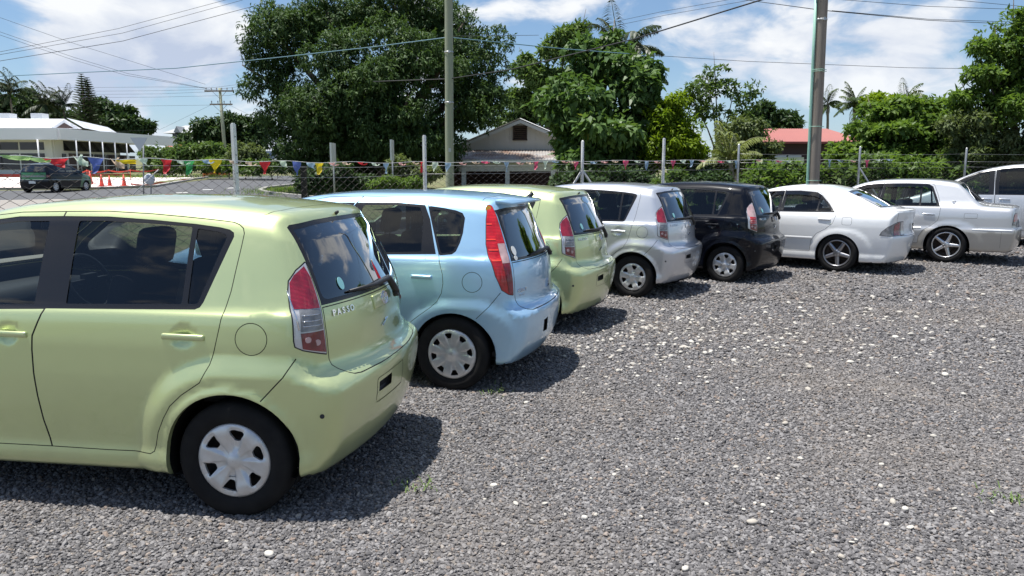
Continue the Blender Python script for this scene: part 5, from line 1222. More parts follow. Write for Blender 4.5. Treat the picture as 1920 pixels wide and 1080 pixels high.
M['broad'] = leaf_mat('broad_leaves', (0.046, 0.098, 0.028), (0.132, 0.215, 0.070), .35, .42, (0.351, 0.297, 0.041))
M['bright'] = leaf_mat('yellow_green_leaves', (0.110, 0.187, 0.013), (0.242, 0.330, 0.022), .4, .5)
M['midgreen'] = leaf_mat('mid_green_leaves', (0.050, 0.098, 0.030), (0.142, 0.210, 0.064), .38, .45)
M['fresh'] = leaf_mat('fresh_green_leaves', (0.066, 0.128, 0.030), (0.190, 0.285, 0.062), .42, .42)
M['olive'] = leaf_mat('olive_leaves', (0.081, 0.115, 0.047), (0.176, 0.216, 0.095), .35, .5)
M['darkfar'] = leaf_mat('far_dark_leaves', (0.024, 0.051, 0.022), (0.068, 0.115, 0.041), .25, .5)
M['palm'] = leaf_mat('palm_leaflets', (0.041, 0.074, 0.030), (0.135, 0.176, 0.068), .3, .35)
M['palm_dark'] = leaf_mat('dark_palm_leaflets', (0.022, 0.038, 0.022), (0.068, 0.095, 0.041), .2, .4)
M['palm_pale'] = leaf_mat('pale_palm_leaflets', (0.176, 0.220, 0.077), (0.330, 0.363, 0.165), .4, .35)
M['grass'] = leaf_mat('long_grass', (0.081, 0.162, 0.027), (0.230, 0.324, 0.081), .4, .5)
# the big dark mango
tree('mango_tree', 'huge dark green mango tree filling the sky left of centre', [(530, 80, 75, 75, 0), (500, 150, 45, 60, 0), (620, 40, 95, 60, 1), (740, 25, 100, 55, 1), (850, 75, 80, 60, 1), (880, 150, 70, 70, 1), (640, 120, 70, 60, -2), (740, 100, 80, 60, -2), (820, 140, 60, 50, -1), (560, 190, 50, 60, -1), (610, 200, 85, 65, -3), (690, 175, 75, 60, -3), (760, 200, 70, 60, -3), (540, 250, 50, 55, 0), (600, 275, 80, 45, -1), (690, 260, 90, 50, -2), (780, 270, 85, 45, -2), (865, 205, 70, 50, 0), (910, 190, 40, 50, 1), (835, 275, 35, 30, 0), (760, 310, 90, 26, 1), (620, 310, 110, 25, 1), (700, 230, 120, 80, 3)], 38, 735, 15000, 8, .23, .075, .45, M['mango'], None, .5, 4, .85, .45, sub=7, fill=.45)
# leafy group right of the board house
tree('broadleaf_tree', 'large leafy tree with drooping big leaves right of the board house', [(1130, 120, 70, 45, 0), (1100, 190, 80, 60, -1), (1180, 170, 60, 60, -1), (1080, 250, 40, 40, -1), (1140, 250, 90, 50, -1.5), (1210, 230, 45, 55, -1), (1125, 300, 65, 25, -1.5), (1190, 300, 60, 28, -1), (1105, 285, 50, 30, -1.5), (1080, 308, 30, 14, -1.8), (1150, 85, 30, 25, 0)], 28, 1140, 2500, 6, .30, .16, .65, M['broad'], M['bark_pale'], .18, 7, .8)
tree('feathery_tree', 'taller feathery tree behind the leafy one, spreading to the left', [(1060, 85, 45, 32, 0), (1010, 150, 45, 30, 0), (985, 120, 22, 16, 0), (1050, 160, 60, 45, 1), (1000, 205, 45, 40, 1), (960, 230, 30, 30, 2), (1030, 230, 60, 50, 1), (1090, 60, 22, 18, 0)], 50, 1050, 2600, 7, .36, .15, .2, M['midgreen'], None, .16, 8, .9)
tree('yellow_green_tree', 'bright yellow green bushy tree right of the leafy tree', [(1262, 205, 40, 28, 0), (1250, 240, 45, 30, 0), (1285, 240, 40, 35, 0), (1240, 275, 50, 28, 0), (1285, 290, 45, 30, 0), (1225, 300, 30, 20, 0)], 26, 1265, 1500, 8, .16, .07, .3, M['bright'], None, .09, 9, .9)
tree('sparse_tree', 'thin open crowned tree with small leaves right of centre', [(1330, 165, 45, 30, 0), (1375, 175, 40, 30, 0), (1350, 210, 45, 25, 0), (1300, 190, 28, 22, 0), (1400, 215, 25, 20, 0), (1420, 250, 30, 25, .5), (1340, 130, 22, 10, 0), (1375, 250, 30, 30, .5)], 31, 1330, 620, 7, .17, .09, .2, M['midgreen'], None, .07, 10, 1.0, .3, fork=.5, fill=0)
tree('shade_shrub', 'grey green shrub below the thin open crowned tree', [(1395, 250, 40, 40, 0), (1380, 300, 60, 30, 0), (1430, 285, 30, 30, 0), (1330, 315, 50, 20, 0)], 27, 1400, 1300, 7, .16, .07, .3, M['olive'], None, .06, 11, 1.0, cat='shrub')
tree('distant_tree', 'soft rounded distant tree left of the grey pole', [(1450, 225, 45, 22, 0), (1420, 215, 30, 18, 0), (1480, 235, 25, 14, 0), (1430, 245, 45, 15, 0)], 75, 1450, 900, 7, .55, .25, .2, M['darkfar'], None, .2, 12)
# right hand side
tree('tiered_tree', 'bright green tree with level tiers of leaves right of the grey pole', [(1668, 225, 68, 22, 0), (1635, 208, 36, 15, 0), (1700, 205, 60, 20, 0), (1750, 230, 60, 25, 0), (1625, 247, 40, 15, -.5), (1680, 255, 90, 20, -.5), (1760, 270, 50, 18, -.5), (1640, 280, 55, 12, -.8), (1590, 287, 35, 10, -.8), (1720, 290, 70, 16, -.8), (1660, 305, 90, 14, -.5)], 25, 1690, 2600, 6, .20, .11, .1, M['fresh'], M['bark_pale'], .12, 13, .8)
tree('right_edge_tree', 'tall feathery green tree filling the upper right corner', [(1900, 45, 50, 25, 0), (1870, 95, 50, 22, 0), (1920, 110, 60, 45, 0), (1850, 140, 50, 22, 0), (1900, 175, 70, 35, 0), (1820, 185, 40, 16, 0), (1880, 215, 80, 30, 0), (1970, 60, 60, 60, 0), (1980, 170, 70, 70, 0), (1840, 225, 50, 22, 0)], 23, 1912, 2900, 7, .19, .075, .15, M['fresh'], M['bark'], .10, 14, .9, fork=.3)
tree('brownish_shrub', 'dull olive shrub below the corner tree', [(1800, 240, 45, 30, 0), (1850, 260, 50, 30, 0), (1810, 290, 60, 25, 0), (1890, 280, 50, 35, 0), (1950, 280, 60, 40, 0)], 22.8, 1840, 1900, 6, .15, .06, .4, M['olive'], None, .06, 15, 1.0, cat='shrub')
tree('yellow_flowering_tree', 'yellowish far tree between the far palms', [(1660, 190, 35, 14, 0), (1640, 200, 25, 12, 0)], 62, 1655, 260, 7, .4, .2, .2, M['bright'], None, .12, 16)
HEDGE = [(1400, 345, 26, 21), (1445, 330, 30, 21), (1500, 325, 30, 21), (1560, 335, 30, 21.5), (1640, 320, 40, 22), (1710, 318, 45, 22.3), (1780, 318, 40, 22.5), (1850, 312, 45, 23), (1920, 305, 45, 23.5)]
for i, (px, py, r, Y) in enumerate(HEDGE):
    tree('hedge_shrub', ['low leafy shrub behind the black hatchback roof', 'fresh green shrub left of the grey pole foot', 'fresh green shrub just left of the pale green pipe', 'leafy shrub right of the grey pole foot', 'shrub behind the fence left of the braced right post', 'shrub behind the braced right post', 'shrub behind the boxy saloon roof', 'shrub above the people carrier bonnet', 'shrub at the right edge above the people carrier'][i], [(px, py, r * 1.1, r * .7, 0), (px - r * .6, py + 12, r * .7, r * .6, -.2), (px + r * .6, py + 10, r * .7, r * .6, .2), (px, py + 30, r * 1.2, r * .7, 0)], Y, px, 520, 6, (.12, .2, .15, .24, .13, .17, .22, .14, .18)[i], (.05, .10, .07, .12, .06, .08, .11, .06, .08)[i], .25, [M['midgreen'], M['fresh'], M['fresh'], M['midgreen'], M['midgreen'], M['fresh'], M['midgreen'], M['olive'], M['midgreen']][i], None, .04, 30 + i, cat='shrub', group='shrubs behind the fence')
for i, (px, py, r, Y) in enumerate(((1070, 338, 26, 21), (1135, 335, 30, 22), (1200, 335, 30, 23), (1265, 338, 30, 22.5), (1330, 338, 28, 22), (1180, 322, 34, 26), (1300, 322, 34, 26))):
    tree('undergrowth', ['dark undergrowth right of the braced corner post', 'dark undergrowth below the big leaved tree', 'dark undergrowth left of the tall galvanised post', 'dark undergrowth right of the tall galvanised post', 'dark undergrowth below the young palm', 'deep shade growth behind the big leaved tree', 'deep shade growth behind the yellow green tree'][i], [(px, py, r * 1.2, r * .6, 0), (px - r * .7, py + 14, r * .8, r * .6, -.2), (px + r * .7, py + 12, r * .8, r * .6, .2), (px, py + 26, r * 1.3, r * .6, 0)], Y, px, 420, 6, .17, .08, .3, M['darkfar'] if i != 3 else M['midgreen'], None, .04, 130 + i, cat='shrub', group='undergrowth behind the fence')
# below the big tree and along the street
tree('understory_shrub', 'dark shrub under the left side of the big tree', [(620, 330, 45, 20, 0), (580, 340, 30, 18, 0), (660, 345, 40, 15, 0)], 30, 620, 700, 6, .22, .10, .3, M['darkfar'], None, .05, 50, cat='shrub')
tree('understory_shrub', 'light green shrub beside the edge on sign under the big tree', [(740, 342, 26, 10, 0), (715, 348, 20, 8, 0), (775, 345, 20, 9, 0)], 27, 740, 420, 7, .15, .06, .2, M['fresh'], None, .04, 51, cat='shrub')
tree('understory_shrub', 'yellowish upright shrub under the right side of the big tree', [(745, 310, 16, 18, 0), (760, 322, 24, 14, 0), (800, 325, 24, 10, 0)], 31, 748, 420, 6, .22, .09, .2, M['olive'], None, .04, 52, cat='shrub')
tree('understory_shrub', 'dim shrub filling the gap behind the two timber and white posts', [(690, 330, 60, 22, 0), (790, 320, 40, 25, 0)], 44, 760, 900, 6, .3, .12, .3, M['mango'], None, .06, 53, cat='shrub')
tree('street_hedge', 'clipped green hedge right of the shop canopy', [(278, 292, 18, 16, 0), (300, 290, 26, 18, 0), (345, 285, 30, 20, 0), (395, 288, 30, 20, 0), (320, 312, 45, 14, 0), (400, 310, 40, 14, 0)], 66, 350, 1300, 7, .36, .16, .2, M['midgreen'], None, .06, 54, cat='hedge')
tree('street_hedge', 'yellow green low hedge beside the orange netting', [(395, 308, 26, 10, -2), (430, 312, 26, 12, -2), (465, 312, 30, 12, -2)], 62, 430, 700, 7, .28, .12, .2, M['fresh'], None, .05, 55, cat='hedge')
tree('flowering_shrub', 'pale flowering round shrub left of the banner', [(455, 290, 26, 20, 0), (478, 295, 18, 16, 0), (440, 300, 18, 14, 0)], 60, 458, 420, 7, .3, .14, .1, M['olive'], None, .06, 56, cat='shrub')
tree('roadside_tree', 'dark rounded tree behind the far power pole', [(400, 245, 32, 22, 0), (440, 240, 26, 28, 0), (375, 262, 30, 18, 0), (430, 275, 40, 24, 0), (470, 265, 30, 34, 0), (490, 245, 20, 25, 0)], 84, 430, 1500, 7, .55, .24, .2, M['darkfar'], None, .2, 57)
tree('garden_shrub', 'dark shrub below the banner', [(500, 310, 30, 10, 0), (540, 312, 30, 12, 0), (480, 318, 30, 9, 0)], 58, 510, 380, 7, .28, .12, .2, M['midgreen'], None, .05, 58, cat='shrub')
tree('hill_tree', 'dark spreading tree right of the twin pine behind the shop', [(215, 220, 35, 20, 0), (190, 200, 24, 18, 0), (245, 232, 30, 14, 0), (265, 240, 25, 9, 0), (200, 235, 50, 15, 0)], 108, 215, 1000, 7, .8, .35, .2, M['darkfar'], None, .25, 59)
tree('hill_tree', 'dark tree mass behind the shop under the left palms', [(40, 205, 40, 22, 0), (-10, 210, 40, 25, 0), (90, 215, 35, 20, 0), (130, 225, 30, 16, 0), (50, 190, 18, 16, 0)], 112, 45, 1000, 7, .85, .35, .2, M['darkfar'], None, .25, 60)
# palms
def palm(name, label, px, py, Y, frond, n, lm, seed, lean=0.0, wind=(0, 0, 0), trunk_r=.13, group=None, basepx=None):
    """coconut palm whose crown centre is seen at (px, py)"""
    rg = np.random.default_rng(seed); c = at(px, py, Y); bx = at(basepx, 320, Y).x if basepx is not None else c.x - lean; base = Vector((bx, Y, gz(bx, Y))); root = empty(name, base, 0, label, 'palm', group); cl = c - base
    mb = MB(); pts = [Vector((0, 0, -.1)).lerp(cl, k / 8) + Vector((math.sin(k / 8 * math.pi) * .15, 0, 0)) for k in range(9)]; mb.tube(pts, [trunk_r * (1.25 - .4 * k / 8) for k in range(9)], 9); mb.build('trunk', M['bark_pale'], root)
    for i in range(n):
        az = 2 * math.pi * i / n * 1.0 + rg.uniform(-.3, .3); el = rg.uniform(-.5, 1.35) if i % 3 else rg.uniform(.7, 1.45); L_ = frond * rg.uniform(.75, 1.1); d = np.array([math.cos(az) * math.cos(el), math.sin(az) * math.cos(el), math.sin(el)]); w = np.array(wind); pts = []; p = np.array(cl, float); N_ = 12
        for k in range(N_ + 1):
            pts.append(p.copy()); d = d + (np.array([0, 0, -.16]) + w * .08) * (.35 + k / N_); d /= np.linalg.norm(d); p = p + d * L_ / N_
        pts = np.array(pts); f = empty('frond', (0, 0, 0)) if False else None
        t = np.linspace(.10, 1, 46); seg = np.clip((t * N_).astype(int), 0, N_ - 1); fr = t * N_ - seg; P = pts[seg] * (1 - fr)[:, None] + pts[seg + 1] * fr[:, None]; T = unit(pts[seg + 1] - pts[seg]); S = unit(np.cross(T, np.array([0, 0, 1.0])) + 1e-6)
        base_ = np.concatenate([P, P]); ln = L_ * .24 * np.sin(np.pi * np.clip(t * .9 + .1, 0, 1)) ** .6 + L_ * .03; D = np.concatenate([unit(S * .8 + T * .55 + np.array([0, 0, -.45]) + w * .2), unit(-S * .8 + T * .55 + np.array([0, 0, -.45]) + w * .2)]); D = unit(D + rg.normal(size=D.shape) * .10)
        me = leaves_mesh('frond', base_, D, np.tile(np.array([[0, 0, 1.0]]), (len(D), 1)), np.concatenate([ln, ln]), np.full(len(D), L_ * .030 + .012), np.clip(rg.random() * .7 + rg.random(len(D)) * .3, 0, 1)); o = link('frond', me, lm, root)
        rb = MB(); rb.tube([tuple(q) for q in pts[::2]], [L_ * .012 * (1 - k / 7.5) + .004 for k in range(len(pts[::2]))], 5); rb.build('rachis', M['rachis'], o)
    return root
M['rachis'] = mat('palm_rachis', (.16, .17, .07), .6)
palm('coconut_palm', 'coconut palm sprouting above the leafy tree at centre', 1168, 108, 35, 2.5, 20, M['palm_dark'], 70, wind=(.6, 0, -.1))
palm('young_palm', 'young palm with pale arching fronds below the thin tree', 1368, 300, 24, 1.35, 10, M['palm_pale'], 71, wind=(.3, 0, .15), trunk_r=.07)
palm('coconut_palm', 'small far palm just right of the grey pole', 1552, 195, 75, 1.9, 18, M['palm'], 72, group='far palms')
palm('coconut_palm', 'bushy far palm right of the grey pole', 1602, 200, 66, 2.3, 24, M['palm'], 73, group='far palms')
palm('coconut_palm', 'far palm standing above the tiered tree', 1697, 192, 66, 2.2, 20, M['palm'], 74, wind=(.3, 0, 0), group='far palms')
palm('coconut_palm', 'leftmost far palm at the left edge bent by wind', 18, 175, 105, 3.8, 20, M['palm_dark'], 75, wind=(-.9, 0, .2), group='palms behind the shop')
palm('coconut_palm', 'middle far palm behind the shop', 85, 195, 105, 3.4, 20, M['palm_dark'], 76, wind=(-.8, 0, .2), group='palms behind the shop')
palm('coconut_palm', 'far palm beside the twin pine', 118, 197, 108, 3.0, 20, M['palm_dark'], 77, wind=(-.6, 0, .3), group='palms behind the shop')
def pine(px, pyt, pyb, Y, wpx, label, seed):
    rg = np.random.default_rng(seed); a, b = at(px, pyt, Y), at(px, pyb, Y); base = Vector((a.x, Y, gz(0, Y))); root = empty('norfolk_pine', base, 0, label, 'pine', 'twin pine tops'); zt, zb = a.z - base.z, b.z - base.z; mb = MB(); mb.tube([(0, 0, 0), (0, 0, zt)], [.3, .03], 8); mb.build('trunk', M['bark'], root)
    k = Y / FPX; nt = 24; Pb = []; Dd = []; Ll = []; mbr = MB()
    for i in range(nt):
        t = i / (nt - 1); z = zb + (zt - zb) * t; Lb = wpx * k * (1 - t) ** .75 * .5 + .15
        for j in range(8):
            az = j * math.pi / 4 + i * .4 + rg.uniform(-.1, .1); d = np.array([math.cos(az), math.sin(az), .22]); tip = np.array([0, 0, z]) + d * Lb; mbr.tube([(0, 0, z), tuple(tip)], [.025, .01], 4, caps=False)
            for s in np.linspace(.15, 1, 9):
                for sg in (-1, 1): Pb.append(np.array([0, 0, z]) + d * Lb * s); Dd.append(d * .5 + np.array([-d[1], d[0], 0]) * sg * .7 + np.array([0, 0, .35])); Ll.append(.35 * (1.15 - s * .5))
    mbr.build('bough', M['bark'], root); Pb, Dd, Ll = np.array(Pb), unit(np.array(Dd)), np.array(Ll); link('needles', leaves_mesh('needles', Pb, Dd, np.tile([[0, 0, 1.0]], (len(Pb), 1)), Ll, Ll * .35, rg.random(len(Pb))), M['darkfar'], root)
pine(152, 140, 245, 100, 50, 'left and taller of the twin pine tops behind the shop', 80); pine(163, 147, 245, 101, 46, 'right and shorter of the twin pine tops behind the shop', 81)
# long grass at the foot of the fence and on the verge
def grass(name, label, pts, n, h, seed):
    rg = np.random.default_rng(seed); P = []
    for (x, y, sx, sy, k) in pts: P.append(np.stack([rg.normal(x, sx, k), rg.normal(y, sy, k), np.zeros(k)], 1))
    P = np.concatenate(P); P[:, 2] = [gz(0, y) for y in P[:, 1]]; n = len(P); D = unit(np.stack([rg.normal(0, .35, n), rg.normal(0, .35, n), np.ones(n)], 1)); tag(link(name, leaves_mesh(name, P, D, unit(rg.normal(size=(n, 3))), h * rg.uniform(.5, 1.2, n), np.full(n, h * .05 + .01), rg.random(n), .3), M['grass']), label, 'grass', kind='stuff')
grass('long_grass', 'long bright grass behind the right part of the fence', [(5.5, 19.2, .9, .4, 1500), (8.2, 20.3, .8, .4, 2600), (10.5, 21.2, 1.0, .4, 1800), (3.0, 18.2, .8, .4, 900), (13, 22, 1.2, .4, 1200)], 0, .75, 90)
va = gpt(545, 358); grass('verge_grass', 'short green grass on the kerbed verge', [(va.x, va.y, 1.0, 2.0, 2500), (va.x + 2, va.y, 1.2, 2.5, 1500)], 0, .22, 91)
ga = gpt(400, 332); grass('island_grass', 'thin grass in front of the street hedge', [(ga.x - 3, ga.y, 4, 2.0, 2500)], 0, .3, 92)
# the far side of the yard and street, behind the camera: trees that the rear windows mirror
tree('yard_side_tree', 'rounded green tree beyond the right side of the yard, out of view', [(0, 0, 1, 1, 0)], 20, 960, 10, 1, .1, .1, 0, M['midgreen']) if False else None
def back_tree(x, y, h, r, seed, label):
    rg = np.random.default_rng(seed); root = empty('yard_tree', (x, y, 0), 0, label, 'tree'); L2 = [((rg.uniform(-r, r) * .5, rg.uniform(-r, r) * .5, h * rg.uniform(.5, .95)), (r * .6, r * .6, r * .5)) for _ in range(7)]; P, D, I = crown_points(rg, L2, 700, .5); link('crown', leaves_mesh('crown', *rosettes(rg, P, D, 6, .5, .22, .3, .9)), M['midgreen'], root); branches(root, (0, 0, 0), L2, .25, M['bark'], random.Random(seed))
for i, (x, y, h, r) in enumerate(((24, 2, 8, 5), (27, -9, 7, 5), (20, -18, 9, 6), (8, -24, 7, 5), (-6, -24, 8, 6))):
    back_tree(x, y, h, r, 100 + i, ['tree right of the yard level with the nearest car', 'tree right of and behind the camera', 'tall tree far behind the camera to the right', 'tree straight behind the camera', 'tree behind the camera to the left'][i])
# ---------------------------------------------------------------- small round-backed hatchback (four of them stand in the row)
def build_passo(pm):
    f0 = passo_sdf()
    def f(x, y, z):
        v = f0(x, y, z)
        d = .016 * (np.exp(-(((x + .215) / .05) ** 2 + ((z - .885) / .045) ** 2) ** 2) + np.exp(-(((x + 1.13) / .05) ** 2 + ((z - .875) / .045) ** 2) ** 2)) * (np.abs(y) > .5)
        return v + d
    lo, hi = (-3.25, -.96, .12), (.74, .96, 1.62); sh = Shell(f, lo, hi, .031)
    A1, A2 = arch_poly(0.002, .30, .325), arch_poly(-2.44, .30, .325)
    rdoor = [(-.945, 1.458), (-.713, 1.461), (-.467, 1.450), (-.30, 1.438), (-.169, 1.427), (-.075, 1.418), (-.036, 1.413), (-.005, 1.402), (.018, 1.385), (.028, 1.36), (.024, 1.30), (.003, 1.098), (-.030, .935), (-.056, .834), (-.078, .76), (-.125, .675), (-.221, .612), (-.285, .555), (-.326, .49), (-.360, .42), (-.378, .35), (-.388, .322), (-.41, .309), (-.649, .306), (-.955, .309), (-.968, .36), (-.987, .445), (-1.0, .57), (-1.005, .687), (-1.002, .80), (-.995, .87), (-.95, .965), (-.932, 1.01)]
    fdoor = [(-.945, 1.458), (-.932, 1.01), (-.95, .965), (-.995, .87), (-1.002, .80), (-1.005, .687), (-1.0, .57), (-.987, .445), (-.968, .36), (-.955, .309), (-1.4, .308), (-1.93, .31), (-1.97, .34), (-2.03, .5), (-2.09, .75), (-2.10, .95), (-2.06, 1.03), (-1.85, 1.22), (-1.65, 1.345), (-1.45, 1.425), (-1.2, 1.452)]
    rdlo = [(-.9325, 1.0), (-.9443, 1.434), (-.697, 1.434), (-.456, 1.421), (-.23, 1.403), (-.10, 1.388), (-.05, 1.378), (-.026, 1.364), (-.022, 1.345), (-.06, 1.235), (-.128, 1.045), (-.142, 1.022), (-.165, 1.012)]
    rglass = rounded([(-.835, 1.024), (-.850, 1.413), (-.697, 1.413), (-.456, 1.402), (-.242, 1.388), (-.237, 1.036)], .012)
    qglass = rounded([(-.208, 1.037), (-.214, 1.383), (-.10, 1.366), (-.055, 1.352), (-.158, 1.038)], [.01, .01, .02, .03, .015])
    fdlo = [(-.9325, .998), (-.9443, 1.434), (-1.2, 1.430), (-1.42, 1.402), (-1.62, 1.325), (-1.82, 1.20), (-2.02, 1.035), (-2.03, .99), (-1.9, .972)]
    fglass = rounded([(-1.004, 1.018), (-1.014, 1.410), (-1.2, 1.408), (-1.41, 1.38), (-1.60, 1.305), (-1.79, 1.185), (-1.93, 1.06), (-1.93, .995)], .012)
    cuts = []
    for pr in (LEFT, RIGHT):
        sh.part('arch', A1, pr); sh.part('arch', A2, pr)
    sh.drop('arch')
    lamp = rounded([(-.188, 1.228), (-.25, 1.190), (-.293, 1.143), (-.304, 1.10), (-.312, 1.017), (-.318, .872), (-.314, .842), (-.279, .822), (-.143, .778), (-.146, .879), (-.153, .999), (-.159, 1.057), (-.170, 1.133)], .006, 2)
    red1 = [(-.205, 1.203), (-.262, 1.166), (-.288, 1.132), (-.296, 1.07), (-.300, 1.016), (-.166, 1.007), (-.172, 1.07), (-.182, 1.15)]
    white = [(-.272, 1.011), (-.164, 1.004), (-.160, .908), (-.280, .911)]
    red2 = [(-.282, .905), (-.160, .902), (-.153, .795), (-.278, .832)]
    for pr, sd in ((CORNL, 'l'), (CORNR, 'r')):
        sh.part('lamp_rim_' + sd, lamp, pr); sh.part('lamp_' + sd, inset(lamp, .006), pr, only=['lamp_rim_' + sd])
        for nm, pl in (('red1_', red1), ('white_', white), ('red2_', red2)): sh.part(nm + sd, pl, pr, only=['lamp_' + sd])
    for pr, sd in ((LEFT, 'l'), (RIGHT, 'r')):
        sh.panel('rdoor_' + sd, rdoor, pr, .0042, only=['body']); sh.panel('fdoor_' + sd, fdoor, pr, .0042, only=['body'])
        sh.part('rframe_' + sd, rdlo, pr, only=['rdoor_' + sd, 'seam']); sh.part('fframe_' + sd, fdlo, pr, only=['fdoor_' + sd, 'seam'])
        sh.part('rglass_' + sd, rglass, pr, only=['rframe_' + sd]); sh.part('qglass_' + sd, qglass, pr, only=['rframe_' + sd]); sh.part('fglass_' + sd, fglass, pr, only=['fframe_' + sd])
        cuts += [(inset(rdlo, -.004), pr), (inset(fdlo, -.004), pr), (inset(A1, -.035), pr), (inset(A2, -.035), pr)]
    sh.panel('fuel', circle(.118, .882, .077, 30), LEFT, .0038, only=['body'])
    for pr in (LEFT, RIGHT): sh.part('seam', [(.162, .597), (.268, .709), (.318, .79), (.322, .787), (.272, .705), (.166, .593)], pr, only=['body'])
    tg = mir([(-.600, 1.008), (-.611, .925), (-.613, .81), (-.613, .75), (-.608, .727), (-.585, .702), (-.555, .675), (-.53, .663), (-.48, .657), (-.25, .655)])
    gl = mir([(-.601, 1.016), (-.584, 1.133), (-.569, 1.229), (-.557, 1.322), (-.543, 1.385), (-.525, 1.396), (-.34, 1.411), (-.15, 1.417)])
    sh.panel('tailgate', tg, REAR, .005, only=['body']); sh.part('glass_band', gl, REAR, only=['body', 'seam']); sh.part('glass_rear', rounded(inset(gl, .022), .03, 2), REAR, only=['glass_band'])
    seamtop = [(.060, -.565), (.10, -.52), (.128, -.44), (.145, -.24), (.160, 0)]; st = seamtop + [(a, -b) for a, b in reversed(seamtop[:-1])]
    sh.part('seam', st + [(a + .005, b) for a, b in reversed(st)], TOP, only=['body'])
    sh.part('plate_slot', rounded([(-.318, .512), (-.318, .566), (-.145, .572), (-.145, .512)], .008), REAR, only=['body'])
    pl = rounded([(-.345, .455), (-.345, .595), (.06, .60), (.06, .455)], .03)
    sh.part('plate_edge', pl, REAR, only=['body']); sh.part('body', inset(pl, .008), REAR, only=['plate_edge'])
    ws = mir([(-.60, 1.06), (-.555, 1.25), (-.50, 1.42)]); sh.part('windscreen', ws, FRONT, only=['body']); cuts.append((ws, FRONT)); cuts.append((inset(gl, .02), REAR))
    hl = rounded([(-.72, .70), (-.70, .84), (-.45, .79), (-.42, .68), (-.6, .66)], .03)
    sh.part('hl0', hl, FRONT, only=['body']); sh.part('hl1', [(-a, b) for a, b in hl], FRONT, only=['body'])
    sh.part('grille', rounded([(-.45, .30), (-.5, .44), (.5, .44), (.45, .30)], .04), FRONT, only=['body']); sh.part('grille', rounded([(-.3, .62), (-.33, .68), (.33, .68), (.3, .62)], .02), FRONT, only=['body'])
    sh.mark('underbody', lambda q: q.normal.z < -.72 and q.calc_center_median().z < .4)
    lx = lambda z: .168 + (z - .593) * .92
    sh.mark('bumper', lambda q: (lambda c: c.x > .1 and c.z < .735 and c.x > lx(max(c.z, .593)))(q.calc_center_median()))
    sh.ready()
    ex = ([], [])
    def addlip(poly, pr, d, ex):
        v, q = sh.lip(poly, pr, d); b = len(ex[0]); return (ex[0] + v, ex[1] + [tuple(b + i for i in t) for t in q])
    for pr in (LEFT, RIGHT):
        for A in (A1, A2): ex = addlip(A, pr, .03, ex)
    root = empty('parked_car')
    P = lambda tg_, nm, m, par, off=0, extra=None: link(nm, sh.mesh(tg_, off, extra), m, par)
    body = P('body', 'body', pm, root, 0, ex); P('underbody', 'underbody', M['black'], body)
    P('seam', "panel_gap", M["gap"], root, -.0012); P('bumper', 'rear_bumper', pm, root)
    slot = P('plate_slot', 'plate_recess', M['gap'], root, -.03); P('plate_edge', 'plate_surround', pm, root, -.003)
    for sd, sy in (('l', -1), ('r', 1)):
        d = P('rdoor_' + sd, 'rear_door', pm, root); P('rframe_' + sd, 'window_frame', M['gloss_black'], d, -.002); P('rglass_' + sd, 'window', M['privacy'], d, -.006); P('qglass_' + sd, 'quarter_window', M['privacy'], d, -.006)
        add_door_handle(d, -.213, sy * .788, .886, .215, pm)
        d = P('fdoor_' + sd, 'front_door', pm, root); P('fframe_' + sd, 'window_frame', M['gloss_black'], d, -.002); P('fglass_' + sd, 'window', M['glass'], d, -.006)
        add_door_handle(d, -1.13, sy * .793, .876, .215, pm)
        mr = link('door_mirror', rbox_mesh((.12, .20, .15), .05, 3), pm, root, (-1.90, sy * .90, 1.06)); g = MB(); g.box((.061, 0, 0), (.003, .16, .11)); g.build('mirror_glass', M['mirror'], mr)
        l = P('lamp_' + sd, 'tail_lamp', M['silver_plastic'], root, .003); P('lamp_rim_' + sd, 'lamp_seal', M['rubber'], l, -.002)
        P('red1_' + sd, 'red_lens', M['red_lens'], l, .005); P('white_' + sd, 'clear_lens', M['clear_lens'], l, .004); P('red2_' + sd, 'red_lens', M['red_dark'], l, .005)
    P('fuel', 'fuel_lid', pm, root)
    t = P('tailgate', 'tailgate', pm, root); P('glass_band', 'rear_window_surround', M['gloss_black'], t, -.001); P('glass_rear', 'rear_window', M['rearglass'], t, -.002)
    P('windscreen', 'windscreen', M['glass'], root, -.004); P('hl0', 'headlamp', M['clear_lens'], root, .002); P('hl1', 'headlamp', M['clear_lens'], root, .002); P('grille', 'grille', M['black'], root, -.004)
    # tailgate furniture
    def on_rear(y, z, n=.004):
        lo_, hi_ = 0.0, .75
        for _ in range(40):
            m_ = (lo_ + hi_) / 2
            if f(np.array([m_]), np.array([y]), np.array([z]))[0] < 0: lo_ = m_
            else: hi_ = m_
        g = grad(f, np.array([[lo_, y, z]]))[0]; g = Vector(g).normalized(); return Vector((lo_, y, z)) + g * n, g
    def place(o, y, z, n=.004):
        p, g = on_rear(y, z, n); zax = g; yax = Vector((0, 0, 1)) - g * g.z; yax.normalize(); xax = yax.cross(zax)
        o.matrix_local = Matrix(((xax.x, yax.x, zax.x, p.x), (xax.y, yax.y, zax.y, p.y), (xax.z, yax.z, zax.z, p.z), (0, 0, 0, 1))); return o
    w = MB(); p0, g0 = on_rear(.20, .955, .012); p1, _ = on_rear(.125, 1.045, .03); p2, _ = on_rear(-.12, 1.04, .028); p3, _ = on_rear(-.37, 1.048, .012)
    w.tube([p0, p0 + g0 * .03], .026, 12); w.tube([p0 + g0 * .02, (p0 + p1) / 2 + g0 * .012, p1, p2, p3], [.020, .020, .018, .013, .007], 8); w.build('wiper', M['black'], t)
    for i, ch in enumerate('PASSO'):
        y = -.535 + i * .038; o = link('lettering', text_mesh(ch, .043, .005, True), M['chrome'], t); place(o, y, .967, .004)
    e = MB(); 
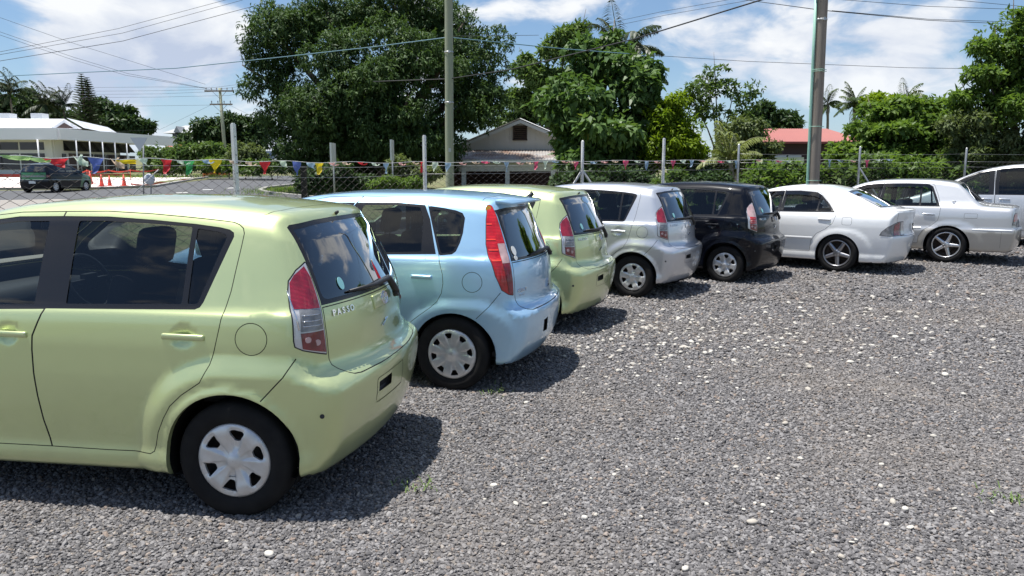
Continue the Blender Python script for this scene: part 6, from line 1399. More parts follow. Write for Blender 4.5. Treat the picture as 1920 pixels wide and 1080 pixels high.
    def ell(rx, ry, cx, cy, r, n=28): e.tube([(cx + rx * math.cos(2 * math.pi * k / n), cy + ry * math.sin(2 * math.pi * k / n), 0) for k in range(n + 1)], r, 6, caps=False)
    ell(.048, .034, 0, 0, .005); ell(.016, .032, 0, 0, .004); ell(.036, .013, 0, .016, .004)
    place(e.build('emblem', M['chrome'], t), .02, .957, .006)
    sm = MB(); sm.box((0, 0, 0), (.07, .010, .005), Matrix.Rotation(.35, 3, 'Z')); sm.box((.028, .016, 0), (.045, .009, .005)); sm.box((-.03, -.012, 0), (.03, .008, .005)); place(sm.build('badge', M['chrome'], t), -.03, .83, .004)
    hp = link('handle_plate', rbox_mesh((.25, .075, .014), .006, 2), pm, t); place(hp, -.02, .955, -.002)
    st = MB(); st.tube([(0, 0, 0), (0, 0, .002)], .026, 20); o = place(st.build('sticker', M['teal_sticker'], t), -.40, 1.095, .002); o.scale = (.9, 1.3, 1)
    nz = MB(); nz.tube([(0, 0, -.01), (0, 0, .012), (.0, .0, .018)], [.010, .009, .004], 8); place(nz.build('washer_nozzle', M['black'], root), -.08, 1.43, .004)
    sc = MB(); sc.tube([(0, 0, 0), (0, 0, .006)], .011, 12); o = sc.build('screw_cap', M['black'], root, (.436, -.758, .515)); o.rotation_euler = (R(75), 0, R(35))
    # ribs and bulbs behind the lamp lenses
    def on_corner(s_, z, sy, n=.008):
        a, b = .2, 1.3; ux = q7 * s_
        for _ in range(40):
            m_ = (a + b) / 2; x = ux + q7 * m_; y = (ux - q7 * m_)
            if f(np.array([x]), np.array([y]), np.array([z]))[0] < 0: a = m_
            else: b = m_
        return Vector((ux + q7 * (a + n), (ux - q7 * (a + n)) * -sy, z))
    for l_ in [c for c in root.children if c.name.startswith('tail_lamp')]:
        sy = -1 if l_.data.vertices[0].co.y < 0 else 1
        for z in (.935, .958, .985):
            rb = MB(); rb.tube([on_corner(-.268 + k * .0255, z - k * .001, sy, .005) for k in range(5)], .0022, 5); rb.build('lens_rib', M['chrome'], l_)
        for s_, z in ((-.250, .872), (-.200, .852)):
            rb = MB(); c0 = on_corner(s_, z, sy, .004); c1 = on_corner(s_, z, sy, .0075); rb.tube([c0, c1], .015, 14); rb.build('reflector', M['pink_lens'], l_)
        rb = MB(); rb.tube([on_corner(-.318 + .012 + k * .006, 1.10 - k * .06, sy, .004) for k in range(4)], .004, 6); rb.build('chrome_edge', M['chrome'], l_)
    # running gear and cabin
    wm = make_wheel("passo", .286, .180, .165)
    for i, (x, sy) in enumerate(((0, -1), (0, 1), (-2.44, -1), (-2.44, 1))): add_wheel(root, wm, (x, sy * .722, .286), (M['tyre'], M['cap'], M['hubdark']), sy > 0, .28 + i * .7)
    arch_liner(root, 0.002, .30, .328, .80, .52); arch_liner(root, -2.44, .30, .328, .80, .50)
    ax = MB(); ax.tube([(0, -.6, .27), (0, .6, .27)], .035, 8); ax.box((.28, .25, .25), (.32, .42, .16)); ax.build('rear_axle', M['black'], root)
    link('headlining', liner_mesh(f0, lo, hi, .06, cuts), M['trim'], root)
    add_cabin(root, -2.1, .3, .74, .30, M['seat'], -1.93, 1.0)
    return root
GREEN = paint('pale_green_metallic', (.61, .69, .35), .60, .34)
SILVER = paint('silver_metallic', (.60, .62, .66), .65, .32)
BLACKP = paint('black_paint', (.003, .004, .008), .0, .3, False, .6, 0.0, .05)
passo_rows = [((-1.219, 4.188), -8.0), ((.50, 8.38), -22.0), ((1.997, 10.538), -29.8), ((3.649, 11.859), -33.8)]
passo0 = build_passo(GREEN)
labels = ['pale green hatchback nearest the camera, cut off by the left edge', 'pale green hatchback standing between the light blue and the silver hatchback', 'silver hatchback standing between the pale green and the black hatchback', 'black hatchback standing beside the white saloon']
for i, (xy, yaw) in enumerate(passo_rows):
    c = passo0 if i == 0 else copy_tree(passo0)
    c.location = (*xy, 0); c.rotation_euler = (0, 0, R(yaw)); tag(c, labels[i], 'car', 'cars parked in a row along the fence')
    if i == 2: repaint(c, GREEN, SILVER)
    if i == 3:                            # this one has the later lamps: clear above, red below
        repaint(c, GREEN, BLACKP); repaint(c, M['clear_lens'], M['red_bright']); repaint(c, M['red_lens'], M['pink_lens'])
# ---------------------------------------------------------------- the other cars, panelled from a short description each
def build_car(sp, pm):
    f = sp['f']; lo, hi = sp['lo'], sp['hi']; sh = Shell(f, lo, hi, sp.get('h', .036)); cuts = []
    arches = [arch_poly(cx, cz, r) for cx, cz, r in sp['arches']]
    for pr in (LEFT, RIGHT):
        for a in arches: sh.part('arch', a, pr)
        cuts += [(inset(a, -.035), pr) for a in arches]
    sh.drop('arch')
    for pr, sd in ((CORNL, 'l'), (CORNR, 'r')):
        for i, (poly, subs, m) in enumerate(sp.get('lamps', [])):
            poly = rounded(poly, .008, 2); sh.part(f'rim{i}_' + sd, poly, pr); sh.part(f'lamp{i}_' + sd, inset(poly, .005), pr, only=[f'rim{i}_' + sd])
            for j, (q, _) in enumerate(subs): sh.part(f'sub{i}{j}_' + sd, q, pr, only=[f'lamp{i}_' + sd])
    for pr, sd in ((LEFT, 'l'), (RIGHT, 'r')):
        for i, d in enumerate(sp['doors']):
            sh.panel(f'door{i}_' + sd, d['poly'], pr, sp.get('gap', .005), only=['body'])
            sh.part(f'frame{i}_' + sd, d['dlo'], pr, only=[f'door{i}_' + sd, 'seam'])
            for j, (g, _) in enumerate(d['glass']): sh.part(f'glass{i}{j}_' + sd, rounded(g, .012, 2), pr, only=[f'frame{i}_' + sd])
            cuts.append((inset(d['dlo'], -.004), pr))
        for i, (o, g, _) in enumerate(sp.get('quarters', [])):
            sh.part(f'qframe{i}_' + sd, rounded(o, .02, 3), pr, only=['body', 'seam']); sh.part(f'qglass{i}_' + sd, rounded(g, .02, 3), pr, only=[f'qframe{i}_' + sd]); cuts.append((o, pr))
        for ln in sp.get('lines', []): sh.part('seam', ln + [(a + .0032, b - .0032) for a, b in reversed(ln)], pr, only=['body'])
        for i, (q, _) in enumerate(sp.get('bands', [])): sh.part(f'band{i}', q, pr, only=['body'])
    if sp.get('fuel'): sh.panel('fuel', sp['fuel'], LEFT, .004, only=['body'])
    if sp.get('tailgate'): sh.panel('tailgate', mir(sp['tailgate']), REAR, .006, only=['body'])
    gl = mir(sp['rglass']); prg = sp.get('rproj', REAR)
    sh.part('glass_band', gl, prg, only=['body', 'seam', 'tailgate']); sh.part('glass_rear', rounded(inset(gl, .02), .02, 2), prg, only=['glass_band']); cuts.append((inset(gl, .02), prg))
    for i, (q, _) in enumerate(sp.get('rearbits', [])): sh.part(f'rb{i}', q, REAR, only=['body', 'tailgate'])
    for i, (q, _) in enumerate(sp.get('topseams', [])): sh.part('seam', q, TOP, only=['body'])
    ws = mir(sp['wscreen']); sh.part('windscreen', ws, FRONT, only=['body']); cuts.append((ws, FRONT))
    for s_ in (1, -1): sh.part('hl%d' % s_, rounded([(a * s_, b) for a, b in sp['hlamp']], .02), FRONT, only=['body'])
    sh.part('grille', rounded(mir(sp['grille']), .02), FRONT, only=['body'])
    sh.mark('underbody', lambda q: q.normal.z < -.72 and q.calc_center_median().z < .45)
    if sp.get('bumper'): sh.mark('bumper', lambda q: sp['bumper'](q.calc_center_median()))
    sh.ready(); ex = ([], [])
    for pr in (LEFT, RIGHT):
        for a in arches:
            v, q = sh.lip(a, pr, .03); b = len(ex[0]); ex = (ex[0] + v, ex[1] + [tuple(b + i for i in t) for t in q])
    root = empty(sp.get('name', 'parked_car'))
    def P(tg_, nm, m, par, off=0, extra=None):
        if tg_ not in sh.names: return None
        me = sh.mesh(tg_, off, extra); return None if me is None else link(nm, me, m, par)
    body = P('body', 'body', pm, root, 0, ex); P('underbody', 'underbody', M['black'], body); P('seam', 'panel_gap', M['gap'], root, -.0012); P('bumper', 'rear_bumper', sp.get('bumpermat', pm), root); P('fuel', 'fuel_lid', pm, root)
    for i, (q, m) in enumerate(sp.get('bands', [])): P(f'band{i}', 'side_cladding', m, root)
    t = P('tailgate', 'tailgate', sp.get('tgmat', pm), root) or body
    P('glass_band', 'rear_window_surround', M['gloss_black'], t, -.001); P('glass_rear', 'rear_window', M['rearglass'], t, -.002)
    for i, (q, (nm, m, off)) in enumerate(sp.get('rearbits', [])): P(f'rb{i}', nm, m, t, off)
    P('windscreen', 'windscreen', M['glass'], root, -.004); P('hl1', 'headlamp', M['clear_lens'], root, .002); P('hl-1', 'headlamp', M['clear_lens'], root, .002); P('grille', 'grille', M['black'], root, -.004)
    def on_side(x, z, sy, n=0):
        a, b = 0., 1.1
        for _ in range(40):
            m_ = (a + b) / 2
            if f(np.array([x]), np.array([sy * m_]), np.array([z]))[0] < 0: a = m_
            else: b = m_
        return Vector((x, sy * (a + n), z))
    for sd, sy in (('l', -1), ('r', 1)):
        for i, d in enumerate(sp['doors']):
            o = P(f'door{i}_' + sd, d.get('name', 'door'), d.get('mat', pm), root); P(f'frame{i}_' + sd, 'window_frame', M['gloss_black'], o, -.002)
            for j, (g, m) in enumerate(d['glass']): P(f'glass{i}{j}_' + sd, 'window', m, o, -.006)
            hx, hz, L, hm = d['handle']; p = on_side(hx, hz, sy, -.008); add_door_handle(o, p.x, p.y, p.z, L, hm or pm)
            if d.get('visor'):
                vz = MB(); pts = [on_side(x, z, sy, .018) for x, z in d['visor']]; low = [on_side(x, z - .07, sy, .028) for x, z in d['visor']]
                vz.add(pts + low, [(k, k + 1, len(pts) + k + 1, len(pts) + k) for k in range(len(pts) - 1)], 0, True); vz.build('rain_visor', M['visor'], o)
        for i, (o_, g, m) in enumerate(sp.get('quarters', [])):
            o = P(f'qframe{i}_' + sd, 'quarter_window_frame', M['gloss_black'], root, -.002); P(f'qglass{i}_' + sd, 'quarter_window', m, o, -.006)
        for i, (poly, subs, m) in enumerate(sp.get('lamps', [])):
            o = P(f'lamp{i}_' + sd, 'tail_lamp', m, root, .003)
            if o is None: continue
            P(f'rim{i}_' + sd, 'lamp_seal', M['rubber'], o, -.001)
            for j, (q, sm) in enumerate(subs): P(f'sub{i}{j}_' + sd, 'lens', sm, o, .006)
        mx = sp['mirror']; mr = link('door_mirror', rbox_mesh((.13, .20, .15), .05, 3), pm, root, (mx[0], sy * mx[1], mx[2])); g = MB(); g.box((.066, 0, 0), (.003, .16, .11)); g.build('mirror_glass', M['mirror'], mr)
        for (x0, x1, z, hgt, m) in sp.get('mouldings', []):
            mb = MB(); n = 14; rows = [[on_side(x0 + (x1 - x0) * k / n, z + dz, sy, o_) for k in range(n + 1)] for dz, o_ in ((hgt / 2, .001), (hgt / 4, .007), (-hgt / 4, .007), (-hgt / 2, .001))]
            vs = [p for r_ in rows for p in r_]; fs = [(r_ * (n + 1) + k, r_ * (n + 1) + k + 1, (r_ + 1) * (n + 1) + k + 1, (r_ + 1) * (n + 1) + k) for r_ in range(3) for k in range(n)]
            mb.add(vs, fs if sy < 0 else [q[::-1] for q in fs], 0, True); mb.build('side_moulding', m, root)
    def on_rear(y, z, n=.004):
        a, b = -.2, 1.4
        for _ in range(40):
            m_ = (a + b) / 2
            if f(np.array([m_]), np.array([y]), np.array([z]))[0] < 0: a = m_
            else: b = m_
        g = Vector(grad(f, np.array([[a, y, z]]))[0]).normalized(); return Vector((a, y, z)) + g * n, g
    def place(o, y, z, n=.004):
        p, g = on_rear(y, z, n); yax = Vector((0, 0, 1)) - g * g.z; yax.normalize(); xax = yax.cross(g)
        o.matrix_local = Matrix(((xax.x, yax.x, g.x, p.x), (xax.y, yax.y, g.y, p.y), (xax.z, yax.z, g.z, p.z), (0, 0, 0, 1))); return o
    st, rt, rr, w, wy = sp['wheel']; wm = make_wheel(st, rt, rr, w); fm = {'colt': M['cap'], 'passo': M['cap'], 'alloy5': M['alloy'], 'alloyd': M['alloy_dark']}[st]
    wb = sp['wb']
    for i, (x, sy) in enumerate(((0, -1), (0, 1), (-wb, -1), (-wb, 1))): add_wheel(root, wm, (x, sy * wy, rt), (M['tyre'], fm, M['hubdark']), sy > 0, sp.get('spin', .2) + i * .7)
    for cx, cz, r in sp['arches']: arch_liner(root, cx, cz, r + .003, wy + .07, wy - .22)
    if sp.get('cabin'): add_cabin(root, *sp['cabin'])
    link('headlining', liner_mesh(f, lo, hi, .07, cuts), M['trim'], root)
    return root, t, on_rear, place, on_side

M['visor'] = glass_mat('smoked_visor', (.30, .27, .28))
def shift(poly, ds): return [(a + ds, b) for a, b in poly]

# ---- light blue hatchback
def colt():
    rdoor = [(-.80, 1.470), (-.5, 1.462), (-.255, 1.445), (-.225, 1.38), (-.165, 1.22), (-.105, 1.06), (-.088, 1.0), (-.06, .90), (-.055, .83), (-.068, .755), (-.105, .69), (-.161, .640), (-.24, .585), (-.316, .527), (-.365, .46), (-.39, .38), (-.40, .315), (-.43, .30), (-.95, .30), (-.99, .5), (-1.0, .75), (-.985, .95), (-.95, 1.1), (-.86, 1.38)]
    rdlo = [(-.935, 1.022), (-.90, 1.24), (-.845, 1.418), (-.5, 1.422), (-.262, 1.405), (-.205, 1.30), (-.125, 1.045)]
    fdoor = [(-.80, 1.470), (-.86, 1.38), (-.95, 1.1), (-.985, .95), (-1.0, .75), (-.99, .5), (-.95, .30), (-1.95, .30), (-2.05, .5), (-2.12, .8), (-2.1, 1.02), (-1.95, 1.16), (-1.7, 1.30), (-1.45, 1.40), (-1.1, 1.462)]
    fdlo = [(-.942, 1.022), (-.907, 1.24), (-.852, 1.418), (-1.1, 1.415), (-1.45, 1.36), (-1.75, 1.22), (-1.98, 1.07), (-1.98, .99)]
    lamp = shift([(-.266, 1.405), (-.242, 1.413), (-.224, 1.402), (-.217, 1.362), (-.206, 1.25), (-.197, 1.129), (-.190, 1.0), (-.181, .877), (-.173, .738), (-.229, .75), (-.285, .786), (-.323, .893), (-.345, 1.023), (-.340, 1.121), (-.300, 1.301)], .013)
    clear = shift([(-.262, 1.125), (-.205, 1.125), (-.200, .985), (-.264, .985)], .013); dark = shift([(-.262, .978), (-.197, .975), (-.182, .745), (-.225, .762)], .013)
    ticks = [shift([(-.330 + k * .001, z), (-.268, z), (-.268, z + .010), (-.330, z + .010)], .013) for k, z in enumerate((1.262, 1.15, 1.075, 1.0))]
    sp = dict(f=colt_sdf(), lo=(-3.42, -.96, .12), hi=(.80, .96, 1.62), h=.033, wb=2.5, arches=[(.012, .285, .325), (-2.5, .285, .325)], gap=.0042,
        lamps=[(lamp, [(clear, M['pink_lens']), (dark, M['red_lens'])] + [(t, M['red_glow']) for t in ticks], M['red_bright'])],
        doors=[dict(name='rear_door', poly=rdoor, dlo=rdlo, glass=[([(-.845, 1.04), (-.805, 1.24), (-.77, 1.398), (-.5, 1.402), (-.30, 1.388), (-.262, 1.30), (-.245, 1.062)], M['privacy'])], handle=(-.225, .876, .165, None)),
               dict(name='front_door', poly=fdoor, dlo=fdlo, glass=[([(-.99, 1.04), (-.955, 1.24), (-.92, 1.395), (-1.1, 1.392), (-1.43, 1.338), (-1.72, 1.2), (-1.93, 1.07), (-1.93, 1.02)], M['glass'])], handle=(-1.12, .872, .165, None))],
        quarters=[([(-.245, 1.402), (-.10, 1.384), (-.01, 1.368), (.045, 1.348), (.068, 1.312), (.066, 1.20), (.052, 1.13), (.028, 1.068), (.0, 1.046), (-.098, 1.036)], [(-.213, 1.376), (-.10, 1.362), (-.01, 1.347), (.032, 1.33), (.050, 1.302), (.048, 1.205), (.034, 1.14), (.010, 1.078), (-.01, 1.062), (-.086, 1.052)], M['privacy'])],
        lines=[[(.196, .574), (.29, .665), (.375, .772)]], fuel=circle(.165, .845, .077, 28),
        tailgate=[(-.656, .985), (-.672, .85), (-.668, .70), (-.65, .655), (-.60, .622), (-.52, .608), (-.2, .607)],
        rglass=[(-.657, .992), (-.630, 1.12), (-.597, 1.26), (-.566, 1.368), (-.52, 1.376), (-.43, 1.383), (-.2, 1.384)],
        rearbits=[(rounded([(-.17, 1.390), (-.165, 1.416), (.115, 1.416), (.12, 1.390)], .005), ('high_brake_lamp', M['red_dark'], .004)), ([(-.31, .395), (-.335, .495), (-.235, .503), (-.205, .39)], ('plate_recess', M['gap'], -.03))],
        topseams=[([(.17, -.53), (.20, -.3), (.215, 0), (.20, .3), (.17, .53), (.175, .53), (.205, .3), (.22, 0), (.205, -.3), (.175, -.53)], None)],
        wscreen=[(-.62, 1.09), (-.57, 1.25), (-.50, 1.42)], hlamp=[(.45, .66), (.48, .80), (.70, .86), (.72, .70)], grille=[(-.35, .45), (-.35, .6)], mirror=(-1.98, .92, 1.08),
        bumper=lambda c: c.x > .12 and c.z < .66 and c.x > .196 + (max(c.z, .574) - .574) * .92, wheel=('colt', .288, .188, .175, .725), spin=.1, cabin=(-2.2, .35, .75, .30, M['seat'], -1.98, 1.02))
    M['red_glow'] = None
    return sp
M['red_glow'] = mat('bright_red_reflector_bar', (.95, .06, .03), .25, 0, 1.0)
BLUE = paint('light_blue_metallic', (.41, .66, .88), .55, .34)
_g = M['red_glow']; sp = colt(); M['red_glow'] = _g
car, tgate, on_rear, place, on_side = build_car(sp, BLUE)
o = MB(); o.tube([(0, 0, 0), (0, 0, .012)], .022, 14); o = o.build('amber_bulb', M['amber'], [c for c in car.children if c.name.startswith('tail_lamp')][0]); o.location = on_side(.228, 1.382, -1, -.006); o.rotation_euler = (R(80), 0, R(30))
for y, z, s, m in ((-.575, 1.065, .030, M['white_sticker']), (-.585, 1.012, .024, M['white_sticker'])):
    s_ = MB(); s_.tube([(0, 0, 0), (0, 0, .002)], s, 20); q = place(s_.build('sticker', m, tgate), y, z, .002); q.scale = (1, 1.25 if z > 1.04 else .8, 1)
w = MB(); a, g0 = on_rear(.16, .975, .012); b, _ = on_rear(.10, 1.02, .03); c_, _ = on_rear(-.15, 1.018, .022); d_, _ = on_rear(-.36, 1.01, .012); w.tube([a, a + g0 * .03], .024, 10); w.tube([a + g0 * .02, b, c_, d_], [.018, .016, .012, .006], 8); w.build('wiper', M['black'], tgate)
for i, ch in enumerate('COLT'):
    place(link('lettering', text_mesh(ch, .036, .005, True), M['chrome'], tgate), -.615 + i * .034, .766, .004)
for i in range(5): place(link('lettering', text_mesh('MIVEC'[i], .018, .004), M['chrome'], tgate), -.60 + i * .016, .730, .003)
em = MB()
for k in range(3):
    a = math.pi / 2 + k * 2 * math.pi / 3; p = lambda r, t: (r * math.cos(a + t), r * math.sin(a + t)); pts = [(0, 0), p(.026, .52), p(.045, 0), p(.026, -.52)]
    em.add([(x, y, z) for z in (0, .005) for x, y in pts], [(3, 2, 1, 0), (4, 5, 6, 7), (0, 1, 5, 4), (1, 2, 6, 5), (2, 3, 7, 6), (3, 0, 4, 7)])
place(em.build('emblem', M['chrome'], tgate), .01, .74, .004)
spn = MB(); spn.add([(.27, -.52, 1.445), (.33, -.30, 1.452), (.345, 0, 1.455), (.33, .30, 1.452), (.27, .52, 1.445), (.40, -.50, 1.425), (.455, -.30, 1.433), (.47, 0, 1.436), (.455, .30, 1.433), (.40, .50, 1.425)] + [(.27, -.52, 1.42), (.33, -.30, 1.425), (.345, 0, 1.43), (.33, .30, 1.425), (.27, .52, 1.42), (.40, -.50, 1.405), (.455, -.30, 1.413), (.47, 0, 1.416), (.455, .30, 1.413), (.40, .50, 1.405)],
    [(k, k + 5, k + 6, k + 1) for k in range(4)] + [(k + 10, k + 11, k + 16, k + 15) for k in range(4)] + [(k + 5, k + 15, k + 16, k + 6) for k in range(4)] + [(0, 10, 15, 5), (4, 9, 19, 14)], 0, True); spn.build('spoiler', BLUE, tgate)
an = MB(); an.tube([on_rear(.44, 1.425, -.02)[0], on_rear(.44, 1.43, .07)[0]], .022, 10); an.build('camera_pod', M['black'], tgate)
car.location = (-.264, 6.307, 0); car.rotation_euler = (0, 0, R(-14)); tag(car, 'light blue hatchback with tall bright red tail lamps beside the nearest green one', 'car', 'cars parked in a row along the fence')

# ---- white saloon
def white_saloon():
    rdoor = [(-.955, 1.342), (-.7, 1.345), (-.42, 1.325), (-.33, 1.27), (-.2, 1.13), (-.055, .975), (-.05, .93), (-.09, .80), (-.2, .70), (-.34, .62), (-.42, .5), (-.44, .32), (-.96, .31), (-.985, .6), (-.985, .95)]
    rdlo = [(-.98, .965), (-.96, 1.318), (-.7, 1.322), (-.42, 1.302), (-.33, 1.25), (-.2, 1.12), (-.075, .978)]
    fdoor = [(-.955, 1.342), (-.985, .95), (-.985, .6), (-.96, .31), (-2.0, .32), (-2.1, .6), (-2.12, .92), (-1.9, 1.06), (-1.6, 1.22), (-1.3, 1.32)]
    fdlo = [(-.987, .965), (-.967, 1.318), (-1.3, 1.30), (-1.58, 1.20), (-1.87, 1.05), (-1.98, .95)]
    lamp = [(-.115, .63), (-.095, .69), (-.02, .775), (.10, .825), (.20, .850), (.34, .855), (.385, .63), (.20, .622), (0, .62)]
    red = [(.10, .80), (.20, .835), (.235, .838), (.235, .64), (.08, .635)]; pod = [(.265, .84), (.335, .845), (.365, .645), (.265, .635)]
    return dict(f=saloon_sdf(WHITE_P), lo=(-3.6, -1.0, .08), hi=(1.08, 1.0, 1.52), h=.04, wb=2.67, arches=[(0, .29, .345), (-2.67, .29, .345)],
        lamps=[(lamp, [(red, M['red_lens']), (pod, M['silver_plastic'])], M['clear_lens'])],
        doors=[dict(name='rear_door', poly=rdoor, dlo=rdlo, glass=[([(-.93, .985), (-.915, 1.298), (-.7, 1.30), (-.44, 1.283), (-.37, 1.24), (-.38, .995)], M['privacy']), ([(-.355, .998), (-.345, 1.215), (-.22, 1.095), (-.125, .998)], M['privacy'])], handle=(-.225, .862, .20, None), visor=[(-.95, 1.325), (-.7, 1.33), (-.45, 1.31), (-.36, 1.27)]),
               dict(name='front_door', poly=fdoor, dlo=fdlo, glass=[([(-1.03, .985), (-1.02, 1.298), (-1.3, 1.28), (-1.56, 1.18), (-1.84, 1.04), (-1.9, .97)], M['glass'])], handle=(-1.16, .855, .20, None), visor=[(-.98, 1.325), (-1.3, 1.305), (-1.55, 1.21)])],
        lines=[], fuel=rounded([(.05, .78), (.05, .905), (.20, .905), (.20, .78)], .03), tailgate=[(-.60, 1.02), (-.60, .87), (-.50, .62), (-.2, .615)],
        rglass=[(-.60, 1.068), (-.555, 1.18), (-.52, 1.27), (-.48, 1.315), (-.2, 1.335)], rproj=REART, rearbits=[(rounded([(-.26, .68), (-.26, .80), (.26, .80), (.26, .68)], .02), ('plate_recess', PEARL, -.012))],
        wscreen=[(-.66, 1.03), (-.60, 1.18), (-.52, 1.33)], hlamp=[(.42, .56), (.45, .70), (.74, .74), (.76, .60)], grille=[(-.3, .5), (-.32, .66)], mirror=(-1.95, .93, .98),
        bumper=lambda c: c.x > .345 and c.z < .60, mouldings=[(-.93, -.40, .545, .045, PEARL), (-2.1, -1.0, .545, .045, PEARL)], wheel=('alloyd', .312, .218, .205, .735), spin=.55, cabin=(-2.3, .3, .76, .24, M['seat'], -2.0, .96))
PEARL = paint('white_pearl', (.86, .87, .87), .05, .35, False)
car, tgate, on_rear, place, on_side = build_car(white_saloon(), PEARL)
car.location = (5.88, 12.92, .035); car.rotation_euler = (0, 0, R(-39)); tag(car, 'white saloon with clear tail lamps and dark five spoke wheels', 'car', 'cars parked in a row along the fence')

# ---- boxy silver white saloon
def silver_saloon():
    rdoor = [(-1.12, 1.42), (-.7, 1.43), (-.36, 1.42), (-.28, 1.38), (-.20, 1.2), (-.13, .99), (-.14, .85), (-.16, .75), (-.25, .66), (-.38, .57), (-.45, .45), (-.46, .33), (-1.14, .31), (-1.17, .6), (-1.18, 1.0)]
    rdlo = [(-1.175, .985), (-1.118, 1.395), (-.7, 1.402), (-.37, 1.392), (-.30, 1.35), (-.22, 1.17), (-.145, .992)]
    fdoor = [(-1.12, 1.42), (-1.18, 1.0), (-1.17, .6), (-1.14, .31), (-2.1, .32), (-2.2, .6), (-2.22, 1.0), (-1.98, 1.15), (-1.7, 1.31), (-1.45, 1.40)]
    fdlo = [(-1.182, .985), (-1.125, 1.395), (-1.42, 1.375), (-1.67, 1.285), (-1.95, 1.12), (-2.06, .98)]
    lamp = [(.118, .70), (.135, .78), (.155, .85), (.19, .895), (.28, .91), (.36, .905), (.36, .69)]; red = [(.135, .765), (.16, .85), (.20, .89), (.34, .895), (.34, .765)]
    return dict(f=saloon_sdf(CROWN_P), lo=(-3.8, -1.0, .1), hi=(1.25, 1.0, 1.6), h=.042, wb=2.78, arches=[(0, .30, .365), (-2.78, .30, .365)],
        lamps=[(lamp, [(red, M['red_bright'])], M['clear_lens'])],
        doors=[dict(name='rear_door', poly=rdoor, dlo=rdlo, glass=[([(-1.12, 1.005), (-1.07, 1.375), (-.7, 1.38), (-.50, 1.376), (-.485, 1.01)], M['glass']), ([(-.455, 1.01), (-.468, 1.372), (-.38, 1.368), (-.33, 1.33), (-.195, 1.012)], M['glass'])], handle=(-.31, .855, .19, M['chrome']), visor=[(-1.1, 1.402), (-.7, 1.408), (-.4, 1.40), (-.33, 1.37)]),
               dict(name='front_door', poly=fdoor, dlo=fdlo, glass=[([(-1.22, 1.005), (-1.17, 1.375), (-1.42, 1.355), (-1.65, 1.27), (-1.91, 1.11), (-1.98, 1.0)], M['glass'])], handle=(-1.36, .85, .19, M['chrome']), visor=[(-1.14, 1.402), (-1.42, 1.38), (-1.65, 1.295)])],
        lines=[[(.81, .30), (.812, .45), (.815, .60)]], bands=[([(-3.4, .604), (-3.4, .1), (1.2, .1), (1.2, .604)], BEIGE)], fuel=rounded([(.24, .80), (.24, .885), (.44, .885), (.44, .80)], .012),
        tailgate=[(-.62, 1.0), (-.66, .80), (-.62, .66), (-.2, .65)], rglass=[(-.63, 1.085), (-.605, 1.2), (-.57, 1.33), (-.55, 1.385), (-.2, 1.405)], rproj=REART,
        wscreen=[(-.66, 1.09), (-.60, 1.25), (-.54, 1.40)], hlamp=[(.46, .62), (.48, .76), (.76, .76), (.76, .64)], grille=[(-.36, .56), (-.36, .76)], mirror=(-2.05, .95, 1.02),
        mouldings=[(.38, .97, .606, .030, PEARL2), (-2.35, -.42, .606, .030, PEARL2)], bumper=lambda c: c.x > .98 and c.z < .62, bumpermat=BEIGE, wheel=('alloy5', .318, .228, .205, .755), spin=.35, cabin=(-2.4, .3, .78, .26, M['seat_grey'], -2.1, .98))
PEARL2 = paint('silver_white_metallic', (.60, .61, .625), .50, .34); BEIGE = paint('pale_beige_metallic', (.47, .45, .41), .45, .36)
car, tgate, on_rear, place, on_side = build_car(silver_saloon(), PEARL2)
e = MB(); e.tube([(0.0, 0, .0), (0.0, -.006, 0)], .022, 12); e.tube([(-.03, -.003, .022), (-.015, -.004, .034), (0, -.004, .024), (.015, -.004, .034), (.03, -.003, .022)], .005, 6)
e.build('emblem', M['chrome'], car, on_side(.06, 1.065, -1, .001)).rotation_euler = (R(-22), 0, R(4))
car.location = (8.282, 14.048, .065); car.rotation_euler = (0, 0, R(-36)); tag(car, 'silver saloon with beige lower sides, bright five spoke wheels and red tail lamps', 'car', 'cars parked in a row along the fence')

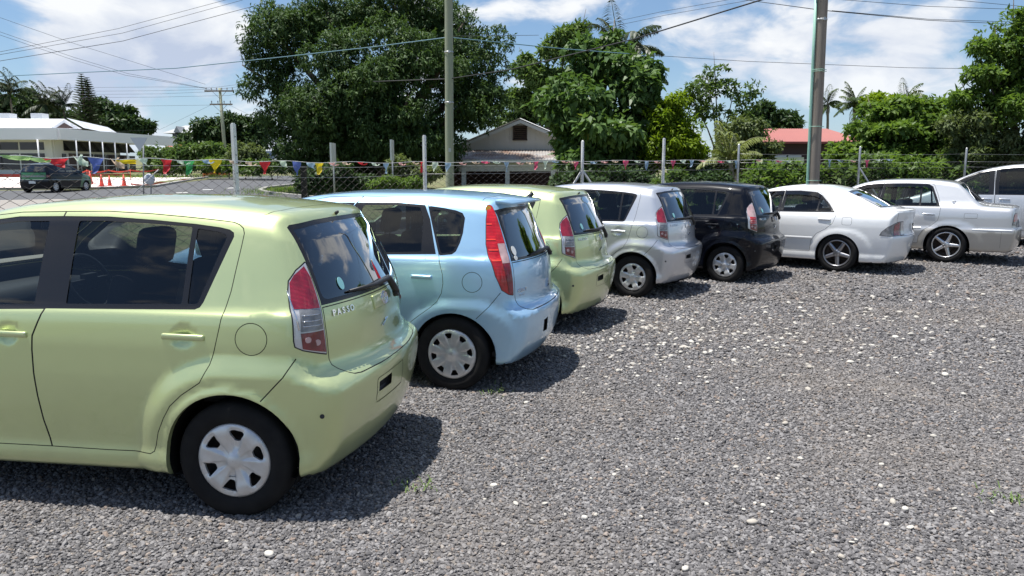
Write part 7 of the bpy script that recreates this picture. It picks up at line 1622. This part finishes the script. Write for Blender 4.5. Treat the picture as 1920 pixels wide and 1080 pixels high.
# ---- people carrier at the right edge
def carrier():
    fdoor = [(-1.45, 1.66), (-1.40, 1.1), (-1.38, .6), (-1.40, .34), (-2.25, .34), (-2.35, .7), (-2.4, 1.05), (-2.35, 1.28), (-2.0, 1.48), (-1.75, 1.60)]
    rdoor = [(-1.45, 1.66), (-1.0, 1.70), (-.42, 1.70), (-.42, 1.0), (-.48, .7), (-.5, .36), (-1.40, .34), (-1.38, .6), (-1.40, 1.1)]
    return dict(f=saloon_sdf(MPV_P), lo=(-3.95, -1.0, .1), hi=(1.15, 1.0, 1.9), h=.05, wb=2.82, arches=[(0, .31, .37), (-2.82, .31, .37)], lamps=[([(.05, 1.0), (.05, 1.35), (.16, 1.35), (.2, 1.0)], [], M['red_lens'])],
        doors=[dict(name='front_door', poly=fdoor, dlo=[(-1.42, 1.09), (-1.455, 1.635), (-1.75, 1.575), (-2.0, 1.455), (-2.34, 1.25), (-2.38, 1.08)], glass=[([(-1.52, 1.11), (-1.55, 1.60), (-1.74, 1.555), (-1.98, 1.435), (-2.28, 1.24), (-2.28, 1.11)], M['glass'])], handle=(-1.55, 1.0, .20, M['chrome'])),
               dict(name='rear_door', poly=rdoor, dlo=[(-1.41, 1.09), (-1.43, 1.64), (-1.0, 1.67), (-.45, 1.67), (-.45, 1.09)], glass=[([(-1.34, 1.11), (-1.36, 1.62), (-1.0, 1.645), (-.50, 1.645), (-.50, 1.11)], M['privacy'])], handle=(-1.22, 1.0, .20, M['chrome']))],
        quarters=[([(-.36, 1.1), (-.36, 1.66), (.4, 1.64), (.6, 1.5), (.66, 1.12)], [(-.33, 1.13), (-.33, 1.63), (.38, 1.61), (.57, 1.48), (.62, 1.15)], M['privacy'])],
        tailgate=[(-.70, 1.1), (-.72, .8), (-.66, .6), (-.2, .58)], rglass=[(-.70, 1.12), (-.62, 1.45), (-.56, 1.62), (-.2, 1.64)], wscreen=[(-.70, 1.2), (-.62, 1.42), (-.54, 1.62)], hlamp=[(.45, .66), (.48, .82), (.74, .90), (.78, .74)], grille=[(-.36, .5), (-.36, .7)], mirror=(-2.25, .98, 1.14), bumper=lambda c: c.x > .4 and c.z < .56,
        wheel=('alloy5', .325, .215, .205, .76), cabin=(-2.4, .6, .78, .30, M['seat'], -2.25, 1.1))
SILVER2 = paint('pale_silver', (.58, .59, .61), .45, .36)
car, tgate, on_rear, place, on_side = build_car(carrier(), SILVER2)
car.location = (11.92, 15.84, .11); car.rotation_euler = (0, 0, R(-38)); tag(car, 'pale silver people carrier at the right edge behind the boxy saloon', 'car', 'cars parked in a row along the fence')

# ---- green and black hatchback out on the street
def street_hatch():
    rdoor = [(-.90, 1.44), (-.4, 1.43), (-.15, 1.36), (-.03, 1.1), (-.05, .85), (-.2, .66), (-.34, .5), (-.4, .31), (-.95, .30), (-.98, .7), (-.95, 1.05)]; fdoor = [(-.906, 1.44), (-.956, 1.05), (-.986, .7), (-.956, .30), (-1.9, .30), (-2.02, .6), (-2.05, .95), (-1.8, 1.16), (-1.5, 1.33), (-1.25, 1.42)]
    return dict(name='street_car', f=saloon_sdf(STREET_P), lo=(-3.4, -1.0, .08), hi=(.8, 1.0, 1.62), h=.055, wb=2.45, arches=[(0, .29, .33), (-2.45, .29, .33)], lamps=[([(-.30, .78), (-.28, .90), (-.14, .90), (-.14, .78)], [], M['red_dark'])],
        doors=[dict(name='rear_door', poly=rdoor, dlo=[(-.93, 1.02), (-.89, 1.41), (-.4, 1.40), (-.18, 1.335), (-.07, 1.05)], glass=[([(-.89, 1.04), (-.86, 1.39), (-.4, 1.38), (-.2, 1.315), (-.11, 1.06)], M['privacy'])], handle=(-.2, .87, .17, None), mat=BLACKP), dict(name='front_door', poly=fdoor, dlo=[(-.94, 1.02), (-.90, 1.41), (-1.25, 1.39), (-1.48, 1.30), (-1.77, 1.14), (-1.95, .97)], glass=[([(-.98, 1.03), (-.95, 1.39), (-1.24, 1.37), (-1.46, 1.28), (-1.73, 1.13), (-1.88, 1.0)], M['glass'])], handle=(-1.1, .86, .17, None), mat=BLACKP)],
        tailgate=[(-.66, 1.02), (-.66, .75), (-.6, .66), (-.2, .65)], rglass=[(-.62, 1.06), (-.58, 1.25), (-.53, 1.38), (-.2, 1.40)], rearbits=[([(-.60, .80), (-.60, .865), (.60, .865), (.60, .80)], ('lamp_bar', M['clear_lens'], .004))], tgmat=DGREEN, bands=[([(-3.4, .25), (-3.4, 1.1), (-2.3, .98), (-2.05, .7), (-1.9, .25)], DGREEN)],
        wscreen=[(-.62, 1.08), (-.57, 1.25), (-.5, 1.42)], hlamp=[(.45, .62), (.48, .76), (.72, .82), (.74, .68)], grille=[(-.35, .45), (-.35, .6)], mirror=(-1.85, .92, 1.05), bumper=lambda c: c.x > .30 and c.z < .64, bumpermat=BLACKP, wheel=('passo', .295, .19, .18, .725), cabin=(-2.1, .3, .74, .28, M['seat'], -1.9, 1.0))
DGREEN = paint('bright_green_paint', (.015, .13, .03), .1, .35, False)
car, tgate, on_rear, place, on_side = build_car(street_hatch(), BLACKP)
pl = MB(); pl.box((0, 0, 0), (.36, .13, .006)); place(pl.build('number_plate', M['white_sticker'], car), 0, .53, .006)
p = gpt(104, 361.5); rz = R(266); c_, s_ = math.cos(rz), math.sin(rz); lx_, ly_ = 0, .74    # its rear right wheel stands here
car.location = (p.x - (c_ * lx_ - s_ * ly_), p.y - (s_ * lx_ + c_ * ly_), p.z + .012); car.rotation_euler = (0, 0, rz); tag(car, 'green and black hatchback out on the street behind the fence', 'car')
